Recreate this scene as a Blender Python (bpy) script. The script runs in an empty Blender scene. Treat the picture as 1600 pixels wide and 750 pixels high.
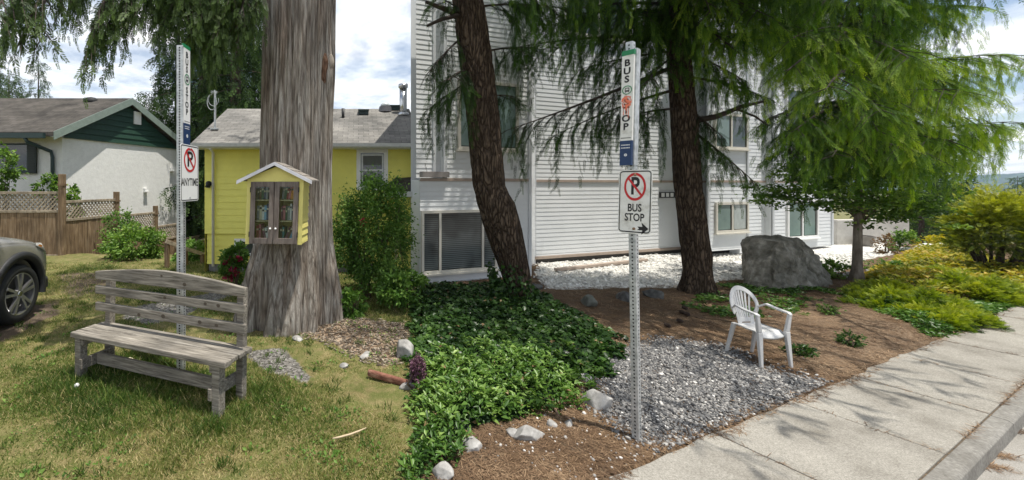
import bpy, bmesh, math, random
import numpy as np
from mathutils import Vector, Matrix

random.seed(7)
RNG = np.random.default_rng(11)
SC = bpy.context.scene
COL = SC.collection
F, PX, HY, H = 640.0, 560.0, 290.0, 1.8      # focal length and principal point in photo pixels, eye height


def P(x, y, Y):
    return Vector(((x - PX) / F * Y, Y, H - (y - HY) / F * Y))


def G(x, y, z=0.0):
    Y = (H - z) * F / (y - HY)
    return Vector(((x - PX) / F * Y, Y, z))


def lin(c):
    return tuple(((v / 255) / 12.92 if v / 255 <= .04045 else ((v / 255 + .055) / 1.055) ** 2.4) for v in c)


# ------------------------------------------------------------------ noise
def _hash(i, j, k):
    n = (i * 374761393 + j * 668265263 + k * 2147483647 + 1013904223) & 0xffffffff
    n = ((n ^ (n >> 13)) * 1274126177) & 0xffffffff
    n = ((n ^ (n >> 16)) * 2246822519) & 0xffffffff
    return ((n >> 8) & 0xffff) / 65535.0


def vnoise(x, y, z=0.0):
    x, y, z = np.broadcast_arrays(np.asarray(x, float), np.asarray(y, float), np.asarray(z, float))
    xi, yi, zi = np.floor(x).astype(np.int64), np.floor(y).astype(np.int64), np.floor(z).astype(np.int64)
    xf, yf, zf = x - xi, y - yi, z - zi
    u, v, w = (t * t * (3 - 2 * t) for t in (xf, yf, zf))
    r = 0
    for a in (0, 1):
        for b in (0, 1):
            for c in (0, 1):
                r = r + _hash(xi + a, yi + b, zi + c) * (u if a else 1 - u) * (v if b else 1 - v) * (w if c else 1 - w)
    return r


def fbm(x, y, z=0.0, o=4):
    r, a, t = 0, .5, 0
    for i in range(o):
        r = r + a * vnoise(np.asarray(x) * 2 ** i + 17 * i, np.asarray(y) * 2 ** i + 5 * i, np.asarray(z) * 2 ** i)
        t += a
        a *= .5
    return r / t


def sstep(a, b, x):
    t = np.clip((np.asarray(x, float) - a) / (b - a), 0, 1)
    return t * t * (3 - 2 * t)


# ------------------------------------------------------------------ materials
def new_mat(name):
    m = bpy.data.materials.new(name)
    m.use_nodes = True
    nt = m.node_tree
    return m, nt, nt.nodes['Principled BSDF']


def N(nt, typ, **kw):
    n = nt.nodes.new(typ)
    for k, v in kw.items():
        if k.startswith('_'):
            setattr(n, k[1:], v)
        else:
            n.inputs[k.replace('__', ' ')].default_value = v
    return n


def ramp(nt, stops, fac=None):
    r = nt.nodes.new('ShaderNodeValToRGB')
    el = r.color_ramp.elements
    while len(el) < len(stops):
        el.new(.5)
    for e, (p, c) in zip(el, stops):
        e.position = p
        e.color = (*c, 1)
    if fac is not None:
        nt.links.new(fac, r.inputs['Fac'])
    return r


def coords(nt, scale=(1, 1, 1), src='Object'):
    tc = nt.nodes.new('ShaderNodeTexCoord')
    mp = nt.nodes.new('ShaderNodeMapping')
    mp.inputs['Scale'].default_value = scale
    nt.links.new(tc.outputs[src], mp.inputs['Vector'])
    return mp.outputs['Vector']


def bump(nt, b, hsock, strength=.3, dist=.01):
    n = N(nt, 'ShaderNodeBump', Strength=strength, Distance=dist)
    nt.links.new(hsock, n.inputs['Height'])
    nt.links.new(n.outputs['Normal'], b.inputs['Normal'])


def mat_noise(name, stops, scale=5, vec=(1, 1, 1), rough=.8, bmp=.3, dist=.01, detail=6, metal=0, spec=.3, rgh=.6):
    m, nt, b = new_mat(name)
    v = coords(nt, vec)
    n = N(nt, 'ShaderNodeTexNoise', Scale=scale, Detail=detail, Roughness=rgh)
    nt.links.new(v, n.inputs['Vector'])
    r = ramp(nt, stops, n.outputs['Fac'])
    nt.links.new(r.outputs['Color'], b.inputs['Base Color'])
    b.inputs['Roughness'].default_value = rough
    b.inputs['Metallic'].default_value = metal
    b.inputs['Specular IOR Level'].default_value = spec
    if bmp:
        bump(nt, b, n.outputs['Fac'], bmp, dist)
    return m


def mat_plain(name, c, rough=.5, metal=0, spec=.4, var=.12, scale=9):
    a = tuple(v * (1 - var) for v in c)
    d = tuple(min(1, v * (1 + var)) for v in c)
    return mat_noise(name, [(.3, a), (.7, d)], scale, rough=rough, bmp=.04, dist=.003, metal=metal, spec=spec)


def mat_leaf(name, stops, trans=.35, rough=.55, attr='tint'):
    m, nt, b = new_mat(name)
    a = nt.nodes.new('ShaderNodeAttribute')
    a.attribute_name = attr
    r = ramp(nt, stops, a.outputs['Fac'])
    nt.links.new(r.outputs['Color'], b.inputs['Base Color'])
    b.inputs['Roughness'].default_value = rough
    b.inputs['Specular IOR Level'].default_value = .25
    t = nt.nodes.new('ShaderNodeBsdfTranslucent')
    hs = N(nt, 'ShaderNodeHueSaturation', Saturation=1.1, Value=1.25)
    nt.links.new(r.outputs['Color'], hs.inputs['Color'])
    nt.links.new(hs.outputs['Color'], t.inputs['Color'])
    mx = N(nt, 'ShaderNodeMixShader', Fac=trans)
    nt.links.new(b.outputs[0], mx.inputs[1])
    nt.links.new(t.outputs[0], mx.inputs[2])
    nt.links.new(mx.outputs[0], nt.nodes['Material Output'].inputs['Surface'])
    return m


def mat_glass_pane(name, tint=(.9, .95, .95)):
    m, nt, b = new_mat(name)
    tr = nt.nodes.new('ShaderNodeBsdfTransparent')
    tr.inputs['Color'].default_value = (*tint, 1)
    gl = N(nt, 'ShaderNodeBsdfGlossy', Roughness=.03)
    fr = N(nt, 'ShaderNodeFresnel', IOR=1.45)
    mx = nt.nodes.new('ShaderNodeMixShader')
    nt.links.new(fr.outputs[0], mx.inputs[0])
    nt.links.new(tr.outputs[0], mx.inputs[1])
    nt.links.new(gl.outputs[0], mx.inputs[2])
    nt.links.new(mx.outputs[0], nt.nodes['Material Output'].inputs['Surface'])
    return m


def mat_wood(name, cols, grain=(1, 14, 14), scale=3, rough=.85, bmp=.5, turn=0):
    m, nt, b = new_mat(name)
    v = coords(nt, grain if not turn else (1, 1, 1), 'Object')
    if turn:
        m1, m2 = nt.nodes.new('ShaderNodeMapping'), nt.nodes.new('ShaderNodeMapping')
        m1.inputs['Rotation'].default_value = (0, 0, turn)
        m2.inputs['Scale'].default_value = grain
        nt.links.new(v, m1.inputs[0])
        nt.links.new(m1.outputs[0], m2.inputs[0])
        v = m2.outputs[0]
    n = N(nt, 'ShaderNodeTexNoise', Scale=scale, Detail=8, Roughness=.65, Distortion=.6)
    nt.links.new(v, n.inputs['Vector'])
    r = ramp(nt, cols, n.outputs['Fac'])
    n2 = N(nt, 'ShaderNodeTexNoise', Scale=2.2, Detail=4)
    v2 = coords(nt)
    nt.links.new(v2, n2.inputs['Vector'])
    r2 = ramp(nt, [(.3, (.62, .62, .62)), (.65, (1.1, 1.08, 1.05))], n2.outputs['Fac'])
    mx = N(nt, 'ShaderNodeMix', _data_type='RGBA', _blend_type='MULTIPLY')
    mx.inputs[0].default_value = .8
    nt.links.new(r.outputs['Color'], mx.inputs[6])
    nt.links.new(r2.outputs['Color'], mx.inputs[7])
    nt.links.new(mx.outputs[2], b.inputs['Base Color'])
    b.inputs['Roughness'].default_value = rough
    b.inputs['Specular IOR Level'].default_value = .2
    bump(nt, b, n.outputs['Fac'], bmp, .006)
    return m


# ------------------------------------------------------------------ meshes
class MB:
    def __init__(s, M=None):
        s.v, s.f, s.M = [], [], M

    def add(s, vs, fs):
        o = len(s.v)
        for p in vs:
            p = Vector(p)
            s.v.append(tuple(s.M @ p) if s.M else tuple(p))
        s.f += [tuple(o + i for i in f) for f in fs]
        return s

    def box(s, c, d, R=None):
        hx, hy, hz = d[0] / 2, d[1] / 2, d[2] / 2
        vs = [Vector((sx * hx, sy * hy, sz * hz)) for sz in (-1, 1) for sy in (-1, 1) for sx in (-1, 1)]
        if R:
            vs = [R @ p for p in vs]
        vs = [p + Vector(c) for p in vs]
        return s.add(vs, [(0, 2, 3, 1), (4, 5, 7, 6), (0, 1, 5, 4), (2, 6, 7, 3), (0, 4, 6, 2), (1, 3, 7, 5)])

    def beam(s, a, b, w, h, up=(0, 0, 1)):
        a, b = Vector(a), Vector(b)
        d = (b - a).normalized()
        x = d.cross(Vector(up))
        x = x.normalized() if x.length > 1e-4 else Vector((1, 0, 0))
        z = x.cross(d)
        R = Matrix((x, d, z)).transposed()
        return s.box((a + b) / 2, (w, (b - a).length, h), R)

    def tube(s, pts, rad, n=8, cap=True):
        pts = [Vector(p) for p in pts]
        if not hasattr(rad, '__len__'):
            rad = [rad] * len(pts)
        vs, fs = [], []
        x = None
        for i, p in enumerate(pts):
            d = (pts[min(i + 1, len(pts) - 1)] - pts[max(i - 1, 0)]).normalized()
            if x is None:
                x = d.cross(Vector((0, 0, 1)))
                if x.length < .05:
                    x = Vector((1, 0, 0))
            x = (x - d * x.dot(d)).normalized()
            y = d.cross(x)
            for k in range(n):
                a = 2 * math.pi * k / n
                vs.append(p + (x * math.cos(a) + y * math.sin(a)) * rad[i])
        for i in range(len(pts) - 1):
            for k in range(n):
                k2 = (k + 1) % n
                fs.append((i * n + k, i * n + k2, (i + 1) * n + k2, (i + 1) * n + k))
        if cap:
            fs.append(tuple(range(n))[::-1])
            fs.append(tuple((len(pts) - 1) * n + k for k in range(n)))
        return s.add(vs, fs)

    def prism(s, poly, d):
        """poly: list of 3-D points in one plane, d: thickness vector"""
        n = len(poly)
        d = Vector(d)
        vs = [Vector(p) for p in poly] + [Vector(p) + d for p in poly]
        fs = [tuple(range(n))[::-1], tuple(range(n, 2 * n))]
        fs += [(i, (i + 1) % n, n + (i + 1) % n, n + i) for i in range(n)]
        return s.add(vs, fs)

    def build(s, name, mat, parent=None, smooth=False, bevel=0):
        me = bpy.data.meshes.new(name)
        me.from_pydata(s.v, [], s.f)
        me.update()
        bm = bmesh.new()
        bm.from_mesh(me)
        bmesh.ops.recalc_face_normals(bm, faces=bm.faces)
        bm.to_mesh(me)
        bm.free()
        return link(name, me, mat, parent, smooth, bevel)


def link(name, me, mat, parent=None, smooth=False, bevel=0):
    o = bpy.data.objects.new(name, me)
    COL.objects.link(o)
    if mat:
        me.materials.append(mat)
    if smooth:
        me.polygons.foreach_set('use_smooth', [True] * len(me.polygons))
    if bevel:
        b = o.modifiers.new('bevel', 'BEVEL')
        b.width = bevel
        b.segments = 2
        b.limit_method = 'ANGLE'
    if parent:
        set_parent(o, parent)
    return o


def root_loc(o):
    v = Vector((0, 0, 0))
    while o:
        v += o.location if o.parent is None else Vector((0, 0, 0))
        o = o.parent
    return v


def set_parent(o, p):
    o.parent = p
    if p.parent is None:
        o.matrix_parent_inverse = Matrix.Translation(-p.location)


def tag(o, label, cat, group=None, kind=None):
    if label:
        o['label'] = label
    if cat:
        o['category'] = cat
    if group:
        o['group'] = group
    if kind:
        o['kind'] = kind
    return o


def thing(name, label, cat, loc, group=None):
    o = bpy.data.objects.new(name, None)
    o.empty_display_size = .1
    COL.objects.link(o)
    o.location = loc
    return tag(o, label, cat, group)


def mesh_np(name, V, Fc, tint=None):
    V = np.ascontiguousarray(V, dtype=np.float32).reshape(-1, 3)
    Fc = np.ascontiguousarray(Fc, dtype=np.int32)
    k = Fc.shape[1]
    me = bpy.data.meshes.new(name)
    me.vertices.add(len(V))
    me.vertices.foreach_set('co', V.ravel())
    me.loops.add(Fc.size)
    me.loops.foreach_set('vertex_index', Fc.ravel())
    me.polygons.add(len(Fc))
    me.polygons.foreach_set('loop_start', np.arange(0, Fc.size, k, dtype=np.int32))
    me.update(calc_edges=True)
    if tint is not None:
        a = me.attributes.new('tint', 'FLOAT', 'POINT')
        a.data.foreach_set('value', np.ascontiguousarray(tint, dtype=np.float32))
    return me


def unit(a):
    return a / np.maximum(np.linalg.norm(a, axis=-1, keepdims=True), 1e-9)


def scatter(tv, tf, pos, X, Yv, Z, tint, ttint=None):
    """copies of a small template (tv, tf) at pos with axes X, Y, Z (already scaled)"""
    V = pos[:, None] + tv[None, :, 0:1] * X[:, None] + tv[None, :, 1:2] * Yv[:, None] + tv[None, :, 2:3] * Z[:, None]
    n, k = len(pos), len(tv)
    Fc = (np.arange(n) * k)[:, None, None] + tf[None]
    T = np.repeat(tint[:, None], k, 1)
    if ttint is not None:
        T = T + ttint[None]
    return V.reshape(-1, 3), Fc.reshape(-1, tf.shape[1]), np.clip(T.ravel(), 0, 1)


def merge(parts):
    Vs, Fs, Ts, o = [], [], [], 0
    for V, Fc, T in parts:
        Vs.append(V)
        Fs.append(Fc + o)
        Ts.append(T)
        o += len(V)
    return np.concatenate(Vs), np.concatenate(Fs), np.concatenate(Ts)


def leaf_obj(name, parts, mat, parent=None):
    V, Fc, T = merge(parts)
    return link(name, mesh_np(name, V, Fc, T), mat, parent)


def frames(d, rng, rollrange=math.pi):
    """random frame about directions d -> X (along d), Y, Z"""
    d = unit(d)
    up = np.tile([0, 0, 1.0], (len(d), 1))
    up[np.abs(d[:, 2]) > .95] = [1, 0, 0]
    y = unit(np.cross(up, d))
    z = np.cross(d, y)
    a = rng.uniform(-rollrange, rollrange, len(d))[:, None]
    return d, y * np.cos(a) + z * np.sin(a), -y * np.sin(a) + z * np.cos(a)


# polygons on the ground -------------------------------------------------
def inside_sd(Pt, poly):
    """signed distance to a polygon, positive inside"""
    poly = np.asarray(poly, float)
    ins = np.zeros(len(Pt), bool)
    dm = np.full(len(Pt), 1e9)
    n = len(poly)
    for i in range(n):
        a, b = poly[i], poly[(i + 1) % n]
        ab = b - a
        t = np.clip(((Pt - a) @ ab) / max(ab @ ab, 1e-12), 0, 1)
        dm = np.minimum(dm, np.linalg.norm(Pt - a - t[:, None] * ab, axis=1))
        c = ((a[1] > Pt[:, 1]) != (b[1] > Pt[:, 1]))
        with np.errstate(divide='ignore', invalid='ignore'):
            xx = (b[0] - a[0]) * (Pt[:, 1] - a[1]) / (b[1] - a[1] + 1e-12) + a[0]
        ins ^= c & (Pt[:, 0] < xx)
    return np.where(ins, dm, -dm)


def gpoly(pts):
    return np.array([G(x, y).xy[:] for x, y in pts])


# leaf templates -----------------------------------------------------------
def tmpl_leaf(w=.5, fold=.18):
    v = np.array([[0, 0, 0], [.45, w / 2, fold], [.45, -w / 2, fold], [1, 0, -.05], [.45, 0, 0]], float)
    f = np.array([[0, 4, 1], [0, 2, 4], [4, 3, 1], [4, 2, 3]])
    return v, f


def tmpl_needles(n=16, nl=.16, nw=.03, ang=.8, flat=.25, rng=RNG):
    """a twig of unit length along x, with needles on both sides"""
    v, f, t = [[0, -.006, 0], [0, .006, 0], [1, 0, 0]], [[0, 1, 2]], [-.25] * 3
    for i in range(n):
        for s in (-1, 1):
            x = (i + .5 + rng.uniform(-.3, .3)) / n
            l = nl * (1.15 - .55 * x) * rng.uniform(.8, 1.2)
            a = ang * rng.uniform(.7, 1.2)
            d = np.array([math.cos(a), s * math.sin(a), rng.uniform(-flat, flat)])
            p = np.array([x, 0, 0])
            side = np.array([-math.sin(a) * s, math.cos(a), 0]) * nw / 2
            o = len(v)
            v += [list(p - side * .6), list(p + d * l * .55 + side), list(p + d * l), list(p + d * l * .5 - side)]
            f += [[o, o + 1, o + 2], [o, o + 2, o + 3]]
            t += [(.22 * x - .08)] * 4
    return np.array(v), np.array(f), np.array(t)


NEEDLE = tmpl_needles(12, .2, .042, .75)
NEEDLE_FAR = tmpl_needles(6, .3, .085, .75)
FROND = tmpl_needles(9, .26, .075, .8, .08)
LEAF = tmpl_leaf(.55)


def bough(rng, A, B, lift=.15, sec=1.0, nsec=14, hang=.35, step=.075, size=.2, strands=.5, tint=.45, tip=.3, t0=.12, side_down=.1, smax=3, down=.15):
    """one drooping conifer bough from A to B: returns limb tubes and spray transforms"""
    A, B = np.array(A, float), np.array(B, float)
    L = np.linalg.norm(B - A)
    mid = (A + B) / 2 + np.array([0, 0, lift * L])
    tubes = []

    def cur(t):
        return (1 - t) ** 2 * A + 2 * t * (1 - t) * mid + t * t * B

    tubes.append(([cur(t) for t in np.linspace(0, 1, 8)], list(np.linspace(.008 + .010 * L, .004, 8))))
    pos, dr, sz, tn = [], [], [], []
    for i in range(nsec):
        t = t0 + (1 - t0) * (i + rng.uniform(.1, .9)) / nsec
        p = cur(t)
        tg = unit((cur(min(1, t + .05)) - cur(t - .05))[None])[0]
        sd = unit(np.cross(tg, [0, 0, 1])[None])[0] * (1 if i % 2 else -1)
        d = unit((tg * rng.uniform(.45, .9) + sd * rng.uniform(.4, 1) + np.array([0, 0, -side_down + rng.uniform(-.2, .15)]))[None])[0]
        l = sec * (1.08 - .62 * t) * rng.uniform(.6, 1.15)
        m = max(3, int(l / step))
        u = (np.arange(m) + rng.uniform(0, 1, m)) / m
        q = p + d * (l * u)[:, None]
        q[:, 2] -= hang * l * u ** 2
        tubes.append(([p, q[m // 2] if m > 1 else p, p + d * l - np.array([0, 0, hang * l])], [.007, .005, .002]))
        dd = d[None] * (1 - .5 * u[:, None]) + rng.normal(0, .32, (m, 3)) + np.array([0, 0, -1.]) * (down + hang * 1.6 * u)[:, None]
        pos.append(q)
        dr.append(dd)
        sz.append(size * rng.uniform(.65, 1.25, m))
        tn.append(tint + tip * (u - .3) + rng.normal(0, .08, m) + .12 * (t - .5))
        k = int(rng.poisson(strands * m * .35))
        for j in range(k):                                   # hanging tips
            s = rng.uniform(.3, 1)
            q0 = p + d * l * s
            q0 = q0 - np.array([0, 0, hang * l * s * s])
            nn = rng.integers(2, 3 + int(smax))
            for w in range(nn):
                pos.append((q0 - np.array([0, 0, size * .62 * w]) + rng.normal(0, .012, 3))[None])
                dr.append((np.array([0, 0, -1.]) + rng.normal(0, .22, 3))[None])
                sz.append(np.array([size * rng.uniform(.7, 1.05)]))
                tn.append(np.array([tint + tip * (.2 + .25 * w / nn) + rng.normal(0, .08)]))
    return tubes, (np.concatenate(pos), np.concatenate(dr), np.concatenate(sz), np.concatenate(tn))


def sprays(rng, lst, tmpl, roll=math.pi):
    pos = np.concatenate([a[0] for a in lst])
    d = np.concatenate([a[1] for a in lst])
    sz = np.concatenate([a[2] for a in lst])[:, None]
    tn = np.concatenate([a[3] for a in lst])
    X, Y, Z = frames(d, rng, roll)
    return scatter(tmpl[0], tmpl[1], pos, X * sz, Y * sz, Z * sz, tn, tmpl[2])


def add_limbs(mb, tubes, n=6):
    for pts, r in tubes:
        mb.tube(pts, r, n, False)


def trunk_mesh(name, path, nth, nh, disp, mat, parent, smooth=False):
    """path: list of (centre, radius); disp(theta, s, z) -> radial offset"""
    cs = np.array([list(c) for c, r in path], float)
    rs = np.array([r for c, r in path], float)
    zz = cs[:, 2]
    z = np.linspace(zz[0], zz[-1], nh)
    cx, cy, r = np.interp(z, zz, cs[:, 0]), np.interp(z, zz, cs[:, 1]), np.interp(z, zz, rs)
    th = np.linspace(0, 2 * np.pi, nth, endpoint=False)
    T, Z = np.meshgrid(th, z)
    R = r[:, None] + disp(T, Z, r[:, None])
    V = np.stack([cx[:, None] + R * np.cos(T), cy[:, None] + R * np.sin(T), Z], -1).reshape(-1, 3)
    i, j = np.meshgrid(np.arange(nh - 1), np.arange(nth), indexing='ij')
    a, b = i * nth + j, i * nth + (j + 1) % nth
    Fc = np.stack([a, b, b + nth, a + nth], -1).reshape(-1, 4)
    return link(name, mesh_np(name, V, Fc), mat, parent, smooth)


def ico(sub):
    bm = bmesh.new()
    bmesh.ops.create_icosphere(bm, subdivisions=sub, radius=1)
    V = np.array([v.co[:] for v in bm.verts])
    Fc = np.array([[v.index for v in f.verts] for f in bm.faces])
    bm.free()
    return V, Fc


ICO1, ICO2, ICO3, ICO4 = ico(1), ico(2), ico(3), ico(4)


def rock(name, loc, rad, mat, seed, label, cat='rock', group=None, flat=.55, rot=0, parent=None, kind=None):
    rng = np.random.default_rng(seed)
    V, Fc = ICO4
    V = V.copy()
    for _ in range(11):                                       # cut facets
        n = unit(rng.normal(size=(1, 3)))[0]
        d = rng.uniform(.55, .85)
        e = V @ n - d
        V = V - np.outer(np.maximum(e, 0) * .93, n)
    V = V * (1 + .16 * (fbm(V[:, 0] * 2.2 + seed, V[:, 1] * 2.2, V[:, 2] * 2.2) - .5)[:, None] + .05 * (fbm(V[:, 0] * 9 + seed, V[:, 1] * 9, V[:, 2] * 9) - .5)[:, None])
    V = V * np.array(rad)
    c, s = math.cos(rot), math.sin(rot)
    V = np.stack([V[:, 0] * c - V[:, 1] * s, V[:, 0] * s + V[:, 1] * c, V[:, 2]], 1)
    o = link(name, mesh_np(name, V, Fc), mat, None)
    o.location = Vector(loc) + Vector((0, 0, rad[2] * (flat - .3)))
    tag(o, label, cat, group, kind)
    return o


def text_mb(mb, s, size, fr, bold=0.0, sx=1.0, depth=.0006):
    """adds extruded lettering: fr maps (x, z, d) to the world"""
    cu = bpy.data.curves.new('t', 'FONT')
    cu.body = s
    cu.size = size
    cu.align_x = 'CENTER'
    cu.align_y = 'CENTER'
    cu.offset = bold
    cu.resolution_u = 3
    o = bpy.data.objects.new('t', cu)
    COL.objects.link(o)
    dg = bpy.context.evaluated_depsgraph_get()
    me = bpy.data.meshes.new_from_object(o.evaluated_get(dg))
    vs = [fr(v.co.x * sx, v.co.y, 0) for v in me.vertices]
    fs = [tuple(p.vertices) for p in me.polygons]
    bpy.data.objects.remove(o)
    bpy.data.curves.remove(cu)
    mb.add(vs, fs)
    return mb
# ================================================================== camera, sun, sky
cam = bpy.data.cameras.new('camera')
cam.sensor_width = 36
cam.lens = 36 * F / 1600
cam.shift_x = (800 - PX) / 1600
cam.shift_y = -(375 - HY) / 1600
cam.clip_start = .05
cam.clip_end = 6000
camo = bpy.data.objects.new('camera', cam)
COL.objects.link(camo)
camo.location = (0, 0, H)
camo.rotation_euler = (math.pi / 2, 0, 0)
SC.camera = camo

SUN = Vector((.24, -.14, .96)).normalized()
sl = bpy.data.lights.new('sun', 'SUN')
sl.energy = 4.6
sl.angle = math.radians(.6)
sl.color = (1, .95, .86)
so = bpy.data.objects.new('sun', sl)
COL.objects.link(so)
so.rotation_euler = SUN.to_track_quat('Z', 'Y').to_euler()
so.location = (0, 0, 40)

W = bpy.data.worlds.new('World')
SC.world = W
W.use_nodes = True
nt = W.node_tree
bg = nt.nodes['Background']
bg.inputs['Strength'].default_value = .11
sky = nt.nodes.new('ShaderNodeTexSky')
sky.sky_type = 'NISHITA'
sky.sun_disc = False
sky.sun_elevation = math.asin(SUN.z)
sky.sun_rotation = math.atan2(SUN.x, SUN.y)
tc = nt.nodes.new('ShaderNodeTexCoord')
sx = nt.nodes.new('ShaderNodeSeparateXYZ')
nt.links.new(tc.outputs['Generated'], sx.inputs[0])


def M_(op, a, b=None):
    n = nt.nodes.new('ShaderNodeMath')
    n.operation = op
    for i, q in enumerate((a, b)):
        if q is None:
            continue
        if isinstance(q, (int, float)):
            n.inputs[i].default_value = q
        else:
            nt.links.new(q, n.inputs[i])
    return n.outputs[0]


zz = M_('ADD', M_('MAXIMUM', sx.outputs[2], 0), .16)
cb = nt.nodes.new('ShaderNodeCombineXYZ')
nt.links.new(M_('DIVIDE', sx.outputs[0], zz), cb.inputs[0])
nt.links.new(M_('DIVIDE', sx.outputs[1], zz), cb.inputs[1])
n1 = N(nt, 'ShaderNodeTexNoise', Scale=1.05, Detail=9, Roughness=.56, Distortion=.25)
n2 = N(nt, 'ShaderNodeTexNoise', Scale=1.9, Detail=7, Roughness=.6)
mp = nt.nodes.new('ShaderNodeMapping')
mp.inputs['Location'].default_value = (3.3, 1.7, .4)
nt.links.new(cb.outputs[0], mp.inputs[0])
nt.links.new(mp.outputs[0], n1.inputs['Vector'])
nt.links.new(cb.outputs[0], n2.inputs['Vector'])
cover = ramp(nt, [(.37, (0, 0, 0)), (.50, (1, 1, 1))], n1.outputs['Fac'])
shade = ramp(nt, [(.36, (4.6, 5.4, 6.5)), (.47, (7.0, 7.5, 8.1)), (.57, (9.4, 9.4, 9.4))], n2.outputs['Fac'])
mx = N(nt, 'ShaderNodeMix', _data_type='RGBA')
nt.links.new(cover.outputs[0], mx.inputs[0])
nt.links.new(sky.outputs[0], mx.inputs[6])
nt.links.new(shade.outputs[0], mx.inputs[7])
nt.links.new(mx.outputs[2], bg.inputs['Color'])
SC.view_settings.view_transform = 'Standard'
SC.view_settings.look = 'None'
SC.view_settings.exposure = 0.38
SC.view_settings.gamma = 1
SC.cycles.max_bounces = 6
SC.cycles.transparent_max_bounces = 12
SC.cycles.caustics_reflective = False
SC.cycles.caustics_refractive = False

# ================================================================== ground
SA, SD = np.array([3.26, 3.26]), np.array([2.3, 1.0]) / math.hypot(2.3, 1)        # inner edge of the pavement
KA, KD = np.array([4.21, 2.866]), np.array([2.15, 1.0]) / math.hypot(2.15, 1)     # joint pavement / kerb


def perp(Pt, A, D):
    r = Pt - A
    return r[:, 0] * D[1] - r[:, 1] * D[0]               # positive towards the road


Z = {
    'white': gpoly([(836, 432), (838, 405), (1065, 380), (1300, 368), (1405, 366), (1410, 392), (1345, 408), (1320, 424), (1290, 432), (1160, 440), (1050, 452), (850, 458)]),
    'chip': gpoly([(520, 498), (640, 505), (649, 560), (600, 573), (550, 555), (500, 530), (462, 522)]),
    'path': gpoly([(380, 545), (440, 543), (505, 592), (470, 602), (400, 578)]),
    'path2': gpoly([(185, 497), (215, 478), (290, 462), (350, 452), (385, 436), (395, 452), (330, 472), (290, 492), (230, 505)]),
    'drive': gpoly([(-150, 470), (60, 478), (92, 468), (88, 492), (20, 524), (-60, 560), (-300, 640)]),
    'bare': gpoly([(80, 428), (170, 424), (185, 450), (110, 470)]),
    'patch': gpoly([(968, 560), (1040, 541), (1130, 553), (1160, 572), (1215, 590), (1285, 600), (1240, 622), (1150, 655), (1085, 682), (1050, 686), (1000, 690), (955, 655), (935, 610), (945, 575)]),
    'straw': gpoly([(1180, 520), (1290, 470), (1340, 475), (1400, 510), (1450, 535), (1400, 560), (1290, 600)]),
}


def ground_z(x, y):
    x, y = np.asarray(x, float), np.asarray(y, float)
    d = .30 * np.maximum(0, y - 10.8) * sstep(-3.5, -5.5, x) + .05 * np.maximum(0, y - 12) * sstep(-5.5, -3.5, x) * sstep(9, 6, x)
    d = d + .26 * np.maximum(0, y - 12.8) * sstep(7, 10, x)
    z = -np.minimum(d, 14)
    Pt = np.stack([x.ravel(), y.ravel()], 1)
    ps = perp(Pt, SA, SD).reshape(x.shape)
    pk = perp(Pt, KA, KD).reshape(x.shape)
    soft = sstep(0, -.35, ps)
    z = z + soft * ((fbm(x * 1.1, y * 1.1) - .5) * .07 + (fbm(x * 6, y * 6) - .5) * .03)
    right = sstep(.0, .5, x - .139 * y) * sstep(8.6, 7.4, y)
    z = z + right * soft * .05
    z = np.where(ps > -.02, np.minimum(z, -.03), z)
    z = np.where(pk > .03, -.3, z)
    return z


def nonuni(a0, a1, st, lo, hi, g=1.16):
    c = list(np.arange(a0, a1, st))
    s = st
    while c[-1] < hi:
        s *= g
        c.append(c[-1] + s)
    s = st
    while c[0] > lo:
        s *= g
        c.insert(0, c[0] - s)
    return np.unique(np.clip(np.array(c), lo, hi))


gx = nonuni(-7.5, 11.5, .05, -1500, 3000)
gy = nonuni(1.6, 11.0, .05, -300, 2300)
XX, YY = np.meshgrid(gx, gy)
ZZ = ground_z(XX, YY)
nx = len(gx)
i, j = np.meshgrid(np.arange(len(gy) - 1), np.arange(nx - 1), indexing='ij')
a = i * nx + j
me = mesh_np('ground', np.stack([XX, YY, ZZ], -1).reshape(-1, 3), np.stack([a, a + 1, a + nx + 1, a + nx], -1).reshape(-1, 4))
Pt = np.stack([XX.ravel(), YY.ravel()], 1)
wob = (fbm(Pt[:, 0] * 2.2, Pt[:, 1] * 2.2) - .5) * .5


def zone(poly, soft=.12, amp=1.0):
    return sstep(-soft, soft, inside_sd(Pt, poly) + wob * amp * .5)


bed = sstep(-.15, .15, Pt[:, 0] - .139 * Pt[:, 1] + wob * .7) * (Pt[:, 1] < 60)
za = np.zeros((len(Pt), 4), np.float32)
zb = np.zeros((len(Pt), 4), np.float32)
za[:, 0], za[:, 1], za[:, 2] = bed, zone(Z['white']), zone(Z['chip'])
zb[:, 0] = np.maximum(zone(Z['drive'], .2), zone(Z['bare'], .3) * .75)
zb[:, 1] = np.maximum(np.maximum(zone(Z['path']), zone(Z['path2'], .15)), zone(Z['patch'], .05, .4))
zb[:, 2] = zone(Z['straw'], .35)
za[:, 3] = zb[:, 3] = 1
for nm, arr in (('zone_a', za), ('zone_b', zb)):
    at = me.attributes.new(nm, 'FLOAT_COLOR', 'POINT')
    at.data.foreach_set('color', arr.ravel())

m, nt, b = new_mat('ground')
v = coords(nt)


def ntex(scale, detail=6, rough=.6):
    n = N(nt, 'ShaderNodeTexNoise', Scale=scale, Detail=detail, Roughness=rough)
    nt.links.new(v, n.inputs['Vector'])
    return n.outputs['Fac']


def vor(scale, out='Color'):
    n = N(nt, 'ShaderNodeTexVoronoi', Scale=scale)
    nt.links.new(v, n.inputs['Vector'])
    return n.outputs[out]


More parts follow.
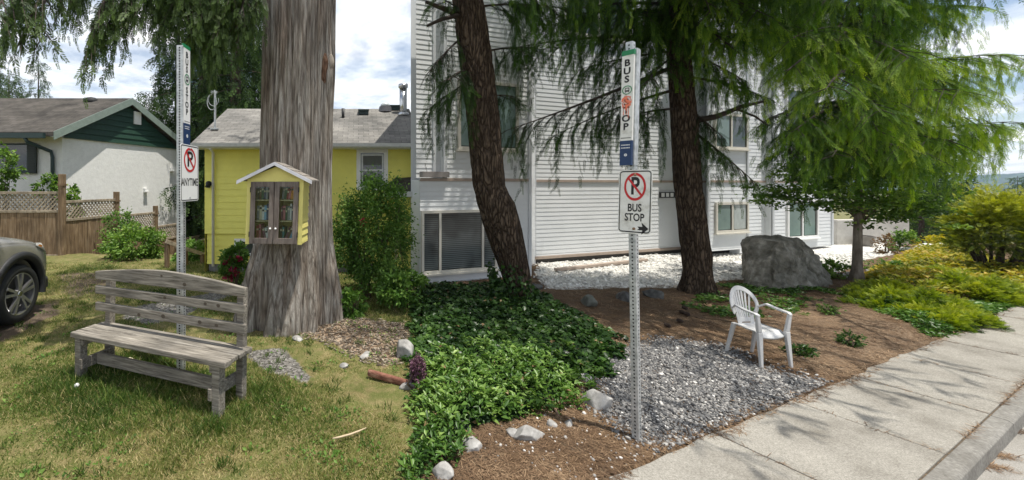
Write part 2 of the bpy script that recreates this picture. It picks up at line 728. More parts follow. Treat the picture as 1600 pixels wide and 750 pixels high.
def mixc(fac, A, B, bt='MIX'):
    n = N(nt, 'ShaderNodeMix', _data_type='RGBA', _blend_type=bt)
    for s, q in ((0, fac), (6, A), (7, B)):
        if isinstance(q, float):
            n.inputs[s].default_value = q
        else:
            nt.links.new(q, n.inputs[s])
    return n.outputs[2]


fine, mid, big = ntex(85, 8, .78), ntex(7, 5), ntex(1.3, 4)
lawn = mixc(ramp(nt, [(.40, (0, 0, 0)), (.62, (1, 1, 1))], mid).outputs[0],
            ramp(nt, [(.3, (.07, .085, .022)), (.5, (.13, .145, .045)), (.7, (.23, .21, .09))], fine).outputs[0],
            ramp(nt, [(.3, (.10, .08, .042)), (.5, (.22, .185, .085)), (.7, (.37, .32, .16))], fine).outputs[0])
soil = mixc(ramp(nt, [(.42, (0, 0, 0)), (.6, (1, 1, 1))], mid).outputs[0],
            ramp(nt, [(.3, (.055, .036, .022)), (.5, (.13, .082, .046)), (.72, (.26, .17, .10))], fine).outputs[0],
            ramp(nt, [(.3, (.06, .045, .03)), (.5, (.14, .10, .065)), (.72, (.26, .20, .14))], fine).outputs[0])
wv = vor(38)
sp = nt.nodes.new('ShaderNodeSeparateColor')
nt.links.new(wv, sp.inputs[0])
white = ramp(nt, [(0, (.30, .29, .27)), (.4, (.55, .54, .51)), (1, (.78, .77, .73))], sp.outputs[0]).outputs[0]
gv = vor(48)
sg = nt.nodes.new('ShaderNodeSeparateColor')
nt.links.new(gv, sg.inputs[0])
path = ramp(nt, [(0, (.07, .065, .058)), (.5, (.17, .16, .145)), (1, (.34, .325, .30))], sg.outputs[0]).outputs[0]
cv = vor(30)
sc_ = nt.nodes.new('ShaderNodeSeparateColor')
nt.links.new(cv, sc_.inputs[0])
chip = ramp(nt, [(0, (.11, .075, .05)), (.5, (.26, .19, .13)), (1, (.46, .37, .28))], sc_.outputs[0]).outputs[0]
dirt = ramp(nt, [(.3, (.085, .065, .048)), (.55, (.17, .13, .095)), (.75, (.27, .22, .165))], fine).outputs[0]
straw = ramp(nt, [(.3, (.10, .07, .046)), (.5, (.21, .15, .10)), (.7, (.38, .30, .22))], fine).outputs[0]
col = lawn
aa = N(nt, 'ShaderNodeAttribute', _attribute_name='zone_a')
ab = N(nt, 'ShaderNodeAttribute', _attribute_name='zone_b')
s1, s2 = nt.nodes.new('ShaderNodeSeparateColor'), nt.nodes.new('ShaderNodeSeparateColor')
nt.links.new(aa.outputs['Color'], s1.inputs[0])
nt.links.new(ab.outputs['Color'], s2.inputs[0])


def edge(sock):
    w = M_('ADD', sock, M_('MULTIPLY', M_('SUBTRACT', ntex(14, 4), .5), .7))
    return ramp(nt, [(.42, (0, 0, 0)), (.58, (1, 1, 1))], w).outputs[0]


for w, c in ((s2.outputs[0], dirt), (s1.outputs[0], soil), (s2.outputs[2], straw), (s1.outputs[1], white), (s1.outputs[2], chip), (s2.outputs[1], path)):
    col = mixc(edge(w), col, c)
far = mixc(ramp(nt, [(.35, (0, 0, 0)), (.65, (1, 1, 1))], big).outputs[0], col, mixc(.35, col, mixc(1.0, col, col, 'MULTIPLY')))
nt.links.new(far, b.inputs['Base Color'])
b.inputs['Roughness'].default_value = .95
b.inputs['Specular IOR Level'].default_value = .1
bump(nt, b, M_('ADD', fine, M_('MULTIPLY', wv, .5)), .6, .02)
tag(link('ground', me, m, None, True), 'garden ground of lawn, soil and gravel', None, None, 'structure')

# ------------------------------------------------------------------ pavement, kerb, road
m, nt, b = new_mat('concrete_pavement')
v = coords(nt)
c1 = ramp(nt, [(.35, (.185, .175, .155)), (.5, (.275, .262, .235)), (.66, (.38, .362, .33))], ntex(120, 4, .75)).outputs[0]
c2 = ramp(nt, [(.3, (.62, .60, .57)), (.5, (.95, .94, .92)), (.7, (1.12, 1.11, 1.09))], ntex(1.9, 8, .65)).outputs[0]
c3 = ramp(nt, [(.30, (.45, .42, .38)), (.36, (1, 1, 1))], ntex(260, 2, .5)).outputs[0]
nt.links.new(mixc(.8, mixc(1.0, c1, c2, 'MULTIPLY'), c3, 'MULTIPLY'), b.inputs['Base Color'])
b.inputs['Roughness'].default_value = .9
b.inputs['Specular IOR Level'].default_value = .2
bump(nt, b, ntex(140, 4, .7), .35, .004)
MPAVE = m
m, nt, b = new_mat('kerb_concrete')
v = coords(nt)
c1 = ramp(nt, [(.3, (.14, .133, .12)), (.55, (.23, .222, .205)), (.7, (.31, .30, .28))], ntex(45, 6, .7)).outputs[0]
c2 = ramp(nt, [(.3, (.65, .63, .6)), (.65, (1.05, 1.04, 1.02))], ntex(3.2, 5)).outputs[0]
nt.links.new(mixc(1.0, c1, c2, 'MULTIPLY'), b.inputs['Base Color'])
b.inputs['Roughness'].default_value = .92
bump(nt, b, ntex(60, 5, .7), .4, .005)
MKERB = m
m, nt, b = new_mat('asphalt')
v = coords(nt)
c1 = ramp(nt, [(.3, (.19, .178, .16)), (.5, (.30, .285, .26)), (.7, (.45, .43, .40))], ntex(170, 3, .75)).outputs[0]
c2 = ramp(nt, [(.3, (.7, .69, .67)), (.7, (1.05, 1.05, 1.05))], ntex(2.4, 5)).outputs[0]
nt.links.new(mixc(1.0, c1, c2, 'MULTIPLY'), b.inputs['Base Color'])
b.inputs['Roughness'].default_value = .95
bump(nt, b, ntex(150, 3, .8), .6, .006)
MROAD = m
MGAP = mat_noise('joint_dirt', [(.3, (.045, .038, .03)), (.6, (.12, .09, .06)), (.75, (.30, .20, .10))], 30, bmp=.2)


def line_at(A, D, X):
    t = (X - A[0]) / D[0]
    return A + D * t


NS = np.array([SD[1], -SD[0]])
NK = np.array([KD[1], -KD[0]])


def sdist(s):                                              # point on the inner edge by distance
    return SA + SD * s


def kpt(s):                                                # matching point on the joint line, straight across
    p = sdist(s)
    q = NS
    # p + q*t on the kerb line
    r = KA - p
    t = (r[0] * KD[1] - r[1] * KD[0]) / (q[0] * KD[1] - q[1] * KD[0])
    return p + q * t


pv = MB()
cuts = [-6.0, -3.6, -2.32, -1.18, 0, .0]
S0 = .41                                                    # joint at pixel (1290,615)
slabs = [S0 + 1.14 * k for k in range(-6, 9)]
for k in range(len(slabs) - 1):
    s0, s1 = slabs[k] + .004, slabs[k + 1] - .004
    rag = [sdist(s0 + (s1 - s0) * t) + NS * random.uniform(-.02, .02) for t in np.linspace(0, 1, 7)]
    kk = [kpt(s1) - NK * .006, kpt(s0) - NK * .006]
    top = [(p[0], p[1], .004 + .0015 * (k % 2)) for p in rag + kk]
    pv.prism(top[::-1], (0, 0, -.12))
tag(pv.build('pavement', MPAVE, None, False, .006), 'pale concrete pavement in scored slabs', None, None, 'structure')
gp = MB()
q = [kpt(slabs[0]) + NK * .008, kpt(slabs[-1]) + NK * .008, sdist(slabs[-1]) , sdist(slabs[0])]
gp.prism([(p[0], p[1], -.006) for p in q], (0, 0, -.05))
tag(gp.build('pavement_base', MGAP), 'dark dirt in the pavement joints', None, None, 'structure')
kb = MB()
ks = [KA + KD * t for t in np.arange(-9, 14, 2.45)]
KW = .10
for p, q in zip(ks[:-1], ks[1:]):
    p, q = p + KD * .004, q - KD * .004
    prof = [(.004, -.3), (.004, .006), (KW * .8, .004), (KW, -.014), (KW + .012, -.3)]
    vs = [(*(e + NK * u), z) for e in (p, q) for u, z in prof]
    n = len(prof)
    kb.add(vs, [tuple(range(n)), tuple(range(2 * n - 1, n - 1, -1))] + [(i, i + n, (i + 1) % n + n, (i + 1) % n) for i in range(n)])
tag(kb.build('kerb', MKERB, None, False, .006), 'worn concrete kerb beside the road', None, None, 'structure')
rd = MB()
e0, e1 = ks[0], ks[-1]
rd.prism([(*(e0 + NK * .05), -.112), (*(e1 + NK * .05), -.112), (*(e1 + NK * 9), -.15), (*(e0 + NK * 9), -.15)], (0, 0, -.1))
tag(rd.build('road', MROAD), 'sunlit pale road surface beyond the kerb', None, None, 'structure')
# distant forested hill
hx = np.linspace(-900, 2950, 360)
hy = np.linspace(1050, 1900, 60)
HX, HYY = np.meshgrid(hx, hy)
t = np.clip((HYY - 1050) / 330, 0, 1)
HZ = -16 + (16 + 20 + 34 * (fbm(HX / 300, HYY / 300, 0, 3) - .3)) * np.sin(t * math.pi / 2) + 13 * fbm(HX / 16, HYY / 16, 0, 3) * (t > .02)
i, j = np.meshgrid(np.arange(59), np.arange(359), indexing='ij')
a = i * 360 + j
me = mesh_np('hill', np.stack([HX, HYY, HZ], -1).reshape(-1, 3), np.stack([a, a + 1, a + 361, a + 360], -1).reshape(-1, 4))
tag(link('hill', me, mat_noise('forest_hill', [(.36, (.008, .018, .012)), (.5, (.03, .055, .026)), (.64, (.075, .11, .05))], .045, bmp=1, dist=8)), 'far forested hill across the valley', None, None, 'structure')
hz = MB()
hz.box((750, 1025, 19), (4700, 2750, 74))
m, nt, b = new_mat('haze')
nt.nodes.remove(b)
vp = nt.nodes.new('ShaderNodeVolumePrincipled')
vp.inputs['Color'].default_value = (.55, .74, 1, 1)
vp.inputs['Density'].default_value = .00019
vp.inputs['Anisotropy'].default_value = .2
nt.links.new(vp.outputs[0], nt.nodes['Material Output'].inputs['Volume'])
tag(hz.build('haze', m), 'pale blue air over the valley', None, None, 'stuff')
# ================================================================== LEFT YARD
MGREYWOOD = mat_wood('weathered_wood', [(.30, (.045, .039, .032)), (.43, (.165, .15, .128)), (.58, (.285, .262, .228)), (.74, (.42, .395, .35))], (1.6, 26, 26), 2.2, turn=.38)
MFENCE = mat_wood('fence_wood', [(.3, (.075, .05, .03)), (.5, (.19, .13, .08)), (.7, (.31, .235, .16))], (12, 12, 1), 2)
MLATT = mat_wood('lattice_wood', [(.3, (.14, .115, .09)), (.5, (.30, .25, .19)), (.7, (.42, .37, .30))], (6, 6, 6), 2)
MYEL = mat_plain('yellow_paint', (.82, .77, .18), .6, var=.07, scale=3)
MYEL2 = mat_plain('pale_yellow_paint', (.70, .63, .20), .6, var=.06, scale=6)
MWHITE = mat_plain('white_paint', (.78, .78, .77), .5, var=.05)
MSTEEL = mat_noise('galvanised_steel', [(.3, (.30, .32, .33)), (.5, (.46, .48, .49)), (.7, (.60, .62, .63))], 26, rough=.45, bmp=.05, metal=.55, spec=.5)
MHOLE = mat_plain('dark_hole', (.012, .012, .013), .9)
MBLACK = mat_plain('black_print', (.012, .012, .013), .5)
MRED = mat_plain('red_print', (.50, .018, .022), .45)
MSIGN = mat_plain('sign_white', (.76, .77, .77), .35, var=.03)
MSIGNOLD = mat_noise('dirty_sign_white', [(.3, (.50, .49, .44)), (.45, (.70, .70, .66)), (.7, (.78, .78, .75))], 14, rough=.4, bmp=.02)
MNAVY = mat_plain('navy_print', (.012, .038, .11), .4)
MGREEN = mat_plain('green_print', (.012, .20, .075), .4)
MFOUND = mat_noise('foundation', [(.3, (.13, .13, .135)), (.7, (.24, .24, .24))], 12)
MSTUCCO = mat_noise('stucco', [(.3, (.66, .66, .64)), (.7, (.79, .79, .77))], 7, bmp=.55, dist=.02, detail=9, rgh=.75)
MDGREEN = mat_plain('dark_green_paint', (.016, .05, .032), .55, var=.2)
MTRIMG = mat_plain('grey_green_trim', (.20, .25, .22), .55)
MTRIMD = mat_plain('dark_trim', (.02, .04, .04), .45)
MDARKGL = mat_noise('dark_window_glass', [(.35, (.012, .016, .018)), (.6, (.05, .06, .06)), (.75, (.12, .14, .13))], 2.2, rough=.05, bmp=0, spec=.8)
MCHROME = mat_plain('brushed_steel', (.55, .56, .57), .25, metal=1)
MRUBBER = mat_plain('black_rubber', (.018, .019, .02), .7, var=.2)


def mat_shingle(name, c0, c1, c2, sx=6, axis='XY'):
    m, nt, b = new_mat(name)
    v = coords(nt, (1, 1, 1) if axis == 'XY' else (1, 1, 1))
    br = nt.nodes.new('ShaderNodeTexBrick')
    br.inputs['Scale'].default_value = sx
    br.inputs['Color1'].default_value = (*c1, 1)
    br.inputs['Color2'].default_value = (*c2, 1)
    br.inputs['Mortar'].default_value = (*c0, 1)
    br.inputs['Mortar Size'].default_value = .022
    br.inputs['Brick Width'].default_value = 1.3
    br.inputs['Row Height'].default_value = .62
    nt.links.new(v, br.inputs['Vector'])
    n = N(nt, 'ShaderNodeTexNoise', Scale=1.4, Detail=7, Roughness=.65)
    nt.links.new(v, n.inputs['Vector'])
    r = ramp(nt, [(.3, (.55, .55, .55)), (.6, (1.15, 1.12, 1.08)), (.75, (1.5, 1.45, 1.38))], n.outputs['Fac'])
    mx = N(nt, 'ShaderNodeMix', _data_type='RGBA', _blend_type='MULTIPLY')
    mx.inputs[0].default_value = 1
    nt.links.new(br.outputs['Color'], mx.inputs[6])
    nt.links.new(r.outputs[0], mx.inputs[7])
    nt.links.new(mx.outputs[2], b.inputs['Base Color'])
    b.inputs['Roughness'].default_value = .95
    b.inputs['Specular IOR Level'].default_value = .1
    bump(nt, b, br.outputs['Color'], .5, .01)
    return m


MSHING = mat_shingle('grey_shingles', (.07, .069, .066), (.165, .162, .155), (.235, .23, .22))
MSHING2 = mat_shingle('old_brown_shingles', (.028, .026, .024), (.066, .062, .057), (.09, .084, .078), 5)


def lap_siding(mb, O, U, length, z0, z1, step, depth, nrm, xcut=None):
    """horizontal lap boards: zigzag profile along U, facing nrm"""
    O, U, nrm = Vector(O), Vector(U).normalized(), Vector(nrm).normalized()
    prof = []
    z = z1
    while z > z0 + 1e-6:
        zl = max(z0, z - step)
        prof += [(0.002, z), (depth, zl)]
        z = zl
    k = len(prof)
    vs = []
    for e in (0, length):
        for d, zz in prof:
            p = O + U * e + nrm * d
            vs.append((p.x, p.y, zz))
    mb.add(vs, [(i, i + 1, k + i + 1, k + i) for i in range(k - 1)])


# ------------------------------------------------------------------ bench
th = -.38
MKNOT = mat_plain('dark_knot', (.075, .06, .045), .8)
BU = Vector((math.cos(th), math.sin(th), 0))
BV = Vector((-math.sin(th), math.cos(th), 0))
BC = Vector((-1.853, 3.467, 0))
BM = Matrix((BU, BV, Vector((0, 0, 1)))).transposed().to_4x4()
BM.translation = BC
bench = thing('garden_bench', 'weathered grey wooden bench with arched top back board on the lawn', 'bench', BC)
L2 = .897


def bpart(name, fn, bev=.006):
    mb = MB(BM)
    fn(mb)
    return mb.build(name, MGREYWOOD, bench, False, bev)


D = .353
for k in range(4):
    w = .083
    y = -.0 + w * .5 + k * (w + .006)
    jit = random.uniform(-.008, .008)
    bpart('seat_plank', lambda q: q.box((jit, y, .439 - .021), (2 * L2 + random.uniform(-.02, .02), w, .042 if k else .05)), .009)
lx = L2 - .102
for s in (-1, 1):
    bpart('front_leg', lambda q: q.box((s * lx, .045, .195), (.075, .075, .40)), .008)
    bpart('back_leg', lambda q: q.add([(s * lx + a * .035, D - .03 + b_ * .03 + (.02 if z > .4 else 0), z) for z in (-.02, .93) for b_ in (-1, 1) for a in (-1, 1)],
                                      [(0, 2, 3, 1), (4, 5, 7, 6), (0, 1, 5, 4), (2, 6, 7, 3), (0, 4, 6, 2), (1, 3, 7, 5)]), .006)
    bpart('side_rail', lambda q: q.box((s * (lx - .052), D / 2 - .01, .165), (.034, D - .02, .095)), .005)
    bpart('seat_bearer', lambda q: q.box((s * (lx - .052), D / 2, .368), (.034, D - .03, .07)), .005)
bpart('stretcher', lambda q: q.box((0, .16, .17), (2 * (lx - .07), .036, .105)), .006)
yb = D - .03 - .03 - .012
for nm, z0, z1, Lb, arch in (('back_slat', .575, .656, 1.785, 0), ('back_slat', .738, .818, 1.785, 0), ('top_back_board', .882, .958, 1.785, .072)):
    n = 15
    poly = [(-Lb / 2, yb, z0), (Lb / 2, yb, z0)]
    for t in np.linspace(1, -1, n):
        poly.append((t * Lb / 2, yb, z1 + arch * (1 - abs(t) ** 1.6)))
    bpart(nm, lambda q: q.prism(poly if arch else poly[:2] + [poly[2], poly[-1]], (0, -.034, 0)), .007)
for x, z in ((-.02, .985), (.02, .79), (.48, .785), (.62, .785), (.0, .62), (.42, .62), (.60, .615), (-.3, .60), (.25, .93)):
    r = random.uniform(.010, .019)
    kn = MB(BM)
    kn.prism([(x + r * 1.3 * math.cos(a), yb - .0345, z + r * math.sin(a)) for a in np.linspace(0, 2 * math.pi, 10, False)], (0, -.0015, 0))
    kn.build('wood_knot', MKNOT, bench)


# ------------------------------------------------------------------ sign helper
class Frame:
    def __init__(s, O, ang, tilt=0.0):
        """ang: turn of the right-hand direction from +X (degrees, clockwise positive)"""
        a = math.radians(ang)
        s.O = Vector(O)
        s.U = Vector((math.cos(a), -math.sin(a), 0))
        s.N = Vector((-math.sin(a), -math.cos(a), 0))
        s.W = (Vector((0, 0, 1)) + s.U * tilt).normalized()

    def __call__(s, x, z, d=0.0):
        return s.O + s.U * x + s.W * z + s.N * d

    def sub(s, dx, dz, dd):
        f = Frame.__new__(Frame)
        f.O, f.U, f.N, f.W = s(dx, dz, dd), s.U, s.N, s.W
        return f

    def box(s, mb, x0, x1, z0, z1, d0, d1):
        mb.add([s(x, z, d) for d in (d0, d1) for z in (z0, z1) for x in (x0, x1)],
               [(0, 2, 3, 1), (4, 5, 7, 6), (0, 1, 5, 4), (2, 6, 7, 3), (0, 4, 6, 2), (1, 3, 7, 5)])


def rrect(x0, x1, z0, z1, r, n=5):
    out = []
    for cx, cz, a0 in ((x1 - r, z1 - r, 0), (x0 + r, z1 - r, 90), (x0 + r, z0 + r, 180), (x1 - r, z0 + r, 270)):
        for k in range(n + 1):
            a = math.radians(a0 + 90 * k / n)
            out.append((cx + r * math.cos(a), cz + r * math.sin(a)))
    return out


def flat_ring(mb, fr, outer, inner, d):
    n = len(outer)
    mb.add([fr(x, z, d) for x, z in outer] + [fr(x, z, d) for x, z in inner],
           [(i, (i + 1) % n, n + (i + 1) % n, n + i) for i in range(n)])


def circ(cx, cz, rx, rz, n=36):
    return [(cx + rx * math.cos(2 * math.pi * k / n), cz + rz * math.sin(2 * math.pi * k / n)) for k in range(n)]


def no_parking(fr, w, h, root, words, mat, arrow=False, rust=False):
    """square-cornered plate with the barred P: its own part of the sign post"""
    mb = MB()
    mb.prism([fr(x, z, 0) for x, z in rrect(-w / 2, w / 2, -h / 2, h / 2, .028)], fr.N * .003)
    pl = mb.build('parking_sign', mat, root)
    k = w / .30                                             # horizontal squeeze
    e = MB()
    flat_ring(e, fr, rrect(-w / 2 + .008 * k, w / 2 - .008 * k, -h / 2 + .008, h / 2 - .008, .022), rrect(-w / 2 + .016 * k, w / 2 - .016 * k, -h / 2 + .016, h / 2 - .016, .015), .0042)
    text_mb(e, 'P', .17 * h / .45, fr.sub(0, .105 * h / .45, .0042), .004, k * .95)
    for s, z in words:
        text_mb(e, s, z[1] * h / .45, fr.sub(z[2] if len(z) > 2 else 0, z[0] * h / .45, .0042), .0016, k * z[3] if len(z) > 3 else k)
    if arrow:
        pts = [(.03, -.012), (.075, -.012), (.066, -.042), (.128, 0), (.066, .042), (.075, .012), (.03, .012), (.045, 0)]
        e.add([fr(x * k, z - .185 * h / .45, .0042) for x, z in pts], [tuple(range(len(pts)))])
    e.build('lettering', MBLACK, pl)
    r = MB()
    R_ = .098
    cz = .105 * h / .45
    flat_ring(r, fr, circ(0, cz, R_ * k, R_ * h / .45), circ(0, cz, (R_ - .018) * k, (R_ - .018) * h / .45), .0052)
    a = math.radians(45)
    ux, uz = math.cos(a), -math.sin(a)
    q = [(-ux * .084 - uz * .0085, -uz * .084 + ux * .0085), (ux * .084 - uz * .0085, uz * .084 + ux * .0085), (ux * .084 + uz * .0085, uz * .084 - ux * .0085), (-ux * .084 + uz * .0085, -uz * .084 - ux * .0085)]
    r.add([fr(x * k, cz + z * h / .45, .0054) for x, z in q], [(0, 1, 2, 3)])
    r.build('red_ring', MRED, pl)
    for z in (h / 2 - .035, -h / 2 + .035):
        bmb = MB()
        bmb.tube([fr(0, z, .003), fr(0, z, .009)], .009, 10)
        bmb.build('bolt', MSTEEL if not rust else mat_plain('rusty_bolt', (.22, .13, .07), .6), pl, True)
    return pl


def bus_blade(fr, w, ztop, zbot, depth, root, white, paint=False):
    """tall narrow bus stop panel, lettering one under the other"""
    hgt = ztop - zbot
    zn = zbot + hgt * .215
    mb = MB()
    fr.box(mb, -w / 2, w / 2, zn, ztop - .035, -depth, 0)
    bl = mb.build('stop_panel', white, root)
    g = MB()
    fr.box(g, -w / 2 - .002, w / 2 + .002, ztop - .035, ztop, -depth, .001)
    g.build('green_cap', MGREEN, bl)
    nb = MB()
    fr.box(nb, -w / 2, w / 2, zbot, zn, -depth, .001)
    nv = nb.build('navy_panel', MNAVY, bl)
    zs = ztop - .055
    top = zs
    bot = zn + .045
    rows = 9.3
    st = (top - bot) / rows
    cw = min(w * .62, st * .8)
    t = MB()
    y = top - st * .6
    for ch in 'BUS':
        text_mb(t, ch, st * 1.12, fr.sub(-w * .04, y, .0018), .0022, cw / (st * .78))
        y -= st
    y -= st * .55
    cy = y + st * .25
    y -= st * 1.25
    for ch in 'STOP':
        text_mb(t, ch, st * 1.12, fr.sub(-w * .04, y, .0018), .0022, cw / (st * .78))
        if ch == 'T' and paint:
            pass
        y -= st
    for k in range(9):
        fr.box(t, w * (-.42 + .095 * k), w * (-.36 + .095 * k), zn + .016, zn + .022, .001, .0018)
    # bus front in the ring
    q = w * .30
    flat_ring(t, fr, rrect(-q * .62, q * .62, cy - q * .5, cy + q * .7, q * .2), rrect(-q * .42, q * .42, cy - q * .05, cy + q * .48, q * .1), .0018)
    for sx_ in (-1, 1):
        fr.box(t, sx_ * q * .45 - q * .12, sx_ * q * .45 + q * .12, cy - q * .75, cy - q * .5, .001, .0018)
    t.build('lettering', MBLACK, bl)
    g = MB()
    flat_ring(g, fr, circ(0, cy, w * .42, w * .42), circ(0, cy, w * .34, w * .34), .0024)
    g.build('green_ring', MGREEN, bl)
    if paint:
        pm = MB()
        rr = random.Random(4)
        pz = cy - st * 1.45
        pts = [(w * (.44 + .06 * rr.uniform(-1, 1)) * math.cos(a), pz + st * (.85 + .2 * rr.uniform(-1, 1)) * math.sin(a)) for a in np.linspace(0, 2 * math.pi, 26, False)]
        pm.add([fr(x, z, .0023) for x, z in pts], [tuple(range(26))])
        for x in (-.3, -.05, .12):
            fr.box(pm, w * x, w * (x + .06), pz - st * rr.uniform(1.3, 2.0), pz - st * .5, .001, .0022)
        m, nt, b = new_mat('orange_spray')
        n = N(nt, 'ShaderNodeTexNoise', Scale=55, Detail=5)
        nt.links.new(coords(nt), n.inputs['Vector'])
        b.inputs['Base Color'].default_value = (.78, .19, .10, 1)
        tr = nt.nodes.new('ShaderNodeBsdfTransparent')
        ms = nt.nodes.new('ShaderNodeMixShader')
        nt.links.new(ramp(nt, [(.42, (.25, .25, .25)), (.56, (.95, .95, .95))], n.outputs['Fac']).outputs[0], ms.inputs[0])
        nt.links.new(tr.outputs[0], ms.inputs[1])
        nt.links.new(b.outputs[0], ms.inputs[2])
        nt.links.new(ms.outputs[0], nt.nodes['Material Output'].inputs[0])
        pm.build('orange_paint', m, bl)
    t = MB()
    hh = zn - zbot
    for k in range(2):
        for j in range(6):
            fr.box(t, w * (-.38 + .125 * j), w * (-.30 + .125 * j), zn - .034 - .02 * k, zn - .027 - .02 * k, .001, .0022)
    flat_ring(t, fr, circ(0, zbot + hh * .42, w * .13, w * .13, 16), circ(0, zbot + hh * .42, w * .05, w * .05, 16), .0022)
    t.build('lettering', MSIGN, nv)
    return bl


def punched_post(base, top, size, ang, root, faces=('N',)):
    a = math.radians(ang)
    U, Nn = Vector((math.cos(a), -math.sin(a), 0)), Vector((-math.sin(a), -math.cos(a), 0))
    base, top = Vector(base), Vector(top)
    h = size / 2
    mb = MB()
    vs = [p + U * sx_ * h + Nn * sy * h for p in (base, top) for sx_, sy in ((-1, -1), (1, -1), (1, 1), (-1, 1))]
    mb.add(vs, [(3, 2, 1, 0), (4, 5, 6, 7)] + [(i, (i + 1) % 4, 4 + (i + 1) % 4, 4 + i) for i in range(4)])
    post = mb.build('post', MSTEEL, root, False, .003)
    n = int((top - base).length / .0254)
    for f in faces:
        hm = MB()
        for k in range(2, n):
            c = base + (top - base) * (k / n)
            ax, nn = {'N': (U, Nn), 'L': (Nn, -U), 'R': (Nn, U)}[f]
            cc = c + nn * (h + .0008)
            r = size * .13
            hm.add([cc + ax * r * math.cos(t) + Vector((0, 0, r * math.sin(t))) for t in np.linspace(0, 2 * math.pi, 8, False)], [tuple(range(8))])
        hm.build('post_holes', MHOLE, post)
    return post


# ------------------------------------------------------------------ left sign post
base = Vector((-1.707, 3.945, -.05))
lp = thing('bus_stop_sign', 'tall bus stop post with a no parking anytime plate, standing behind the bench', 'sign post', (base.x, base.y, 0))
A1 = -86
punched_post(base, (base.x, base.y, H + (HY - 72) / F * 3.945), .062, A1, lp, ('N', 'L'))
fr = Frame((base.x, base.y, 0), A1)
f1 = fr.sub(.02, 0, .040)
no_parking(f1.sub(.06, H + (HY - 270) / F * 3.93, .004), .37, .55, lp, [('ANYTIME', (-.075, .085, 0, .62))], MSIGN)
bus_blade(fr.sub(.045, 0, .036), .125, H + (HY - 69) / F * 3.95, H + (HY - 226) / F * 3.95, .02, lp, MSIGN)

# ------------------------------------------------------------------ big cedar
MCEDAR = None
m, nt, b = new_mat('cedar_bark')
v1 = coords(nt, (38, 38, 3.2))
v2 = coords(nt, (7, 7, .9))
n1 = N(nt, 'ShaderNodeTexNoise', Scale=1, Detail=9, Roughness=.68, Distortion=.5)
n2 = N(nt, 'ShaderNodeTexNoise', Scale=1, Detail=4)
nt.links.new(v1, n1.inputs['Vector'])
nt.links.new(v2, n2.inputs['Vector'])
c1 = ramp(nt, [(.30, (.07, .06, .052)), (.42, (.22, .20, .18)), (.55, (.36, .34, .312)), (.72, (.50, .48, .45))], n1.outputs['Fac']).outputs[0]
c2 = ramp(nt, [(.3, (.80, .70, .62)), (.55, (1, .98, .95)), (.7, (1.12, 1.12, 1.12))], n2.outputs['Fac']).outputs[0]


def mixc2(nt, fac, A, B, bt='MIX'):
    n = N(nt, 'ShaderNodeMix', _data_type='RGBA', _blend_type=bt)
    for s, q in ((0, fac), (6, A), (7, B)):
        if isinstance(q, (int, float)):
            n.inputs[s].default_value = q
        elif isinstance(q, tuple):
            n.inputs[s].default_value = (*q, 1)
        else:
            nt.links.new(q, n.inputs[s])
    return n.outputs[2]


vc = N(nt, 'ShaderNodeTexVoronoi', Scale=1, _feature='DISTANCE_TO_EDGE')
dvv = N(nt, 'ShaderNodeMix', _data_type='VECTOR')
dvv.inputs[0].default_value = .35
nt.links.new(coords(nt, (19, 19, 1.1)), dvv.inputs[4])
nt.links.new(n2.outputs['Color'], dvv.inputs[5])
nt.links.new(dvv.outputs[1], vc.inputs['Vector'])
c3 = ramp(nt, [(0, (.20, .16, .13)), (.05, (.55, .50, .46)), (.14, (1, 1, 1))], vc.outputs['Distance']).outputs[0]
nt.links.new(mixc2(nt, .6, mixc2(nt, 1, c1, c2, 'MULTIPLY'), c3, 'MULTIPLY'), b.inputs['Base Color'])
b.inputs['Roughness'].default_value = .95
b.inputs['Specular IOR Level'].default_value = .1
hb_ = N(nt, 'ShaderNodeMath', _operation='MULTIPLY_ADD')
nt.links.new(n1.outputs['Fac'], hb_.inputs[0])
hb_.inputs[1].default_value = .6
mn_ = N(nt, 'ShaderNodeMath', _operation='MINIMUM')
nt.links.new(vc.outputs['Distance'], mn_.inputs[0])
mn_.inputs[1].default_value = .3
nt.links.new(mn_.outputs[0], hb_.inputs[2])
bump(nt, b, hb_.outputs[0], 1.0, .05)
MCEDAR = m
TC = 5.62
tr_px = [(525, 450, 190), (515, 447, 172), (470, 453, 156), (420, 456, 138), (378, 460, 122), (300, 462, 114), (200, 464, 112), (100, 467, 112), (0, 469, 112), (-300, 474, 110), (-900, 480, 90), (-1500, 480, 50)]
path = [(P(cx, y, TC), wd / 2 / F * 5.45) for y, cx, wd in tr_px]
cedar = thing('cedar_tree', 'huge grey cedar trunk with stringy bark beside the yellow house', 'tree', (path[1][0].x, TC, 0))


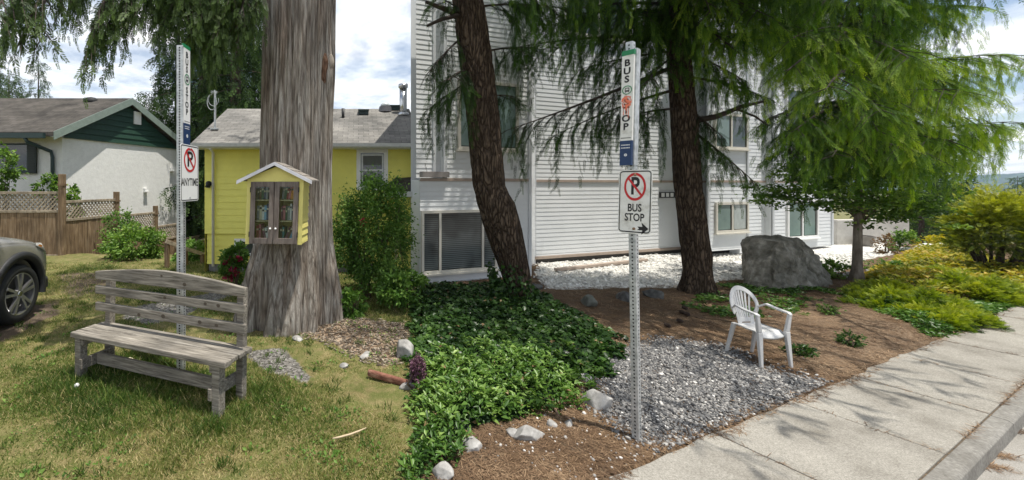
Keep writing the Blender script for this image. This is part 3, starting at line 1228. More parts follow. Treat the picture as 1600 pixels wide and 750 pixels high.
def cedar_disp(T, Zm, R):
    wv = .5 * (vnoise(np.cos(T) * 3, np.sin(T) * 3, Zm * 1.3) - .5)
    T = T + .10 * wv
    d = .05 * np.abs(2 * vnoise(np.cos(T) * 9 + 3, np.sin(T) * 9, Zm * .35) - 1) ** .7 + .018 * np.abs(2 * vnoise(np.cos(T) * 19 + 3, np.sin(T) * 19, Zm * .9) - 1) - .03
    d = d + .040 * (fbm(np.cos(T) * 24, np.sin(T) * 24, Zm * .8, 3) - .5)
    d = d + .012 * (vnoise(np.cos(T) * 48, np.sin(T) * 48, Zm * 1.2) - .5)
    fl = sstep(1.3, -.1, Zm)
    d = d + fl * (.05 * np.cos(5 * T + .6) + .05 * np.cos(9 * T + 2.1) + .03 * np.cos(14 * T))
    # old wound on the right and the burl under it
    z0 = H + (HY - 105) / F * 5.3
    a0 = math.radians(-50)
    w = np.exp(-(((T - 2 * np.pi - a0 + np.pi) % (2 * np.pi) - np.pi) / .13) ** 2 - ((Zm - z0) / .26) ** 2)
    return d - .05 * w + .045 * np.exp(-(((T - 2 * np.pi - a0 - .42 + np.pi) % (2 * np.pi) - np.pi) / .22) ** 2 - ((Zm - z0 + .05) / .25) ** 2)


trunk_mesh('trunk', path, 460, 330, cedar_disp, MCEDAR, cedar)
w = MB()
V, Fc = ICO4
wp = P(507, 106, 5.325)
wf = 1 + .5 * (fbm(V[:, 0] * 2.5 + 4, V[:, 1] * 2.5, V[:, 2] * 2.5) - .5)
w.add([(wp.x + q[0] * .040 + .012 * math.sin(q[2] * 3), wp.y + q[1] * .035, wp.z + q[2] * .19) for q in V * wf[:, None]], Fc.tolist())
w.build('bark_wound', mat_noise('red_brown_wood', [(.3, (.03, .016, .010)), (.5, (.12, .062, .036)), (.7, (.24, .15, .10))], 3, (16, 16, 2), bmp=1, dist=.03), cedar)
kn = MB()
kp = P(517, 97, 5.40)
V, Fc = ICO3
kn.add([(kp.x + q[0] * .042, kp.y + q[1] * .05, kp.z + q[2] * .105) for q in V * (1 + .18 * (fbm(V[:, 0] * 3, V[:, 1] * 3, V[:, 2] * 3) - .5)[:, None])], Fc.tolist())
kn.build('branch_knot', mat_noise('pale_knot_wood', [(.3, (.16, .13, .10)), (.6, (.38, .34, .29)), (.75, (.5, .46, .41))], 9, (1, 1, .4), bmp=.7), cedar, True)

MCEDLEAF = mat_leaf('cedar_fronds', [(.0, (.016, .028, .009)), (.35, (.042, .075, .018)), (.65, (.085, .14, .03)), (1, (.16, .23, .055))], .3)
rng = np.random.default_rng(5)
lst, limbs = [], MB()
# drooping boughs in the top left, and the ones they hang from out of sight above
for (x0, y0, Y0, x1, y1, Y1, sec, hang, ns) in (
        (120, -120, 4.6, 28, 70, 4.2, .42, .55, 10), (40, -60, 4.4, -30, 60, 4.0, .5, .5, 9), (80, -110, 4.5, 65, 62, 4.3, .36, .6, 9),
        (200, -90, 4.6, 133, 88, 4.3, .42, .6, 12), (240, -80, 4.7, 165, 45, 4.4, .45, .6, 12), (190, -60, 4.5, 145, 40, 4.3, .4, .7, 9),
        (300, -90, 4.8, 205, 22, 4.5, .5, .45, 12), (330, -80, 4.8, 255, 30, 4.6, .5, .4, 12), (360, -70, 4.9, 300, 40, 4.7, .55, .4, 14), (380, -40, 4.9, 330, 60, 4.8, .5, .4, 12), (400, -60, 5.0, 370, 40, 4.8, .5, .4, 12),
        (160, -110, 4.8, 110, -5, 4.6, .5, .45, 12), (250, -110, 4.9, 215, 0, 4.6, .55, .5, 14), (310, -110, 4.9, 285, 10, 4.6, .55, .5, 14), (60, -110, 4.6, 15, 20, 4.4, .5, .5, 12), (350, -110, 4.9, 340, 20, 4.8, .5, .5, 14)):
    tb, sp_ = bough(rng, P(x0, y0, Y0), P(x1, y1, Y1), .02, sec, int(ns * 1.6), hang, .034, .16, .6, .34, .24)
    add_limbs(limbs, tb, 5)
    lst.append(sp_)
top = path[-3][0]
for k in range(7):
    q = P(120 + 45 * k, -100, 4.6)
    limbs.tube([Vector((top.x, TC - .3, 5.0 + .1 * k)), Vector(((top.x + q.x) / 2, (TC + q.y) / 2, 5.3)), q], [.05, .035, .012], 6, False)
for k in range(26):                                          # crown far above the picture
    a, z = rng.uniform(0, 6.28), rng.uniform(7.5, 15)
    l = rng.uniform(1.4, 2.6)
    A = Vector((top.x, TC, z))
    tb, sp_ = bough(rng, A, A + Vector((l * math.cos(a), l * math.sin(a), -.6)), .08, 1.0, 8, .4, .2, .45, .3, .36, .2)
    add_limbs(limbs, tb, 4)
    lst.append(sp_)
limbs.build('branch', mat_plain('brown_branch', (.07, .055, .045), .9), cedar)
leaf_obj('crown', [sprays(rng, lst, FROND)], MCEDLEAF, cedar)

# ------------------------------------------------------------------ little library on the trunk
ang = 6
LF = Frame(P(429, 330, 4.78), ang, .035)
lib = thing('book_cabinet', 'little yellow book cabinet with glazed doors and gabled roof on the big trunk', 'book cabinet', LF.O)
w2, h2, dep = .325, .375, .30


def lpart(name, mat, fn, parent=lib, bev=0):
    mb = MB()
    fn(mb)
    return mb.build(name, mat, parent, False, bev)


MIN = mat_plain('cabinet_inside', (.45, .38, .22), .7)


def cab(mb):
    LF.box(mb, -w2, -w2 + .018, -h2, h2, -dep, -.004)
    LF.box(mb, w2 - .018, w2, -h2, h2, -dep, -.004)
    LF.box(mb, -w2 + .018, w2 - .018, -h2, -h2 + .018, -dep, -.004)
    LF.box(mb, -w2 + .018, w2 - .018, -h2 + .018, h2, -dep, -dep + .015)
    LF.box(mb, -w2 + .018, w2 - .018, h2 - .018, h2, -dep + .015, -.004)


lpart('case', MYEL2, cab)
zr = h2 + .155
lpart('gable', MYEL2, lambda q: q.prism([LF(-w2, h2 + .001, -.002), LF(w2, h2 + .001, -.002), LF(w2, h2 + .02, -.002), LF(0, zr - .01, -.002), LF(-w2, h2 + .02, -.002)], -LF.N * dep))


def side_laps(mb):
    for s in (-1, 1):
        z = h2
        while z > -h2 + .01:
            zl = max(-h2, z - .082)
            mb.add([LF(s * (w2 + .002), z, -.0), LF(s * (w2 + .002), z, -dep), LF(s * (w2 + .014), zl, -dep), LF(s * (w2 + .014), zl, 0), LF(s * (w2 + .002), zl, 0), LF(s * (w2 + .002), zl, -dep)],
                   [(0, 1, 2, 3), (3, 2, 5, 4), (0, 3, 4)])
            z = zl


lpart('side_boards', MYEL2, side_laps)
lpart('trim', MYEL2, lambda q: [LF.box(q, s * (w2 - .012) - .024, s * (w2 - .012) + .024, -h2 - .012, h2 + .004, -.004, .012) for s in (-1, 1)] + [LF.box(q, -w2 + .036, w2 - .036, h2 - .03, h2 + .018, -.003, .011)])
ov, lf = .12, -.01
MLIBROOF = mat_noise('weathered_cedar_shakes', [(.3, (.10, .085, .07)), (.5, (.24, .215, .19)), (.7, (.38, .35, .31))], 6, (3, 20, 3))


def shakes(mb):
    for s in (-1, 1):
        for k in range(4):
            t0, t1 = 1 - k / 4, 1 - (k + 1) / 4 - .02
            x0, x1 = s * (w2 + ov) * t0, s * (w2 + ov) * max(t1, 0)
            za, zb_ = h2 + .02 - .055 + (zr + .03 - h2 + .035) * (1 - t0), h2 + .02 - .055 + (zr + .03 - h2 + .035) * (1 - max(t1, 0))
            mb.prism([LF(x0, za + .012, .055), LF(x1, zb_ + .004, .055), LF(x1, zb_ + .016, .055), LF(x0, za + .026, .055)], -LF.N * (dep + .1))


rf = lpart('roof', MLIBROOF, shakes)


def fascia(mb):
    for s in (-1, 1):
        a, b_ = (s * (w2 + ov), h2 - .03), (0, zr + .035)
        mb.prism([LF(a[0], a[1] - .03, .056), LF(b_[0], b_[1] - .032, .056), LF(b_[0], b_[1] + .005, .056), LF(a[0], a[1] + .012, .056)], LF.N * .016)


lpart('fascia', mat_plain('pale_grey_paint', (.62, .62, .66), .5), fascia, rf)
MDOOR = mat_wood('brown_door_wood', [(.3, (.10, .08, .07)), (.5, (.19, .16, .14)), (.7, (.27, .235, .21))], (14, 14, 1.5), 2.5)
MGLASS = mat_glass_pane('door_glass')
for s in (-1, 1):
    x0, x1 = (-.285, -.003) if s < 0 else (.003, .285)
    zb0, zt0 = -h2 - .004, h2 - .032

    def dfr(mb):
        LF.box(mb, x0, x0 + .058, zb0, zt0, .0125, .034)
        LF.box(mb, x1 - .058, x1, zb0, zt0, .0125, .034)
        LF.box(mb, x0 + .058, x1 - .058, zt0 - .058, zt0, .0125, .033)
        LF.box(mb, x0 + .058, x1 - .058, zb0, zb0 + .068, .0125, .033)
    dr = lpart('door', MDOOR, dfr, lib, .003)
    lpart('glass', MGLASS, lambda q: LF.box(q, x0 + .058, x1 - .058, zb0 + .068, zt0 - .058, .018, .021), dr)
    kx = -.032 if s < 0 else .032
    mb = MB()
    mb.add([LF(kx, -.20, .047) + Vector(q) * .013 for q in ICO2[0]], ICO2[1].tolist())
    mb.build('knob', MWHITE, dr, True)
    for z in (-.27, .25):
        lpart('hinge', MBLACK, lambda q: LF.box(q, (x0 - .006 if s < 0 else x1 - .004), (x0 + .004 if s < 0 else x1 + .006), z - .03, z + .03, .014, .037), dr)
shz = (-.357, -.110, .135)
for z in shz[1:]:
    lpart('shelf', MIN, lambda q: LF.box(q, -w2 + .019, w2 - .019, z - .016, z, -dep + .016, -.012))
lpart('divider', MIN, lambda q: LF.box(q, -.02, .02, -.355, .354, -dep + .016, -.012))
CN = [('navy', (.02, .035, .10)), ('dark red', (.22, .02, .025)), ('white', (.7, .69, .66)), ('light blue', (.22, .42, .60)), ('black', (.02, .02, .022)), ('grey', (.25, .26, .27)), ('plum', (.14, .035, .08)), ('orange', (.6, .22, .03)),
      ('dark green', (.03, .09, .05)), ('brown', (.13, .07, .04)), ('teal', (.03, .20, .22)), ('cream', (.62, .55, .40)), ('yellow', (.65, .45, .05)), ('pink', (.5, .16, .2))]
CD = dict(CN)
BM_ = {n: mat_plain(n.replace(' ', '_') + '_cover', c, .5, var=.1, scale=40) for n, c in CN}
rows = {('top', -1): ['black', 'brown', 'dark green', 'navy', 'grey', 'black'], ('top', 1): ['grey', 'dark green', 'dark red', 'pink', 'orange', 'yellow'],
        ('middle', -1): ['grey', 'cream', 'white', 'light blue', 'navy', 'teal', 'black'], ('middle', 1): ['plum', 'pink', 'dark green', 'grey', 'white', 'navy', 'cream'],
        ('bottom', -1): ['dark red', 'pink', 'plum', 'white', 'grey', 'dark green'], ('bottom', 1): ['black', 'teal', 'plum', 'brown', 'light blue', 'grey']}
ORD = ['leftmost', 'second from left', 'third from left', 'fourth from left', 'fifth from left', 'sixth from left', 'seventh from left']
hmax = {'top': .155, 'middle': .195, 'bottom': .20}
rb = random.Random(3)
for (sh, s), names in rows.items():
    z = {'bottom': shz[0], 'middle': shz[1], 'top': shz[2]}[sh] + .001
    x = -.235 if s < 0 else .056
    lean0 = {'bottom': -.10 if s < 0 else .36}.get(sh, 0)
    for k, nm in enumerate(names):
        bw = rb.uniform(.020, .031)
        bh = hmax[sh] * rb.uniform(.78, 1)
        lean = 0
        if sh == 'bottom':
            lean = (-.28 + .02 * k) if s < 0 and k > 1 else (.34 if s > 0 and k > 1 else 0)
            if s < 0 and k == 2:
                x += .045
        if sh == 'top' and s > 0:
            lean = .16
        mb = MB()
        ca, sa = math.cos(lean), math.sin(lean)
        poly = []
        x_piv = x + (bw if lean < 0 else 0)
        for u, t in ((0, 0), (bw, 0), (bw, bh), (0, bh)):
            uu = u - (bw if lean < 0 else 0)
            poly.append(LF(x_piv + uu * ca + t * sa, z + t * ca - uu * sa + (bw * abs(sa) if lean else 0), -.06 - rb.uniform(0, .004)))
        mb.prism(poly, -LF.N * .13)
        o = mb.build('book', BM_[nm], None, False, .0015)
        band = MB()
        zb2 = bh * rb.uniform(.55, .75)
        pb = []
        for u, t in ((.003, zb2), (bw - .003, zb2), (bw - .003, zb2 + .022), (.003, zb2 + .022)):
            uu = u - (bw if lean < 0 else 0)
            pb.append(LF(x_piv + uu * ca + t * sa, z + t * ca - uu * sa + (bw * abs(sa) if lean else 0), -.0595))
        band.add(pb, [(0, 1, 2, 3)])
        band.build('spine_title', BM_['cream' if CD[nm][0] < .4 else 'black'], o)
        tag(o, f'{nm} book on the {sh} shelf behind the {"left" if s < 0 else "right"} cabinet door, {ORD[k]}', 'book', 'books in the little cabinet')
        x += bw + rb.uniform(.0005, .003)
# ------------------------------------------------------------------ yellow house
YW = 8.5
hx0, hx1 = P(320, 0, YW).x, 1.24
yh = thing('yellow_house', 'bright yellow lap sided house with a grey shingle roof behind the big trunk', 'house', (-1.0, YW + 1, 0))


def zpx(y, Y):
    return H - (y - HY) / F * Y


zt, zm_, zf = zpx(226, YW), zpx(365, YW), zpx(413, YW)
mb = MB()
lap_siding(mb, (hx0, YW, 0), (1, 0, 0), hx1 - hx0, zm_, zt, .133, .013, (0, -1, 0))
lap_siding(mb, (hx0 + .03, YW + .05, 0), (1, 0, 0), hx1 - hx0 - .03, zf, zm_ - .001, .133, .013, (0, -1, 0))
mb.add([(hx0, YW, zt), (hx0, YW + 4.2, zt), (hx0, YW + 4.2, -.5), (hx0, YW, -.5), (hx1, YW, zt), (hx1, YW + 4.2, zt), (hx1, YW + 4.2, -.5), (hx1, YW, -.5), (hx0, YW + 2.1, zt + 1.0), (hx1, YW + 2.1, zt + 1.0)],
       [(0, 1, 2, 3), (4, 7, 6, 5), (1, 5, 6, 2), (0, 8, 1), (4, 5, 9)])
mb.add([(hx0, YW + .002, zm_), (hx1, YW + .002, zm_), (hx1, YW + .052, zm_), (hx0, YW + .052, zm_)], [(0, 1, 2, 3)])
mb.build('wall', MYEL, yh)
mb = MB()
mb.box(((hx0 + hx1) / 2 + .03, YW + .12, (zf - .6) / 2), (hx1 - hx0 - .06, .1, zf + .6))
mb.build('foundation', MFOUND, yh)
ye, yr = YW - .38, YW + 1.9
xe = P(298, 0, ye).x
ze, zr_ = zpx(224, ye), zpx(170, yr)
sl_ = (zr_ - ze) / (yr - ye)
mb = MB()
mb.prism([(xe, ye, ze), (xe, yr, zr_), (xe, 2 * yr - ye, ze), (xe, 2 * yr - ye, ze - .06), (xe, yr, zr_ - .06), (xe, ye, ze - .06)], (hx1 + .05 - xe, 0, 0))
rf = mb.build('roof', MSHING, yh)
mb = MB()
mb.box(((xe + hx1) / 2, ye + .2, ze - .08), (hx1 - xe - .02, .40, .016))
mb.build('soffit', MWHITE, yh)
MGUT = mat_plain('gutter_white', (.55, .56, .55), .5)
mb = MB()
mb.prism([(xe, ye - .002, ze - .005), (xe, ye - .11, ze - .005), (xe, ye - .10, ze - .07), (xe, ye - .06, ze - .10), (xe, ye - .002, ze - .10)], (hx1 - xe + .04, 0, 0))
mb.build('gutter', MGUT, yh)


def on_roof(x, y):
    """point of the front roof slope at a pixel"""
    # z = ze + sl*(Y-ye), z = H-(y-HY)/F*Y
    Y = (H - ze + sl_ * ye) / (sl_ + (y - HY) / F)
    return P(x, y, Y)


q = on_roof(336, 203)
mb = MB()
mb.tube([q - Vector((0, 0, .05)), q + Vector((0, 0, .86))], .024, 10)
mb.box(q + Vector((0, 0, .02)), (.16, .14, .03))
mb.box(q + Vector((-.02, 0, .82)), (.13, .035, .05))
o = mb.build('service_mast', MSTEEL, rf)
mb = MB()
c = q + Vector((-.01, -.02, .8))
mb.tube([c + Vector((-.10 * math.sin(a) - .05, -.01, -.20 + .17 * math.cos(a))) for a in np.linspace(0, 5.5, 16)], .008, 5)
mb.tube([c + Vector((-.11 * math.sin(a) - .02, .01, -.15 + .13 * math.cos(a))) for a in np.linspace(0.3, 5.0, 14)], .007, 5)
mb.build('mast_wire', MSTEEL, o)
mb = MB()
q = on_roof(630, 178)
mb.tube([q - Vector((0, 0, .15)), q + Vector((0, 0, .62))], .09, 18)
mb.tube([q + Vector((0, 0, .64)), q + Vector((0, 0, .72))], .115, 18)
mb.tube([q - Vector((0, 0, .05)), q + Vector((0, 0, .03))], [.17, .12], 18)
mb.build('flue_pipe', MCHROME, rf, True)
q = on_roof(602, 173)
mb = MB()
mb.tube([q - Vector((0, 0, .04)), q + Vector((0, 0, .10))], [.17, .15], 16)
o = mb.build('roof_vent', mat_plain('grey_vent', (.10, .10, .11), .5), rf)
mb = MB()
mb.add([q + Vector((v_[0] * .13, v_[1] * .13, .10 + max(0, v_[2]) * .12)) for v_ in ICO2[0]], ICO2[1].tolist())
mb.build('clear_dome', mat_plain('hazy_plastic', (.5, .54, .55), .15), o, True)
q = on_roof(536, 184)
mb = MB()
mb.tube([q - Vector((0, 0, .1)), q + Vector((0, 0, .22))], .035, 10)
mb.build('vent_pipe', MBLACK, rf, True)
for px_, py_, sw in ((568, 178, .12), (619, 171, .16)):
    q = on_roof(px_, py_)
    mb = MB()
    mb.prism([q + Vector((-sw, -.1, -.03)), q + Vector((sw, -.1, -.03)), q + Vector((sw, .15, -.03)), q + Vector((-sw, .15, -.03))], (0, 0, .09))
    mb.prism([q + Vector((-sw * 1.1, -.14, .06)), q + Vector((sw * 1.1, -.14, .06)), q + Vector((sw * 1.1, .2, .10)), q + Vector((-sw * 1.1, .2, .10))], (0, 0, .03))
    mb.build('box_vent', MTRIMD, rf)


def window_frame(name, x0, x1, z0, z1, Y, wd, parent, mat, mull=(), bars=(), glass=MDARKGL, U=Vector((1, 0, 0)), O=None, nrm=Vector((0, -1, 0)), proud=.035, sill=True):
    """framed window on a wall: frame with mullions at fractions, a pane and a sill"""
    O = O if O is not None else Vector((0, Y, 0))

    def q(u, z, d):
        return O + U * u + Vector((0, 0, z)) + nrm * d

    def bx(mb, u0, u1, a0, a1, d0, d1):
        mb.add([q(u, z, d) for d in (d0, d1) for z in (a0, a1) for u in (u0, u1)], [(0, 2, 3, 1), (4, 5, 7, 6), (0, 1, 5, 4), (2, 6, 7, 3), (0, 4, 6, 2), (1, 3, 7, 5)])
    mb = MB()
    bx(mb, x0, x0 + wd, z0, z1, .004, proud)
    bx(mb, x1 - wd, x1, z0, z1, .004, proud)
    bx(mb, x0 + wd, x1 - wd, z1 - wd, z1, .004, proud - .001)
    bx(mb, x0 + wd, x1 - wd, z0, z0 + wd, .004, proud - .001)
    for f_ in mull:
        u = x0 + (x1 - x0) * f_
        bx(mb, u - wd * .45, u + wd * .45, z0 + wd, z1 - wd, .005, proud - .004)
    for f_ in bars:
        z = z0 + (z1 - z0) * f_
        bx(mb, x0 + wd, x1 - wd, z - wd * .4, z + wd * .4, .006, proud - .003)
    w = mb.build('window', mat, parent)
    g = MB()
    bx(g, x0 + wd * .9, x1 - wd * .9, z0 + wd * .9, z1 - wd * .9, .003, .025)
    g.build('pane', glass, w)
    if sill:
        s_ = MB()
        bx(s_, x0 - .03, x1 + .03, z0 - .035, z0 - .001, .005, proud + .03)
        s_.build('sill', mat, w)
    return w


a, b_ = P(557, 233, YW), P(606, 297, YW)
wn = window_frame('window', a.x, b_.x, b_.z, a.z, YW, .085, yh, MWHITE, (), (), sill=False)
ib = MB()
a2, b2 = P(565, 241, YW - .03), P(599, 291, YW - .03)
for x0, x1, z0, z1 in ((a2.x, a2.x + .03, b2.z, a2.z), (b2.x - .03, b2.x, b2.z, a2.z), (a2.x, b2.x, a2.z - .03, a2.z), (a2.x, b2.x, b2.z, b2.z + .03), (a2.x, b2.x, (a2.z + b2.z) / 2 - .02, (a2.z + b2.z) / 2 + .02)):
    ib.box(((x0 + x1) / 2, YW - .034, (z0 + z1) / 2), (x1 - x0, .03 + random.uniform(0, .004), z1 - z0))
ib.build('sash', mat_plain('grey_white_vinyl', (.60, .62, .63), .4), wn)
bl = MB()
bl.box(((a2.x + b2.x) / 2, YW - .0285, (a2.z * .8 + b2.z * .2)), (b2.x - a2.x - .05, .002, (a2.z - b2.z) * .28))
bl.build('blind', mat_plain('grey_blind', (.13, .14, .13), .7), wn)
a, b_ = P(366, 373, YW), P(386, 400, YW)
window_frame('window', a.x, a.x + .45, b_.z, a.z, YW + .03, .06, yh, MWHITE, sill=False)
for xp, y0, y1 in ((333, 236, 416),):
    mb = MB()
    t0, t1 = P(xp - 5, y0 - 5, ye - .05), P(xp, y0 + 3, YW - .06)
    mb.tube([t0, P(xp - 3, y0 - 2, ye + .05), t1, P(xp, y1, YW - .06)], .028, 8)
    mb.build('downspout', MWHITE, yh, True)
mb = MB()
q = P(326, 287, YW - .05)
mb.tube([q + Vector((0, .05, 0)), q + Vector((0, -.03, 0))], .055, 12)
mb.tube([q + Vector((.0, -.02, .03)), q + Vector((0, -.06, -.07))], [.03, .055], 10)
mb.build('porch_light', MBLACK, yh, True)
# little entry wing at the right end
px0, py0 = P(622, 0, 7.95).x, 7.95
mb = MB()
lap_siding(mb, (px0, py0, 0), (1, 0, 0), hx1 - px0 - .12, -.1, zpx(303, py0), .15, .014, (0, -1, 0))
mb.add([(px0, py0, -.1), (px0, YW, -.1), (px0, YW, zpx(303, py0)), (px0, py0, zpx(303, py0))], [(0, 1, 2, 3)])
mb.build('wing_wall', MYEL, yh)
mb = MB()
r0, r1, r2 = P(600, 293, 7.75), P(606, 291, YW - .03), P(640, 277, YW - .03)
xr = hx1 - .12
mb.prism([(r0.x, 7.72, zpx(300, 7.72)), (xr, 7.72, zpx(300, 7.72)), (xr, YW - .02, zpx(279, YW)), (P(622, 0, YW).x, YW - .02, zpx(281, YW))], (0, 0, .035))
rw = mb.build('wing_roof', MSHING2, yh)
mb = MB()
mb.beam((r0.x - .012, 7.70, zpx(297, 7.72)), (P(621, 0, YW).x, YW - .05, zpx(278, YW)), .03, .06)
mb.build('rake_trim', MTRIMD, rw)
mb = MB()
mb.prism([(r0.x, 7.71, zpx(300, 7.72)), (r0.x, 7.61, zpx(299, 7.72)), (r0.x, 7.63, zpx(307, 7.72)), (r0.x, 7.71, zpx(308, 7.72))], (xr - r0.x, 0, 0))
mb.build('wing_gutter', MGUT, rw)
mb = MB()
mb.tube([P(607, 303, 7.68), P(615, 306, 7.75), P(619, 312, 7.86), P(619, 410, 7.86)], .028, 8)
mb.build('downspout', mat_plain('cream_pipe', (.62, .58, .40), .5), yh, True)

# ------------------------------------------------------------------ white house
wh = thing('white_house', 'white stucco house with dark green gable boards and an old brown shingle roof', 'house', (-9.3, 15, 0))
c0 = P(97, 213, 12.8)
c1 = P(277, 235, 16.9)
cL = Vector((-16.5, 12.75, 0))
mb = MB()
ez = c0.z
A_, B_ = Vector((c0.x, c0.y, 0)), Vector((c1.x, c1.y, 0))
mid = (A_ + B_) / 2
mb.add([(A_.x, A_.y, ez), (B_.x, B_.y, ez), (B_.x, B_.y, -3), (A_.x, A_.y, -3), (cL.x, cL.y, ez), (cL.x, cL.y, -3)], [(0, 1, 2, 3), (0, 3, 5, 4)])
mb.add([(cL.x + 2.2, cL.y + 4.2, ez), (cL.x + 2.2, cL.y + 4.2, -3)], [])
mb.f += [(4, 5, 7, 6), (6, 7, 2, 1)]
mb.build('wall', MSTUCCO, wh)
rdz = P(222, 165, 14.9).z
gn = (B_ - A_).cross(Vector((0, 0, 1))).normalized()
if gn.x < 0:
    gn = -gn
mb = MB()
n_l = 7
for k in range(n_l):                                           # gable boards, each lapping over the one below
    z0, z1 = ez + (rdz - ez) * k / n_l - .04, ez + (rdz - ez) * (k + 1) / n_l
    f0, f1 = max(0, (z0 - ez) / (rdz - ez)), min(1, (z1 - ez) / (rdz - ez))
    p = [A_ + (B_ - A_) * (.5 * f0), A_ + (B_ - A_) * (1 - .5 * f0), A_ + (B_ - A_) * (1 - .5 * f1), A_ + (B_ - A_) * (.5 * f1)]
    mb.add([(*(p[0] + gn * .06).xy, z0), (*(p[1] + gn * .06).xy, z0), (*(p[2] + gn * .025).xy, z1), (*(p[3] + gn * .025).xy, z1), (*(p[0] + gn * .01).xy, z0), (*(p[1] + gn * .01).xy, z0)], [(0, 1, 2, 3), (0, 4, 5, 1)])
mb.build('gable_boards', MDGREEN, wh)
ovh = gn * .22
mb = MB()
fd = (cL - A_).normalized()
eA = A_ - Vector((0, .55, 0)) + ovh
eB = B_ + (B_ - A_).normalized() * .5 + ovh
R0 = mid + ovh
sl2 = (rdz - ez) / ((B_ - A_).length / 2)
zl = ez - .06
LL = 8.5
th_ = Vector((0, 0, .12))
for p, q in ((eA, R0), (R0, eB)):
    zp, zq = (zl, rdz + .12) if p is eA else (rdz + .12, zl)
    pl = Vector((p.x - LL, p.y + (0 if p is eA else 0), 0))
    ql = Vector((q.x - LL, q.y, 0))
    mb.prism([(p.x, p.y, zp), (q.x, q.y, zq), (ql.x, ql.y, zq), (pl.x, pl.y, zp)], th_)
rf = mb.build('roof', MSHING2, wh)
mb = MB()
for p, q, zp, zq in ((eA, R0, zl, rdz + .12), (R0, eB, rdz + .12, zl)):
    mb.prism([(p.x + .004, p.y, zp + .13), (q.x + .004, q.y, zq + .13), (q.x + .004, q.y, zq - .12), (p.x + .004, p.y, zp - .12)], gn * .04)
mb.build('rake_board', MTRIMG, rf)
mb = MB()
for p, q, zp, zq in ((eA, R0, zl, rdz + .12), (R0, eB, rdz + .12, zl)):
    i0, i1 = p - ovh, q - ovh
    mb.prism([(p.x, p.y, zp - .012), (q.x, q.y, zq - .012), (i1.x, i1.y, zq - .012), (i0.x, i0.y, zp - .012)], (0, 0, -.02))
mb.build('soffit', mat_plain('pale_soffit', (.48, .50, .46), .7), rf)
mb = MB()
mb.box((eA.x - LL / 2 - .1, eA.y - .06, zl - .0), (LL - .25, .11, .15))
mb.build('gutter', MTRIMD, rf)
mb = MB()
q = R0 + Vector((-2.6, -.9, rdz - .1))
q = P(143, 159, 14.6)
mb.add([q + Vector((v_[0] * .26, v_[1] * .26, v_[2] * .17)) for v_ in ICO2[0]], ICO2[1].tolist())
mb.tube([q + Vector((0, 0, -.4)), q], .2, 14)
mb.build('roof_vent', MRUBBER, rf, True)
mb = MB()
xg = c0.x - .16
mb.tube([(xg - .45, eA.y - .05, zl - .05), (xg - .40, eA.y - .02, zl - .18), (xg - .12, A_.y - .09, zl - .42), (xg - .08, A_.y - .08, zl - .6), (xg - .08, A_.y - .08, 0)], .055, 8)
mb.build('downspout', MTRIMD, wh, True)
a, b_ = P(-70, 224, 12.72), P(44, 269, 12.72)
window_frame('window', a.x, b_.x, b_.z, a.z, 12.76, .05, wh, MTRIMD, (.5,), ())
cu = MB()
cx0, cx1 = P(20, 0, 12.72).x, P(42, 0, 12.72).x
for k in range(9):
    cu.box((cx0 + (cx1 - cx0) * (k + .5) / 9, 12.742, (a.z + b_.z) / 2), ((cx1 - cx0) / 9 * .8, .006, (a.z - b_.z) * .86))
cu.build('curtain', mat_plain('grey_curtain', (.22, .25, .22), .8), wh)
mb = MB()
a, b_ = P(43, 224, 12.7), P(56, 271, 12.7)
mb.box(((a.x + b_.x) / 2, 12.72, (a.z + b_.z) / 2), (b_.x - a.x, .05, a.z - b_.z))
for k in range(12):
    mb.box(((a.x + b_.x) / 2, 12.69, b_.z + (a.z - b_.z) * (k + .5) / 12), (b_.x - a.x - .06, .02, .03))
mb.build('shutter', mat_plain('black_green_shutter', (.012, .022, .02), .5), wh)


def on_gable(f, z, d=.07):
    p = A_ + (B_ - A_) * f + gn * d
    return Vector((p.x, p.y, z))


gd = (B_ - A_).normalized()
GR = Matrix((gd, gn, Vector((0, 0, 1)))).transposed()
mb = MB()
mb.box(on_gable(.575, P(208, 183, 14.9).z, .08), (.28, .05, .46), GR)
for k in range(6):
    mb.box(on_gable(.575, P(208, 183, 14.9).z - .17 + .068 * k, .108), (.17, .012, .02), GR)
mb.build('gable_vent', MWHITE, wh)
for f_, zz_ in ((.66, 1.62), (.93, 2.45)):
    mb = MB()
    mb.box(on_gable(f_, zz_, .05), (.15, .12, .15), GR)
    mb.box(on_gable(f_, zz_ - .05, .12), (.17, .05, .04), GR)
    mb.build('wall_vent', MWHITE, wh)

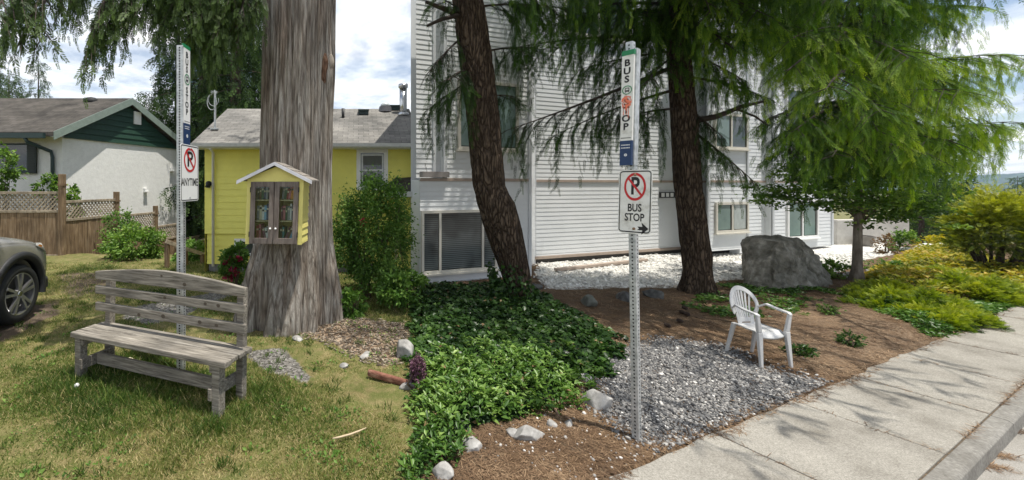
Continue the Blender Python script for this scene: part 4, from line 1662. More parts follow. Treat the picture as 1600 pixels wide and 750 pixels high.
# ------------------------------------------------------------------ fence in front of the white house
fp = [Vector((-14.0, 10.6, 0)), Vector((-10.7, 10.64, 0)), P(97, 290, 10.67), P(182, 315, 12.5), P(243, 335, 14.25), P(279, 352, 15.6), Vector((-6.55, 17.4, 0))]
ftop = [1.83, 1.83, fp[2].z, fp[3].z, fp[4].z, fp[5].z, -.35]
fence = thing('wooden_fence', 'brown board fence topped with lattice, stepping down beside the white house', 'fence', (fp[2].x, fp[2].y, 0))
for p, zt_ in zip(fp, ftop):
    mb = MB()
    mb.box((p.x, p.y, zt_ / 2 - .6 + .3), (.13, .13, zt_ + .6 + .6))
    mb.build('post', MFENCE, fence, False, .01)
    mb = MB()
    mb.box((p.x, p.y, zt_ + .62 - .6 + .0), (.16, .16, .05))
    mb.build('post_cap', MFENCE, fence)
for k in range(len(fp) - 1):
    p, q = fp[k].copy(), fp[k + 1].copy()
    p.z = q.z = 0
    d = (q - p)
    ln = d.length
    d = d / ln
    ztp = min(ftop[k], ftop[k + 1] + .30) - (.20 if k >= 2 else .22)
    if k >= 2:
        ztp = ftop[k + 1] + .06
    zl0 = ztp - .48
    zb0 = ztp - 1.62
    slope = -.06 if k >= 2 else 0
    nn = d.cross(Vector((0, 0, 1)))
    bd, lt, rl = MB(), MB(), MB()
    s = .08
    while s < ln - .09:
        w_ = random.uniform(.125, .145)
        c = p + d * (s + w_ / 2) + nn * random.uniform(-.006, .006)
        bd.beam((c.x, c.y, zb0 + random.uniform(-.02, .02)), (c.x, c.y, zl0), w_, .02, tuple(nn))
        s += w_ + .006
    bd.build('board_panel', MFENCE, fence)
    for sgn, off in ((1, .008), (-1, -.008)):
        s = -.45
        while s < ln:
            a0, a1 = s, s + .40
            z0_, z1_ = (zl0 + .03, ztp - .03) if sgn > 0 else (ztp - .03, zl0 + .03)
            u0, u1 = max(.06, a0), min(ln - .06, a1)
            if u1 > u0:
                za_ = z0_ + (z1_ - z0_) * (u0 - a0) / .40
                zb_ = z0_ + (z1_ - z0_) * (u1 - a0) / .40
                A1_, B1_ = p + d * u0 + nn * off, p + d * u1 + nn * off
                lt.beam((A1_.x, A1_.y, za_), (B1_.x, B1_.y, zb_), .008, .036)
            s += .115
    lt.build('lattice_panel', MLATT, fence)
    for z in (ztp, zl0, zb0 - .02):
        rl = MB()
        a_, b2 = p + d * .066, q - d * .066
        rl.beam((a_.x, a_.y, z), (b2.x, b2.y, z), .06, .07)
        rl.build('rail', MLATT, fence, False, .006)

# handrail down the garden steps
hrail = thing('garden_handrail', 'low wooden handrail on posts leading down beside the yellow house', 'handrail', G(262, 416))
hp = [(G(261, 418), 378), (P(290, 430, 9.3), 389), (P(316, 438, 9.6), 397)]
pr = None
for g_, yt in hp:
    zt_ = zpx(yt, g_.y)
    mb = MB()
    mb.box((g_.x, g_.y, (zt_ - .5) / 2), (.085, .085, zt_ + .5))
    mb.build('post', MFENCE, hrail, False, .006)
    if pr:
        mb = MB()
        mb.beam((pr.x, pr.y - .05, pr.z + .02), (g_.x, g_.y - .05, zt_ + .02), .06, .085)
        mb.build('rail', MLATT, hrail, False, .006)
    pr = Vector((g_.x, g_.y, zt_))
# low brown fence farther down between the houses
lf_ = thing('board_fence', 'low brown board fence in the gap between the two houses', 'fence', P(300, 400, 13))
mb, mb2 = MB(), MB()
a_, b_ = P(276, 0, 12.4), P(326, 0, 11.6)
n = 18
for k in range(n):
    t = (k + .5) / n
    x, y = a_.x + (b_.x - a_.x) * t, a_.y + (b_.y - a_.y) * t
    zt_ = zpx(388 - 14 * t, y)
    mb.box((x, y, zt_ - .55), ((b_.x - a_.x) / n * .95, .022, 1.1))
mb.build('board_panel', MFENCE, lf_)
for dz, dd in ((0, 0), (-.16, 0)):
    mb2 = MB()
    mb2.beam((a_.x, a_.y - .04, zpx(388, a_.y) + dz + .03), (b_.x, b_.y - .04, zpx(374, b_.y) + dz + .03), .05, .06)
    mb2.build('rail', MLATT, lf_)
for t in (0, 1):
    mb2 = MB()
    p = a_.lerp(b_, t)
    mb2.box((p.x, p.y, zpx(388 - 14 * t, p.y) - .5), (.1, .1, 1.3))
    mb2.build('post', MFENCE, lf_)

# ------------------------------------------------------------------ car
MCAR = mat_noise('grey_car_paint', [(.4, (.17, .165, .148)), (.6, (.18, .175, .158))], 3, rough=.22, bmp=0, metal=.15, spec=.7)
MCLAD = mat_plain('black_plastic', (.022, .023, .025), .6)
CX, CY, CR = -4.415, 5.36, .385                              # near front wheel, outer face
ca = math.radians(96)
cd = Vector((math.cos(ca), math.sin(ca), 0))
cl = Vector((-cd.y, cd.x, 0))                                # to the car's left
CW = .96
c0_ = Vector((CX, CY, 0)) + cl * (CW - .02)
CMx = Matrix((cd, cl, Vector((0, 0, 1)))).transposed().to_4x4()
CMx.translation = c0_
car = thing('parked_car', 'dark grey sport utility car with black wheel arch trim on the lawn edge', 'car', (c0_.x, c0_.y, 0))
st_ = [  # x, half width, bottom z, shoulder z, top z, top half width
    (.90, .46, .36, .66, .72, .30), (.86, .64, .33, .74, .83, .46), (.76, .80, .31, .83, .93, .60), (.58, .90, .30, .92, 1.02, .68), (.30, .945, .30, .99, 1.09, .72), (0, .955, .30, 1.02, 1.15, .74),
    (-.45, .96, .30, 1.05, 1.20, .74), (-.75, .96, .30, 1.07, 1.24, .74), (-1.25, .96, .30, 1.09, 1.62, .66), (-1.7, .96, .30, 1.1, 1.74, .66), (-2.6, .96, .30, 1.12, 1.74, .64), (-3.3, .95, .32, 1.12, 1.66, .60), (-3.62, .90, .36, 1.08, 1.15, .62), (-3.75, .80, .42, .95, 1.02, .55)]
V, Fq, mi = [], [], []
for x, w_, zb_, zs, zt_, wt in st_:
    half = [(.0, zb_), (.78 * w_, zb_), (.95 * w_, zb_ + .07), (w_, .52), (w_, .74 if zs > .8 else zs - .06), (.975 * w_, zs), (.90 * w_, zs + .045 if zt_ < 1.3 else zs + .05), (wt, zt_ - .07 if zt_ > 1.3 else zt_ - .02), (wt * .8, zt_), (0, zt_ + .015)]
    V.append([(x, -y, z) for y, z in half] + [(x, y, z) for y, z in half[-2:0:-1]])
nk = len(V[0])
VV = [p for r in V for p in r]
for i in range(len(V) - 1):
    for k in range(nk):
        Fq.append((i * nk + k, i * nk + (k + 1) % nk, (i + 1) * nk + (k + 1) % nk, (i + 1) * nk + k))
Fq.append(tuple(range(nk)))
Fq.append(tuple((len(V) - 1) * nk + k for k in range(nk))[::-1])
me = bpy.data.meshes.new('body')
me.from_pydata([tuple(CMx @ Vector(p)) for p in VV], [], Fq)
me.materials.append(MCAR)
me.materials.append(MDARKGL)
for i in range(len(V) - 1):
    for k in range(nk):
        kk = k if k < 9 else nk - 1 - k
        if 7 <= i <= 11 and kk == 6:
            me.polygons[i * nk + k].material_index = 1
        if i == 7 and kk in (7, 8):
            me.polygons[i * nk + k].material_index = 1
bo = bpy.data.objects.new('body', me)
COL.objects.link(bo)
mo = bo.modifiers.new('s', 'SUBSURF')
mo.levels = mo.render_levels = 3
cut = MB(CMx)
for wx in (0, -2.75):
    for s in (-1, 1):
        cut.tube([(wx, s * .62, CR), (wx, s * 1.1, CR)], CR + .075, 40)
co = cut.build('cut', None)
bl_ = bo.modifiers.new('b', 'BOOLEAN')
bl_.object = co
bl_.operation = 'DIFFERENCE'
bl_.solver = 'EXACT'
dg = bpy.context.evaluated_depsgraph_get()
me2 = bpy.data.meshes.new_from_object(bo.evaluated_get(dg))
bpy.data.objects.remove(bo)
bpy.data.objects.remove(co)
bo = link('body', me2, None, car, True)


def body_y(x):
    xs = [s[0] for s in st_][::-1]
    ws = [s[1] for s in st_][::-1]
    return float(np.interp(x, xs, ws))


def arch(wx, side):
    """black arch trim hugging the body side above the wheel"""
    mb = MB(CMx)
    ang = np.linspace(math.radians(-12), math.radians(192), 36)
    vs = []
    for a in ang:
        for r, o_ in ((CR + .068, -.10), (CR + .066, .016), (CR + .15, .014), (CR + .165, -.03)):
            x, z = wx + r * math.cos(a), CR + r * math.sin(a)
            vs.append((x, side * (body_y(x) + o_), z))
    fs = [(4 * i + j, 4 * i + (j + 1) % 4, 4 * i + 4 + (j + 1) % 4, 4 * i + 4 + j) for i in range(len(ang) - 1) for j in range(4)]
    mb.add(vs, fs)
    mb.build('arch_trim', MCLAD, car, True)
    w_ = MB(CMx)
    w_.tube([(wx, side * .60, CR), (wx, side * .64, CR)], CR + .08, 32)
    w_.build('wheel_well', MHOLE, car)


def wheel(wx, side):
    turn = math.radians(0)
    Mw = CMx @ Matrix.Translation((wx, side * (CW - .03), CR)) @ Matrix.Rotation(0, 4, 'Z')
    mb = MB(Mw)
    prof = [(.70, -.0), (.74, .012), (.82, .016), (.93, .004), (.985, -.03), (1, -.07), (1, -.17), (.97, -.22), (.7, -.23)]
    n = 56
    vs, fs = [], []
    for k in range(n):
        a = 2 * math.pi * k / n
        for r, d in prof:
            rr = CR * r
            vs.append((rr * math.cos(a), side * d, rr * math.sin(a)))
    m_ = len(prof)
    for k in range(n):
        for j in range(m_ - 1):
            fs.append((k * m_ + j, k * m_ + j + 1, ((k + 1) % n) * m_ + j + 1, ((k + 1) % n) * m_ + j))
    mb.add(vs, fs)
    wo = mb.build('wheel', MRUBBER, car, True)
    rm = MB(Mw)
    prof = [(.60, -.12), (.655, -.03), (.665, .002), (.70, .006), (.705, -.012)]
    vs, fs = [], []
    for k in range(n):
        a = 2 * math.pi * k / n
        for r, d in prof:
            vs.append((CR * r * math.cos(a), side * d, CR * r * math.sin(a)))
    for k in range(n):
        for j in range(4):
            fs.append((k * 5 + j, k * 5 + j + 1, ((k + 1) % n) * 5 + j + 1, ((k + 1) % n) * 5 + j))
    rm.add(vs, fs)
    for k in range(5):                                        # five split spokes
        for da in (-.19, .19):
            a = 2 * math.pi * k / 5 + .35
            a2 = a + da
            p0 = Vector((CR * .12 * math.cos(a + da * .8), side * -.012, CR * .12 * math.sin(a + da * .8)))
            p1 = Vector((CR * .67 * math.cos(a2), side * -.006, CR * .67 * math.sin(a2)))
            rm.beam(p0, p1, .034, .036, (0, 1, 0))
    rm.tube([(0, side * -.05, 0), (0, side * .0, 0)], [.075, .062], 20)
    rm.build('rim', mat_plain('machined_alloy', (.42, .42, .43), .3, metal=.8), wo)
    hb = MB(Mw)
    hb.tube([(0, side * -.13, 0), (0, side * -.11, 0)], CR * .62, 30)
    hb.build('brake_disc', mat_plain('dark_disc', (.03, .03, .032), .5), wo)
    hc = MB(Mw)
    hc.tube([(0, side * .0, 0), (0, side * .008, 0)], [.04, .034], 18)
    hc.build('hub_cap', MCHROME, wo)


for wx in (0, -2.75):
    for s in (-1, 1):
        arch(wx, s)
        wheel(wx, s)
for s in (-1, 1):
    mb = MB(CMx)
    pts = []
    for x, z0, z1 in ((.36, .955, .985), (.50, .90, .985), (.64, .83, .965), (.76, .765, .92), (.84, .72, .86)):
        y = body_y(x)
        pts.append(((x, s * (y * .975 + .012), z0), (x, s * (y * .90 + .012), z1)))
    vs = [p for pr_ in pts for p in pr_]
    vs += [(p[0], p[1] - s * .06, p[2]) for p in vs]
    n = len(pts)
    fs = [(2 * i, 2 * i + 1, 2 * i + 3, 2 * i + 2) for i in range(n - 1)] + [(2 * n + 2 * i, 2 * n + 2 * i + 2, 2 * n + 2 * i + 3, 2 * n + 2 * i + 1) for i in range(n - 1)]
    fs += [(2 * i, 2 * i + 2, 2 * n + 2 * i + 2, 2 * n + 2 * i) for i in range(n - 1)] + [(2 * i + 1, 2 * n + 2 * i + 1, 2 * n + 2 * i + 3, 2 * i + 3) for i in range(n - 1)]
    mb.add(vs, fs)
    hl = mb.build('headlight', mat_plain('clear_lens', (.62, .60, .56), .12), car, True)
    am = MB(CMx)
    am.add([(x, s * (body_y(x) * .955 + .022), z) for x, z in ((.38, .962), (.47, .925), (.50, .945), (.42, .975))], [(0, 1, 2, 3)])
    am.build('indicator', mat_plain('amber_lens', (.75, .25, .04), .2), hl)
mb = MB(CMx)
mb.prism([(x, -y, .31) for x, y in ((.93, -.40), (.93, .40), (.80, .78), (.66, .87), (.60, .87), (.60, -.87), (.66, -.87), (.80, -.78))], (0, 0, .14))
mb.build('lower_bumper', MCLAD, car, False, .02)
mb = MB(CMx)
mb.prism([(.912, -.40, .52), (.912, .40, .52), (.905, .34, .68), (.905, -.34, .68)], (.02, 0, 0))
mb.build('grille', MCLAD, car)

# ------------------------------------------------------------------ shrubs of the left yard
MSHRUB = mat_leaf('shrub_leaves', [(0, (.025, .06, .012)), (.35, (.065, .145, .025)), (.65, (.13, .24, .045)), (1, (.26, .38, .09))], .35, .5)
MTWIG = mat_plain('twig', (.10, .075, .05), .9)


def blob_pts(rng, c, rad, n, shell=.55, clumps=40, cs=.35, zmin=-.9):
    """leaf points gathered in clumps over an ellipsoid"""
    u = unit(rng.normal(size=(clumps, 3)))
    u = u[u[:, 2] > zmin]
    r = rng.uniform(shell, 1, len(u))[:, None]
    cl_ = u * r
    k = rng.integers(0, len(cl_), n)
    p = cl_[k] + rng.normal(0, cs * .5, (n, 3)) * rng.uniform(.4, 1, (n, 1))
    out = unit(p + rng.normal(0, .25, (n, 3)))
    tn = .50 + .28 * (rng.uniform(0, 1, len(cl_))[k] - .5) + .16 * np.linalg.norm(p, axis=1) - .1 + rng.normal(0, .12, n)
    return np.asarray(c) + p * np.asarray(rad), out, tn


def leaf_cloud(rng, pos, out, tint, size, droop=.3, tmpl=LEAF):
    n = len(pos)
    d = unit(out + rng.normal(0, .7, (n, 3)) + np.array([0, 0, -droop]))
    X, Yv, Zv = frames(d, rng, 1.2)
    s = (size * rng.uniform(.6, 1.3, n))[:, None]
    return scatter(tmpl[0], tmpl[1], pos, X * s, Yv * s, Zv * s, tint)


def shrub(name, c, rad, n, size, mat, label, cat='shrub', group=None, clumps=45, cs=.35, seed=1, stems=7, shell=.5, extra=None, tmpl=LEAF):
    rng = np.random.default_rng(seed)
    c = np.array(c, float)
    g = Vector((c[0], c[1], c[2] - rad[2] * .95))
    t = thing(name, label, cat, g, group)
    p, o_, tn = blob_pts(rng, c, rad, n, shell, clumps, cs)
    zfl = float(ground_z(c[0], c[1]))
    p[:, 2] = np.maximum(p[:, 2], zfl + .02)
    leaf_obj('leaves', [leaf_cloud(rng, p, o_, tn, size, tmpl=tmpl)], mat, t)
    mb = MB()
    for k in range(stems):
        a = rng.uniform(0, 6.28)
        e = c + np.array([math.cos(a) * rad[0] * .7, math.sin(a) * rad[1] * .7, rad[2] * rng.uniform(-.1, .8)])
        b0 = np.array([c[0] + math.cos(a) * rad[0] * .15, c[1] + math.sin(a) * rad[1] * .15, zfl - .03])
        mb.tube([b0, (b0 * .5 + e * .5) + rng.normal(0, .03, 3), e], [.014, .010, .004], 5)
    mb.build('stems', MTWIG, t)
    return t


def flowers(t, name, pts, size, mat, seed=1, petals=9):
    rng = np.random.default_rng(seed)
    pos = np.repeat(np.array(pts, float), petals, 0)
    out = unit(rng.normal(size=pos.shape) + np.array([0, -.5, .5]))
    pos = pos + out * size * .4
    leaf_obj(name, [leaf_cloud(rng, pos, out, rng.uniform(.2, .9, len(pos)), size, 0, tmpl_leaf(.9))], mat, t)


c = P(572, 400, 6.6)
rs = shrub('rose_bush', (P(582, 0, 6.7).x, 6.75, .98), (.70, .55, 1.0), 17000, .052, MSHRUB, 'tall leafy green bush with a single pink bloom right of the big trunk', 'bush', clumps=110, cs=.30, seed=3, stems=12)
rng = np.random.default_rng(9)
ex, exm = [], MB()
for x, y in ((545, 312), (533, 305), (560, 322), (590, 330), (600, 345), (625, 375), (540, 330)):
    e = np.array(P(x, y, 6.6 + rng.uniform(-.2, .2)))
    s0 = e + np.array([rng.uniform(-.1, .1), .05, -.5])
    exm.tube([s0, (s0 + e) / 2 + rng.normal(0, .02, 3), e], [.008, .006, .003], 5)
    p = s0 + (e - s0) * rng.uniform(0, 1, (60, 1)) + rng.normal(0, .035, (60, 3))
    ex.append(leaf_cloud(rng, p, unit(rng.normal(size=p.shape)), np.clip(.55 + rng.normal(0, .15, 60), 0, 1), .05))
leaf_obj('shoots', ex, MSHRUB, rs)
exm.build('shoot_stems', MTWIG, rs)
MPINK = mat_leaf('pink_petals', [(0, (.35, .02, .06)), (1, (.65, .08, .13))], .2)
flowers(rs, 'bloom', [P(568, 347, 6.35)], .055, MPINK, 2, 14)
MRHOD = mat_leaf('crimson_petals', [(0, (.16, .005, .03)), (.6, (.36, .02, .07)), (1, (.55, .08, .14))], .2)
c = G(372, 448)
rh = shrub('rhododendron', (P(366, 0, 7.0).x, 7.0, .43), (.20, .22, .38), 1500, .07, MSHRUB, 'small rhododendron with crimson flowers beside the big trunk', 'shrub', seed=6, clumps=24)
flowers(rh, 'flowers', [P(x, y, 6.85 + (k % 3) * .05) for k, (x, y) in enumerate(((353, 412), (361, 404), (367, 409), (356, 424), (364, 420), (371, 416), (352, 432), (360, 434), (369, 427), (374, 404)))], .05, MRHOD, 4, 24)
c = P(620, 470, 6.3)
shrub('ground_plant', (c.x, 6.25, .28), (.38, .5, .26), 2600, .07, MSHRUB, 'low bright green leafy plants at the foot of the tall bush', 'plant', seed=8, clumps=40, cs=.4)
c = P(545, 480, 5.9)
shrub('ground_plant', (P(548, 0, 5.7).x, 5.7, .16), (.20, .25, .17), 900, .075, MSHRUB, 'small broad leaved plant against the right foot of the big trunk', 'plant', seed=9, clumps=24, cs=.4)
MYGL = mat_leaf('young_leaves', [(0, (.03, .07, .012)), (.4, (.08, .16, .025)), (.7, (.17, .28, .05)), (1, (.30, .40, .10))], .35, .45)
c = P(208, 382, 10.2)
shrub('bramble_bush', (c.x, 10.2, .32), (.72, .55, .45), 3600, .085, MYGL, 'bushy green bramble in front of the stepping down fence', 'bush', seed=12, clumps=60)
c = P(165, 355, 11.2)
shrub('leafy_shrub', (P(186, 0, 11.6).x, 11.6, .55), (.45, .4, .55), 1400, .08, MSHRUB, 'dark shrub leaning over the second fence panel', 'shrub', seed=13, clumps=40)
shrub('leafy_shrub', (P(108, 0, 11.5).x, 11.6, 1.2), (.35, .3, .60), 700, .11, MYGL, 'loose young shrub rising behind the tallest fence post', 'shrub', seed=14, clumps=30, cs=.3)
shrub('leafy_shrub', (P(68, 0, 11.8).x, 11.9, 1.75), (.40, .3, .36), 500, .11, MYGL, 'small young shrub showing over the lattice under the gutter pipe', 'shrub', seed=15, clumps=24, cs=.3)
shrub('leafy_shrub', (P(-8, 0, 11.2).x, 11.4, 2.2), (.45, .35, .75), 1100, .11, MYGL, 'yellow green shrub covering the left edge of the dark window', 'shrub', seed=16, clumps=40, cs=.3)
shrub('leafy_shrub', (P(300, 0, 10.2).x, 10.2, -.0), (.5, .4, .40), 1500, .09, MSHRUB, 'green shrub behind the wooden handrail', 'shrub', seed=17, clumps=40, cs=.35)
# ------------------------------------------------------------------ stones, log, stick
MROCK = mat_noise('grey_stone', [(.3, (.16, .155, .145)), (.5, (.31, .30, .285)), (.7, (.48, .47, .45))], 9, bmp=.6, dist=.02, detail=9)
MROCKD = mat_noise('dark_stone', [(.3, (.03, .03, .03)), (.5, (.075, .075, .072)), (.7, (.15, .15, .14))], 9, bmp=.6, dist=.02, detail=9)
for px_, py_, r, lb, sd in ((571, 556, (.115, .05, .035), 'long flat pale stone lying in the wood chips', 3), (632, 557, (.16, .12, .14), 'largest pale grey boulder at the end of the red timber', 5), (466, 530, (.085, .06, .04), 'small pale stone at the foot of the big trunk', 7),
                            (538, 575, (.05, .045, .035), 'small stone half buried in grass by the wood chips', 8), (645, 605, (.13, .06, .05), 'pale block stone below the red timber', 9)):
    g_ = G(px_, py_)
    rock('stone', (g_.x, g_.y, ground_z(g_.x, g_.y)), r, MROCK, sd, lb, 'stone', 'stones on the lawn edge', .5, sd * .37)
a_, b_ = G(575, 590), G(642, 606)
tm = MB()
tm.beam((a_.x, a_.y, .05), (b_.x, b_.y, .03), .05, .06)
tag(tm.build('timber', mat_wood('red_timber', [(.3, (.07, .03, .022)), (.5, (.19, .085, .06)), (.7, (.34, .20, .14))], (4, 4, 12), 3), None, False, .015), 'reddish rotting garden timber lying in the grass', 'timber')
sm = MB()
sm.tube([Vector(G(x, y)) + Vector((0, 0, .035)) for x, y in ((520, 693), (534, 690), (548, 686), (561, 681), (572, 676))], [.005, .007, .007, .006, .004], 6)
tag(sm.build('stick', mat_plain('dry_stick', (.48, .38, .25), .8), None, True), 'thin dry curved stick on the lawn', 'stick')
lf1 = MB()
q = Vector(G(204, 572))
lf1.prism([q + Vector(v_) for v_ in ((-.13, .05, .02), (-.05, .085, .05), (.0, .05, .05), (.03, -.06, .03), (-.02, .03, .035), (-.06, .05, .035))], (0, 0, .006))
tag(lf1.build('dry_leaf', mat_plain('dry_leaf', (.62, .55, .40), .8)), 'dry cream curled leaf on the grass left of the bench', 'leaf')
dm = MB()
q = Vector(G(120, 612)) + Vector((0, 0, .055))
dm.add([q + Vector(v_) * .02 for v_ in ICO2[0]], ICO2[1].tolist())
dm.tube([q - Vector((0, 0, .07)), q], .0025, 5)
tag(dm.build('seed_head', mat_plain('seed_fluff', (.72, .72, .70), .9)), 'round white dandelion seed head in front of the bench leg', 'flower')

# ------------------------------------------------------------------ grass
MGRASS = mat_leaf('grass_blades', [(0, (.035, .075, .012)), (.3, (.075, .13, .022)), (.55, (.15, .19, .04)), (.72, (.30, .27, .10)), (1, (.55, .45, .24))], .3, .6)
rng = np.random.default_rng(21)
NB = 260000
yy = 2.35 * (9.6 / 2.35) ** rng.uniform(0, 1, NB)
xx = rng.uniform(-.92, .145, NB) * yy
Pt2 = np.stack([xx, yy], 1)


def zsd(k):
    return inside_sd(Pt2, Z[k])


cover_ = fbm(xx * 2.0, yy * 2.0) - .5
bare = np.maximum.reduce([sstep(-.08, .1, zsd('chip')), sstep(-.05, .1, zsd('path')), sstep(-.05, .1, zsd('path2')), sstep(-.15, .1, zsd('drive')), .7 * sstep(-.2, .2, zsd('bare'))])
tr = np.hypot(xx - path[1][0].x, yy - TC) < .62
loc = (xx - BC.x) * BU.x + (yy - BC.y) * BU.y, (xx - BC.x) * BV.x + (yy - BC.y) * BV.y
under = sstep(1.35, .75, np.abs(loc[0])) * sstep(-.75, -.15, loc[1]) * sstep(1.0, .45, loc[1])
keep = (rng.uniform(0, 1, NB) > bare * .96) & ~tr & (rng.uniform(0, 1, NB) < .60 + 2.0 * cover_ + .5 * under) & (xx < .139 * yy + .35 * (fbm(xx * 3, yy * 3) - .5))
xx, yy, under, cover_ = xx[keep], yy[keep], under[keep], cover_[keep]
n = len(xx)
pos = np.stack([xx, yy, ground_z(xx, yy) - .006], 1)
tall = .014 + .013 * rng.uniform(0, 1, n) + under * .035 * rng.uniform(.2, 1, n) + np.maximum(0, cover_) * .05
far_ = sstep(4, 8, yy)
tall *= 1 + .7 * far_
a = rng.uniform(0, 6.28, n)
ln = rng.uniform(.3, 1.6, n)
d = unit(np.stack([np.cos(a) * ln, np.sin(a) * ln, np.ones(n)], 1))
X, Yv, Zv = frames(d, rng)
GT = (np.array([[0, -.5, 0], [0, .5, 0], [.6, .32, .06], [.6, -.32, .06], [1, 0, .22]]), np.array([[0, 1, 2], [0, 2, 3], [3, 2, 4]]))
wd_ = (.0042 + .002 * far_ + .002 * rng.uniform(0, 1, n))[:, None]
hh = (tall * 1.6)[:, None]
big_ = fbm(xx * .9 + 4, yy * .9, 0, 3)
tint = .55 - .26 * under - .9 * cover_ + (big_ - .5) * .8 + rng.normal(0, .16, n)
tint = np.where(rng.uniform(0, 1, n) < .14, rng.uniform(.7, 1, n), tint)
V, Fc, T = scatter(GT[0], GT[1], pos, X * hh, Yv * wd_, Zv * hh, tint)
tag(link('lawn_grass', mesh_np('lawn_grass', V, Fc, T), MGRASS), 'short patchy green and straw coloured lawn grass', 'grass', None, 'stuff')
# tufts and weeds
parts = []
for k in range(260):
    if k < 95:
        u = rng.uniform(-1.0, 1.0)
        w_ = rng.choice([rng.normal(.42, .12), rng.normal(-.08, .12)])
        c = np.array([BC.x, BC.y]) + np.array(BU.xy) * u + np.array(BV.xy) * w_
        s_ = rng.uniform(.06, .15)
    else:
        yq = 2.5 * (8.5 / 2.5) ** rng.uniform()
        c = np.array([rng.uniform(-.9, .12) * yq, yq])
        s_ = rng.uniform(.03, .075)
    if np.hypot(c[0] - path[1][0].x, c[1] - TC) < .6:
        continue
    m_ = 26
    p = np.c_[c[0] + rng.normal(0, .03, m_), c[1] + rng.normal(0, .03, m_), np.full(m_, float(ground_z(c[0], c[1])))]
    a = rng.uniform(0, 6.28, m_)
    l = rng.uniform(.2, 1.1, m_)
    d = unit(np.stack([np.cos(a) * l, np.sin(a) * l, np.ones(m_)], 1))
    X, Yv, Zv = frames(d, rng)
    hh = (s_ * rng.uniform(.6, 1.4, m_))[:, None]
    parts.append(scatter(GT[0], GT[1], p, X * hh, Yv * .007, Zv * hh, np.clip(rng.normal(.22, .15, m_), 0, 1)))
V, Fc, T = merge(parts)
tag(link('grass_tufts', mesh_np('grass_tufts', V, Fc, T), MGRASS), 'longer grass tufts around the bench legs and lawn', 'grass', None, 'stuff')
parts = []
for k in range(170):                                          # flat broad-leaved weeds
    yq = 2.5 * (6.5 / 2.5) ** rng.uniform()
    c = np.array([rng.uniform(-.85, .13) * yq, yq])
    m_ = int(rng.integers(8, 26))
    p = np.c_[c[0] + rng.normal(0, .05, m_), c[1] + rng.normal(0, .05, m_), np.full(m_, float(ground_z(c[0], c[1])) + .012)]
    o_ = unit(np.c_[p[:, 0] - c[0], p[:, 1] - c[1], np.full(m_, .03)] + 1e-4)
    parts.append(leaf_cloud(rng, p, o_ * 2, np.clip(rng.normal(.55, .2, m_), 0, 1), rng.uniform(.018, .036), 0))
V, Fc, T = merge(parts)
tag(link('lawn_weeds', mesh_np('lawn_weeds', V, Fc, T), MSHRUB), 'flat clover and broad leaved weeds in the lawn', 'weeds', None, 'stuff')
# wood chips
rng = np.random.default_rng(31)
m_ = 1700
bb = Z['chip']
p2 = np.c_[rng.uniform(bb[:, 0].min(), bb[:, 0].max(), m_), rng.uniform(bb[:, 1].min(), bb[:, 1].max(), m_)]
p2 = p2[inside_sd(p2, bb) > -.08]
pos = np.c_[p2, ground_z(p2[:, 0], p2[:, 1]) + .008]
n = len(pos)
d = unit(np.c_[rng.normal(size=(n, 2)), rng.normal(0, .2, n)])
X, Yv, Zv = frames(d, rng, .5)
BX = (np.array([[-.5, -.5, -.5], [.5, -.5, -.5], [.5, .5, -.5], [-.5, .5, -.5], [-.5, -.5, .5], [.5, -.5, .5], [.5, .5, .5], [-.5, .5, .5]]), np.array([[0, 2, 1], [0, 3, 2], [4, 5, 6], [4, 6, 7], [0, 1, 5], [0, 5, 4], [2, 3, 7], [2, 7, 6], [1, 2, 6], [1, 6, 5], [0, 4, 7], [0, 7, 3]]))
V, Fc, T = scatter(BX[0], BX[1], pos, X * rng.uniform(.02, .05, (n, 1)), Yv * rng.uniform(.007, .016, (n, 1)), Zv * .006, rng.uniform(0, 1, n))
tag(link('wood_chips', mesh_np('wood_chips', V, Fc, T), mat_leaf('chip_wood', [(0, (.06, .045, .033)), (.5, (.18, .145, .11)), (1, (.40, .34, .27))], 0, .9)), 'scattered brown wood chips beside the big trunk', 'wood chips', None, 'stuff')

# ------------------------------------------------------------------ trees behind the houses
MFARNEED = mat_leaf('dark_needles', [(0, (.008, .017, .006)), (.35, (.022, .046, .012)), (.65, (.055, .10, .022)), (1, (.12, .18, .04))], .2, .9)
MBARKD = mat_noise('brown_bark', [(.3, (.03, .022, .016)), (.55, (.085, .06, .045)), (.7, (.15, .11, .085))], 3, (14, 14, 2), bmp=.7, dist=.03)


def conifer(name, base, h, r, seed, label, nb=60, sec=1.2, size=.55, trunk_r=.3, bare_=.08, hang=.45, group=None, dens=1.0, lean=0, tmpl=NEEDLE_FAR, mat=None, tint=.4, ns=9):
    rng = np.random.default_rng(seed)
    base = Vector(base)
    t = thing(name, label, 'tree', base, group)
    mb = MB()
    mb.tube([base - Vector((0, 0, .4)), base + Vector((0, 0, h * .5)), base + Vector((lean, 0, h))], [trunk_r, trunk_r * .6, .02], 9)
    mb.build('trunk', MBARKD, t)
    lst, lb = [], MB()
    for k in range(nb):
        f_ = bare_ + (1 - bare_) * ((k + rng.uniform()) / nb)
        a = k * 2.4 + rng.uniform(-.4, .4)
        l = r * (1 - f_) ** .75 * rng.uniform(.65, 1.12) + .12 * r
        A = base + Vector((lean * f_, 0, h * f_))
        B = A + Vector((math.cos(a) * l, math.sin(a) * l, -l * rng.uniform(.05, .35)))
        tb, sp_ = bough(rng, A, B, .10, sec * (.35 + .65 * l / r), max(3, int(ns * dens * l / r)), hang, size * .42, size, .25, tint, .22)
        add_limbs(lb, tb[:1], 4)
        lst.append(sp_)
    lb.build('branch', MBARKD, t)
    leaf_obj('crown', [sprays(rng, lst, tmpl)], mat or MFARNEED, t)
    return t


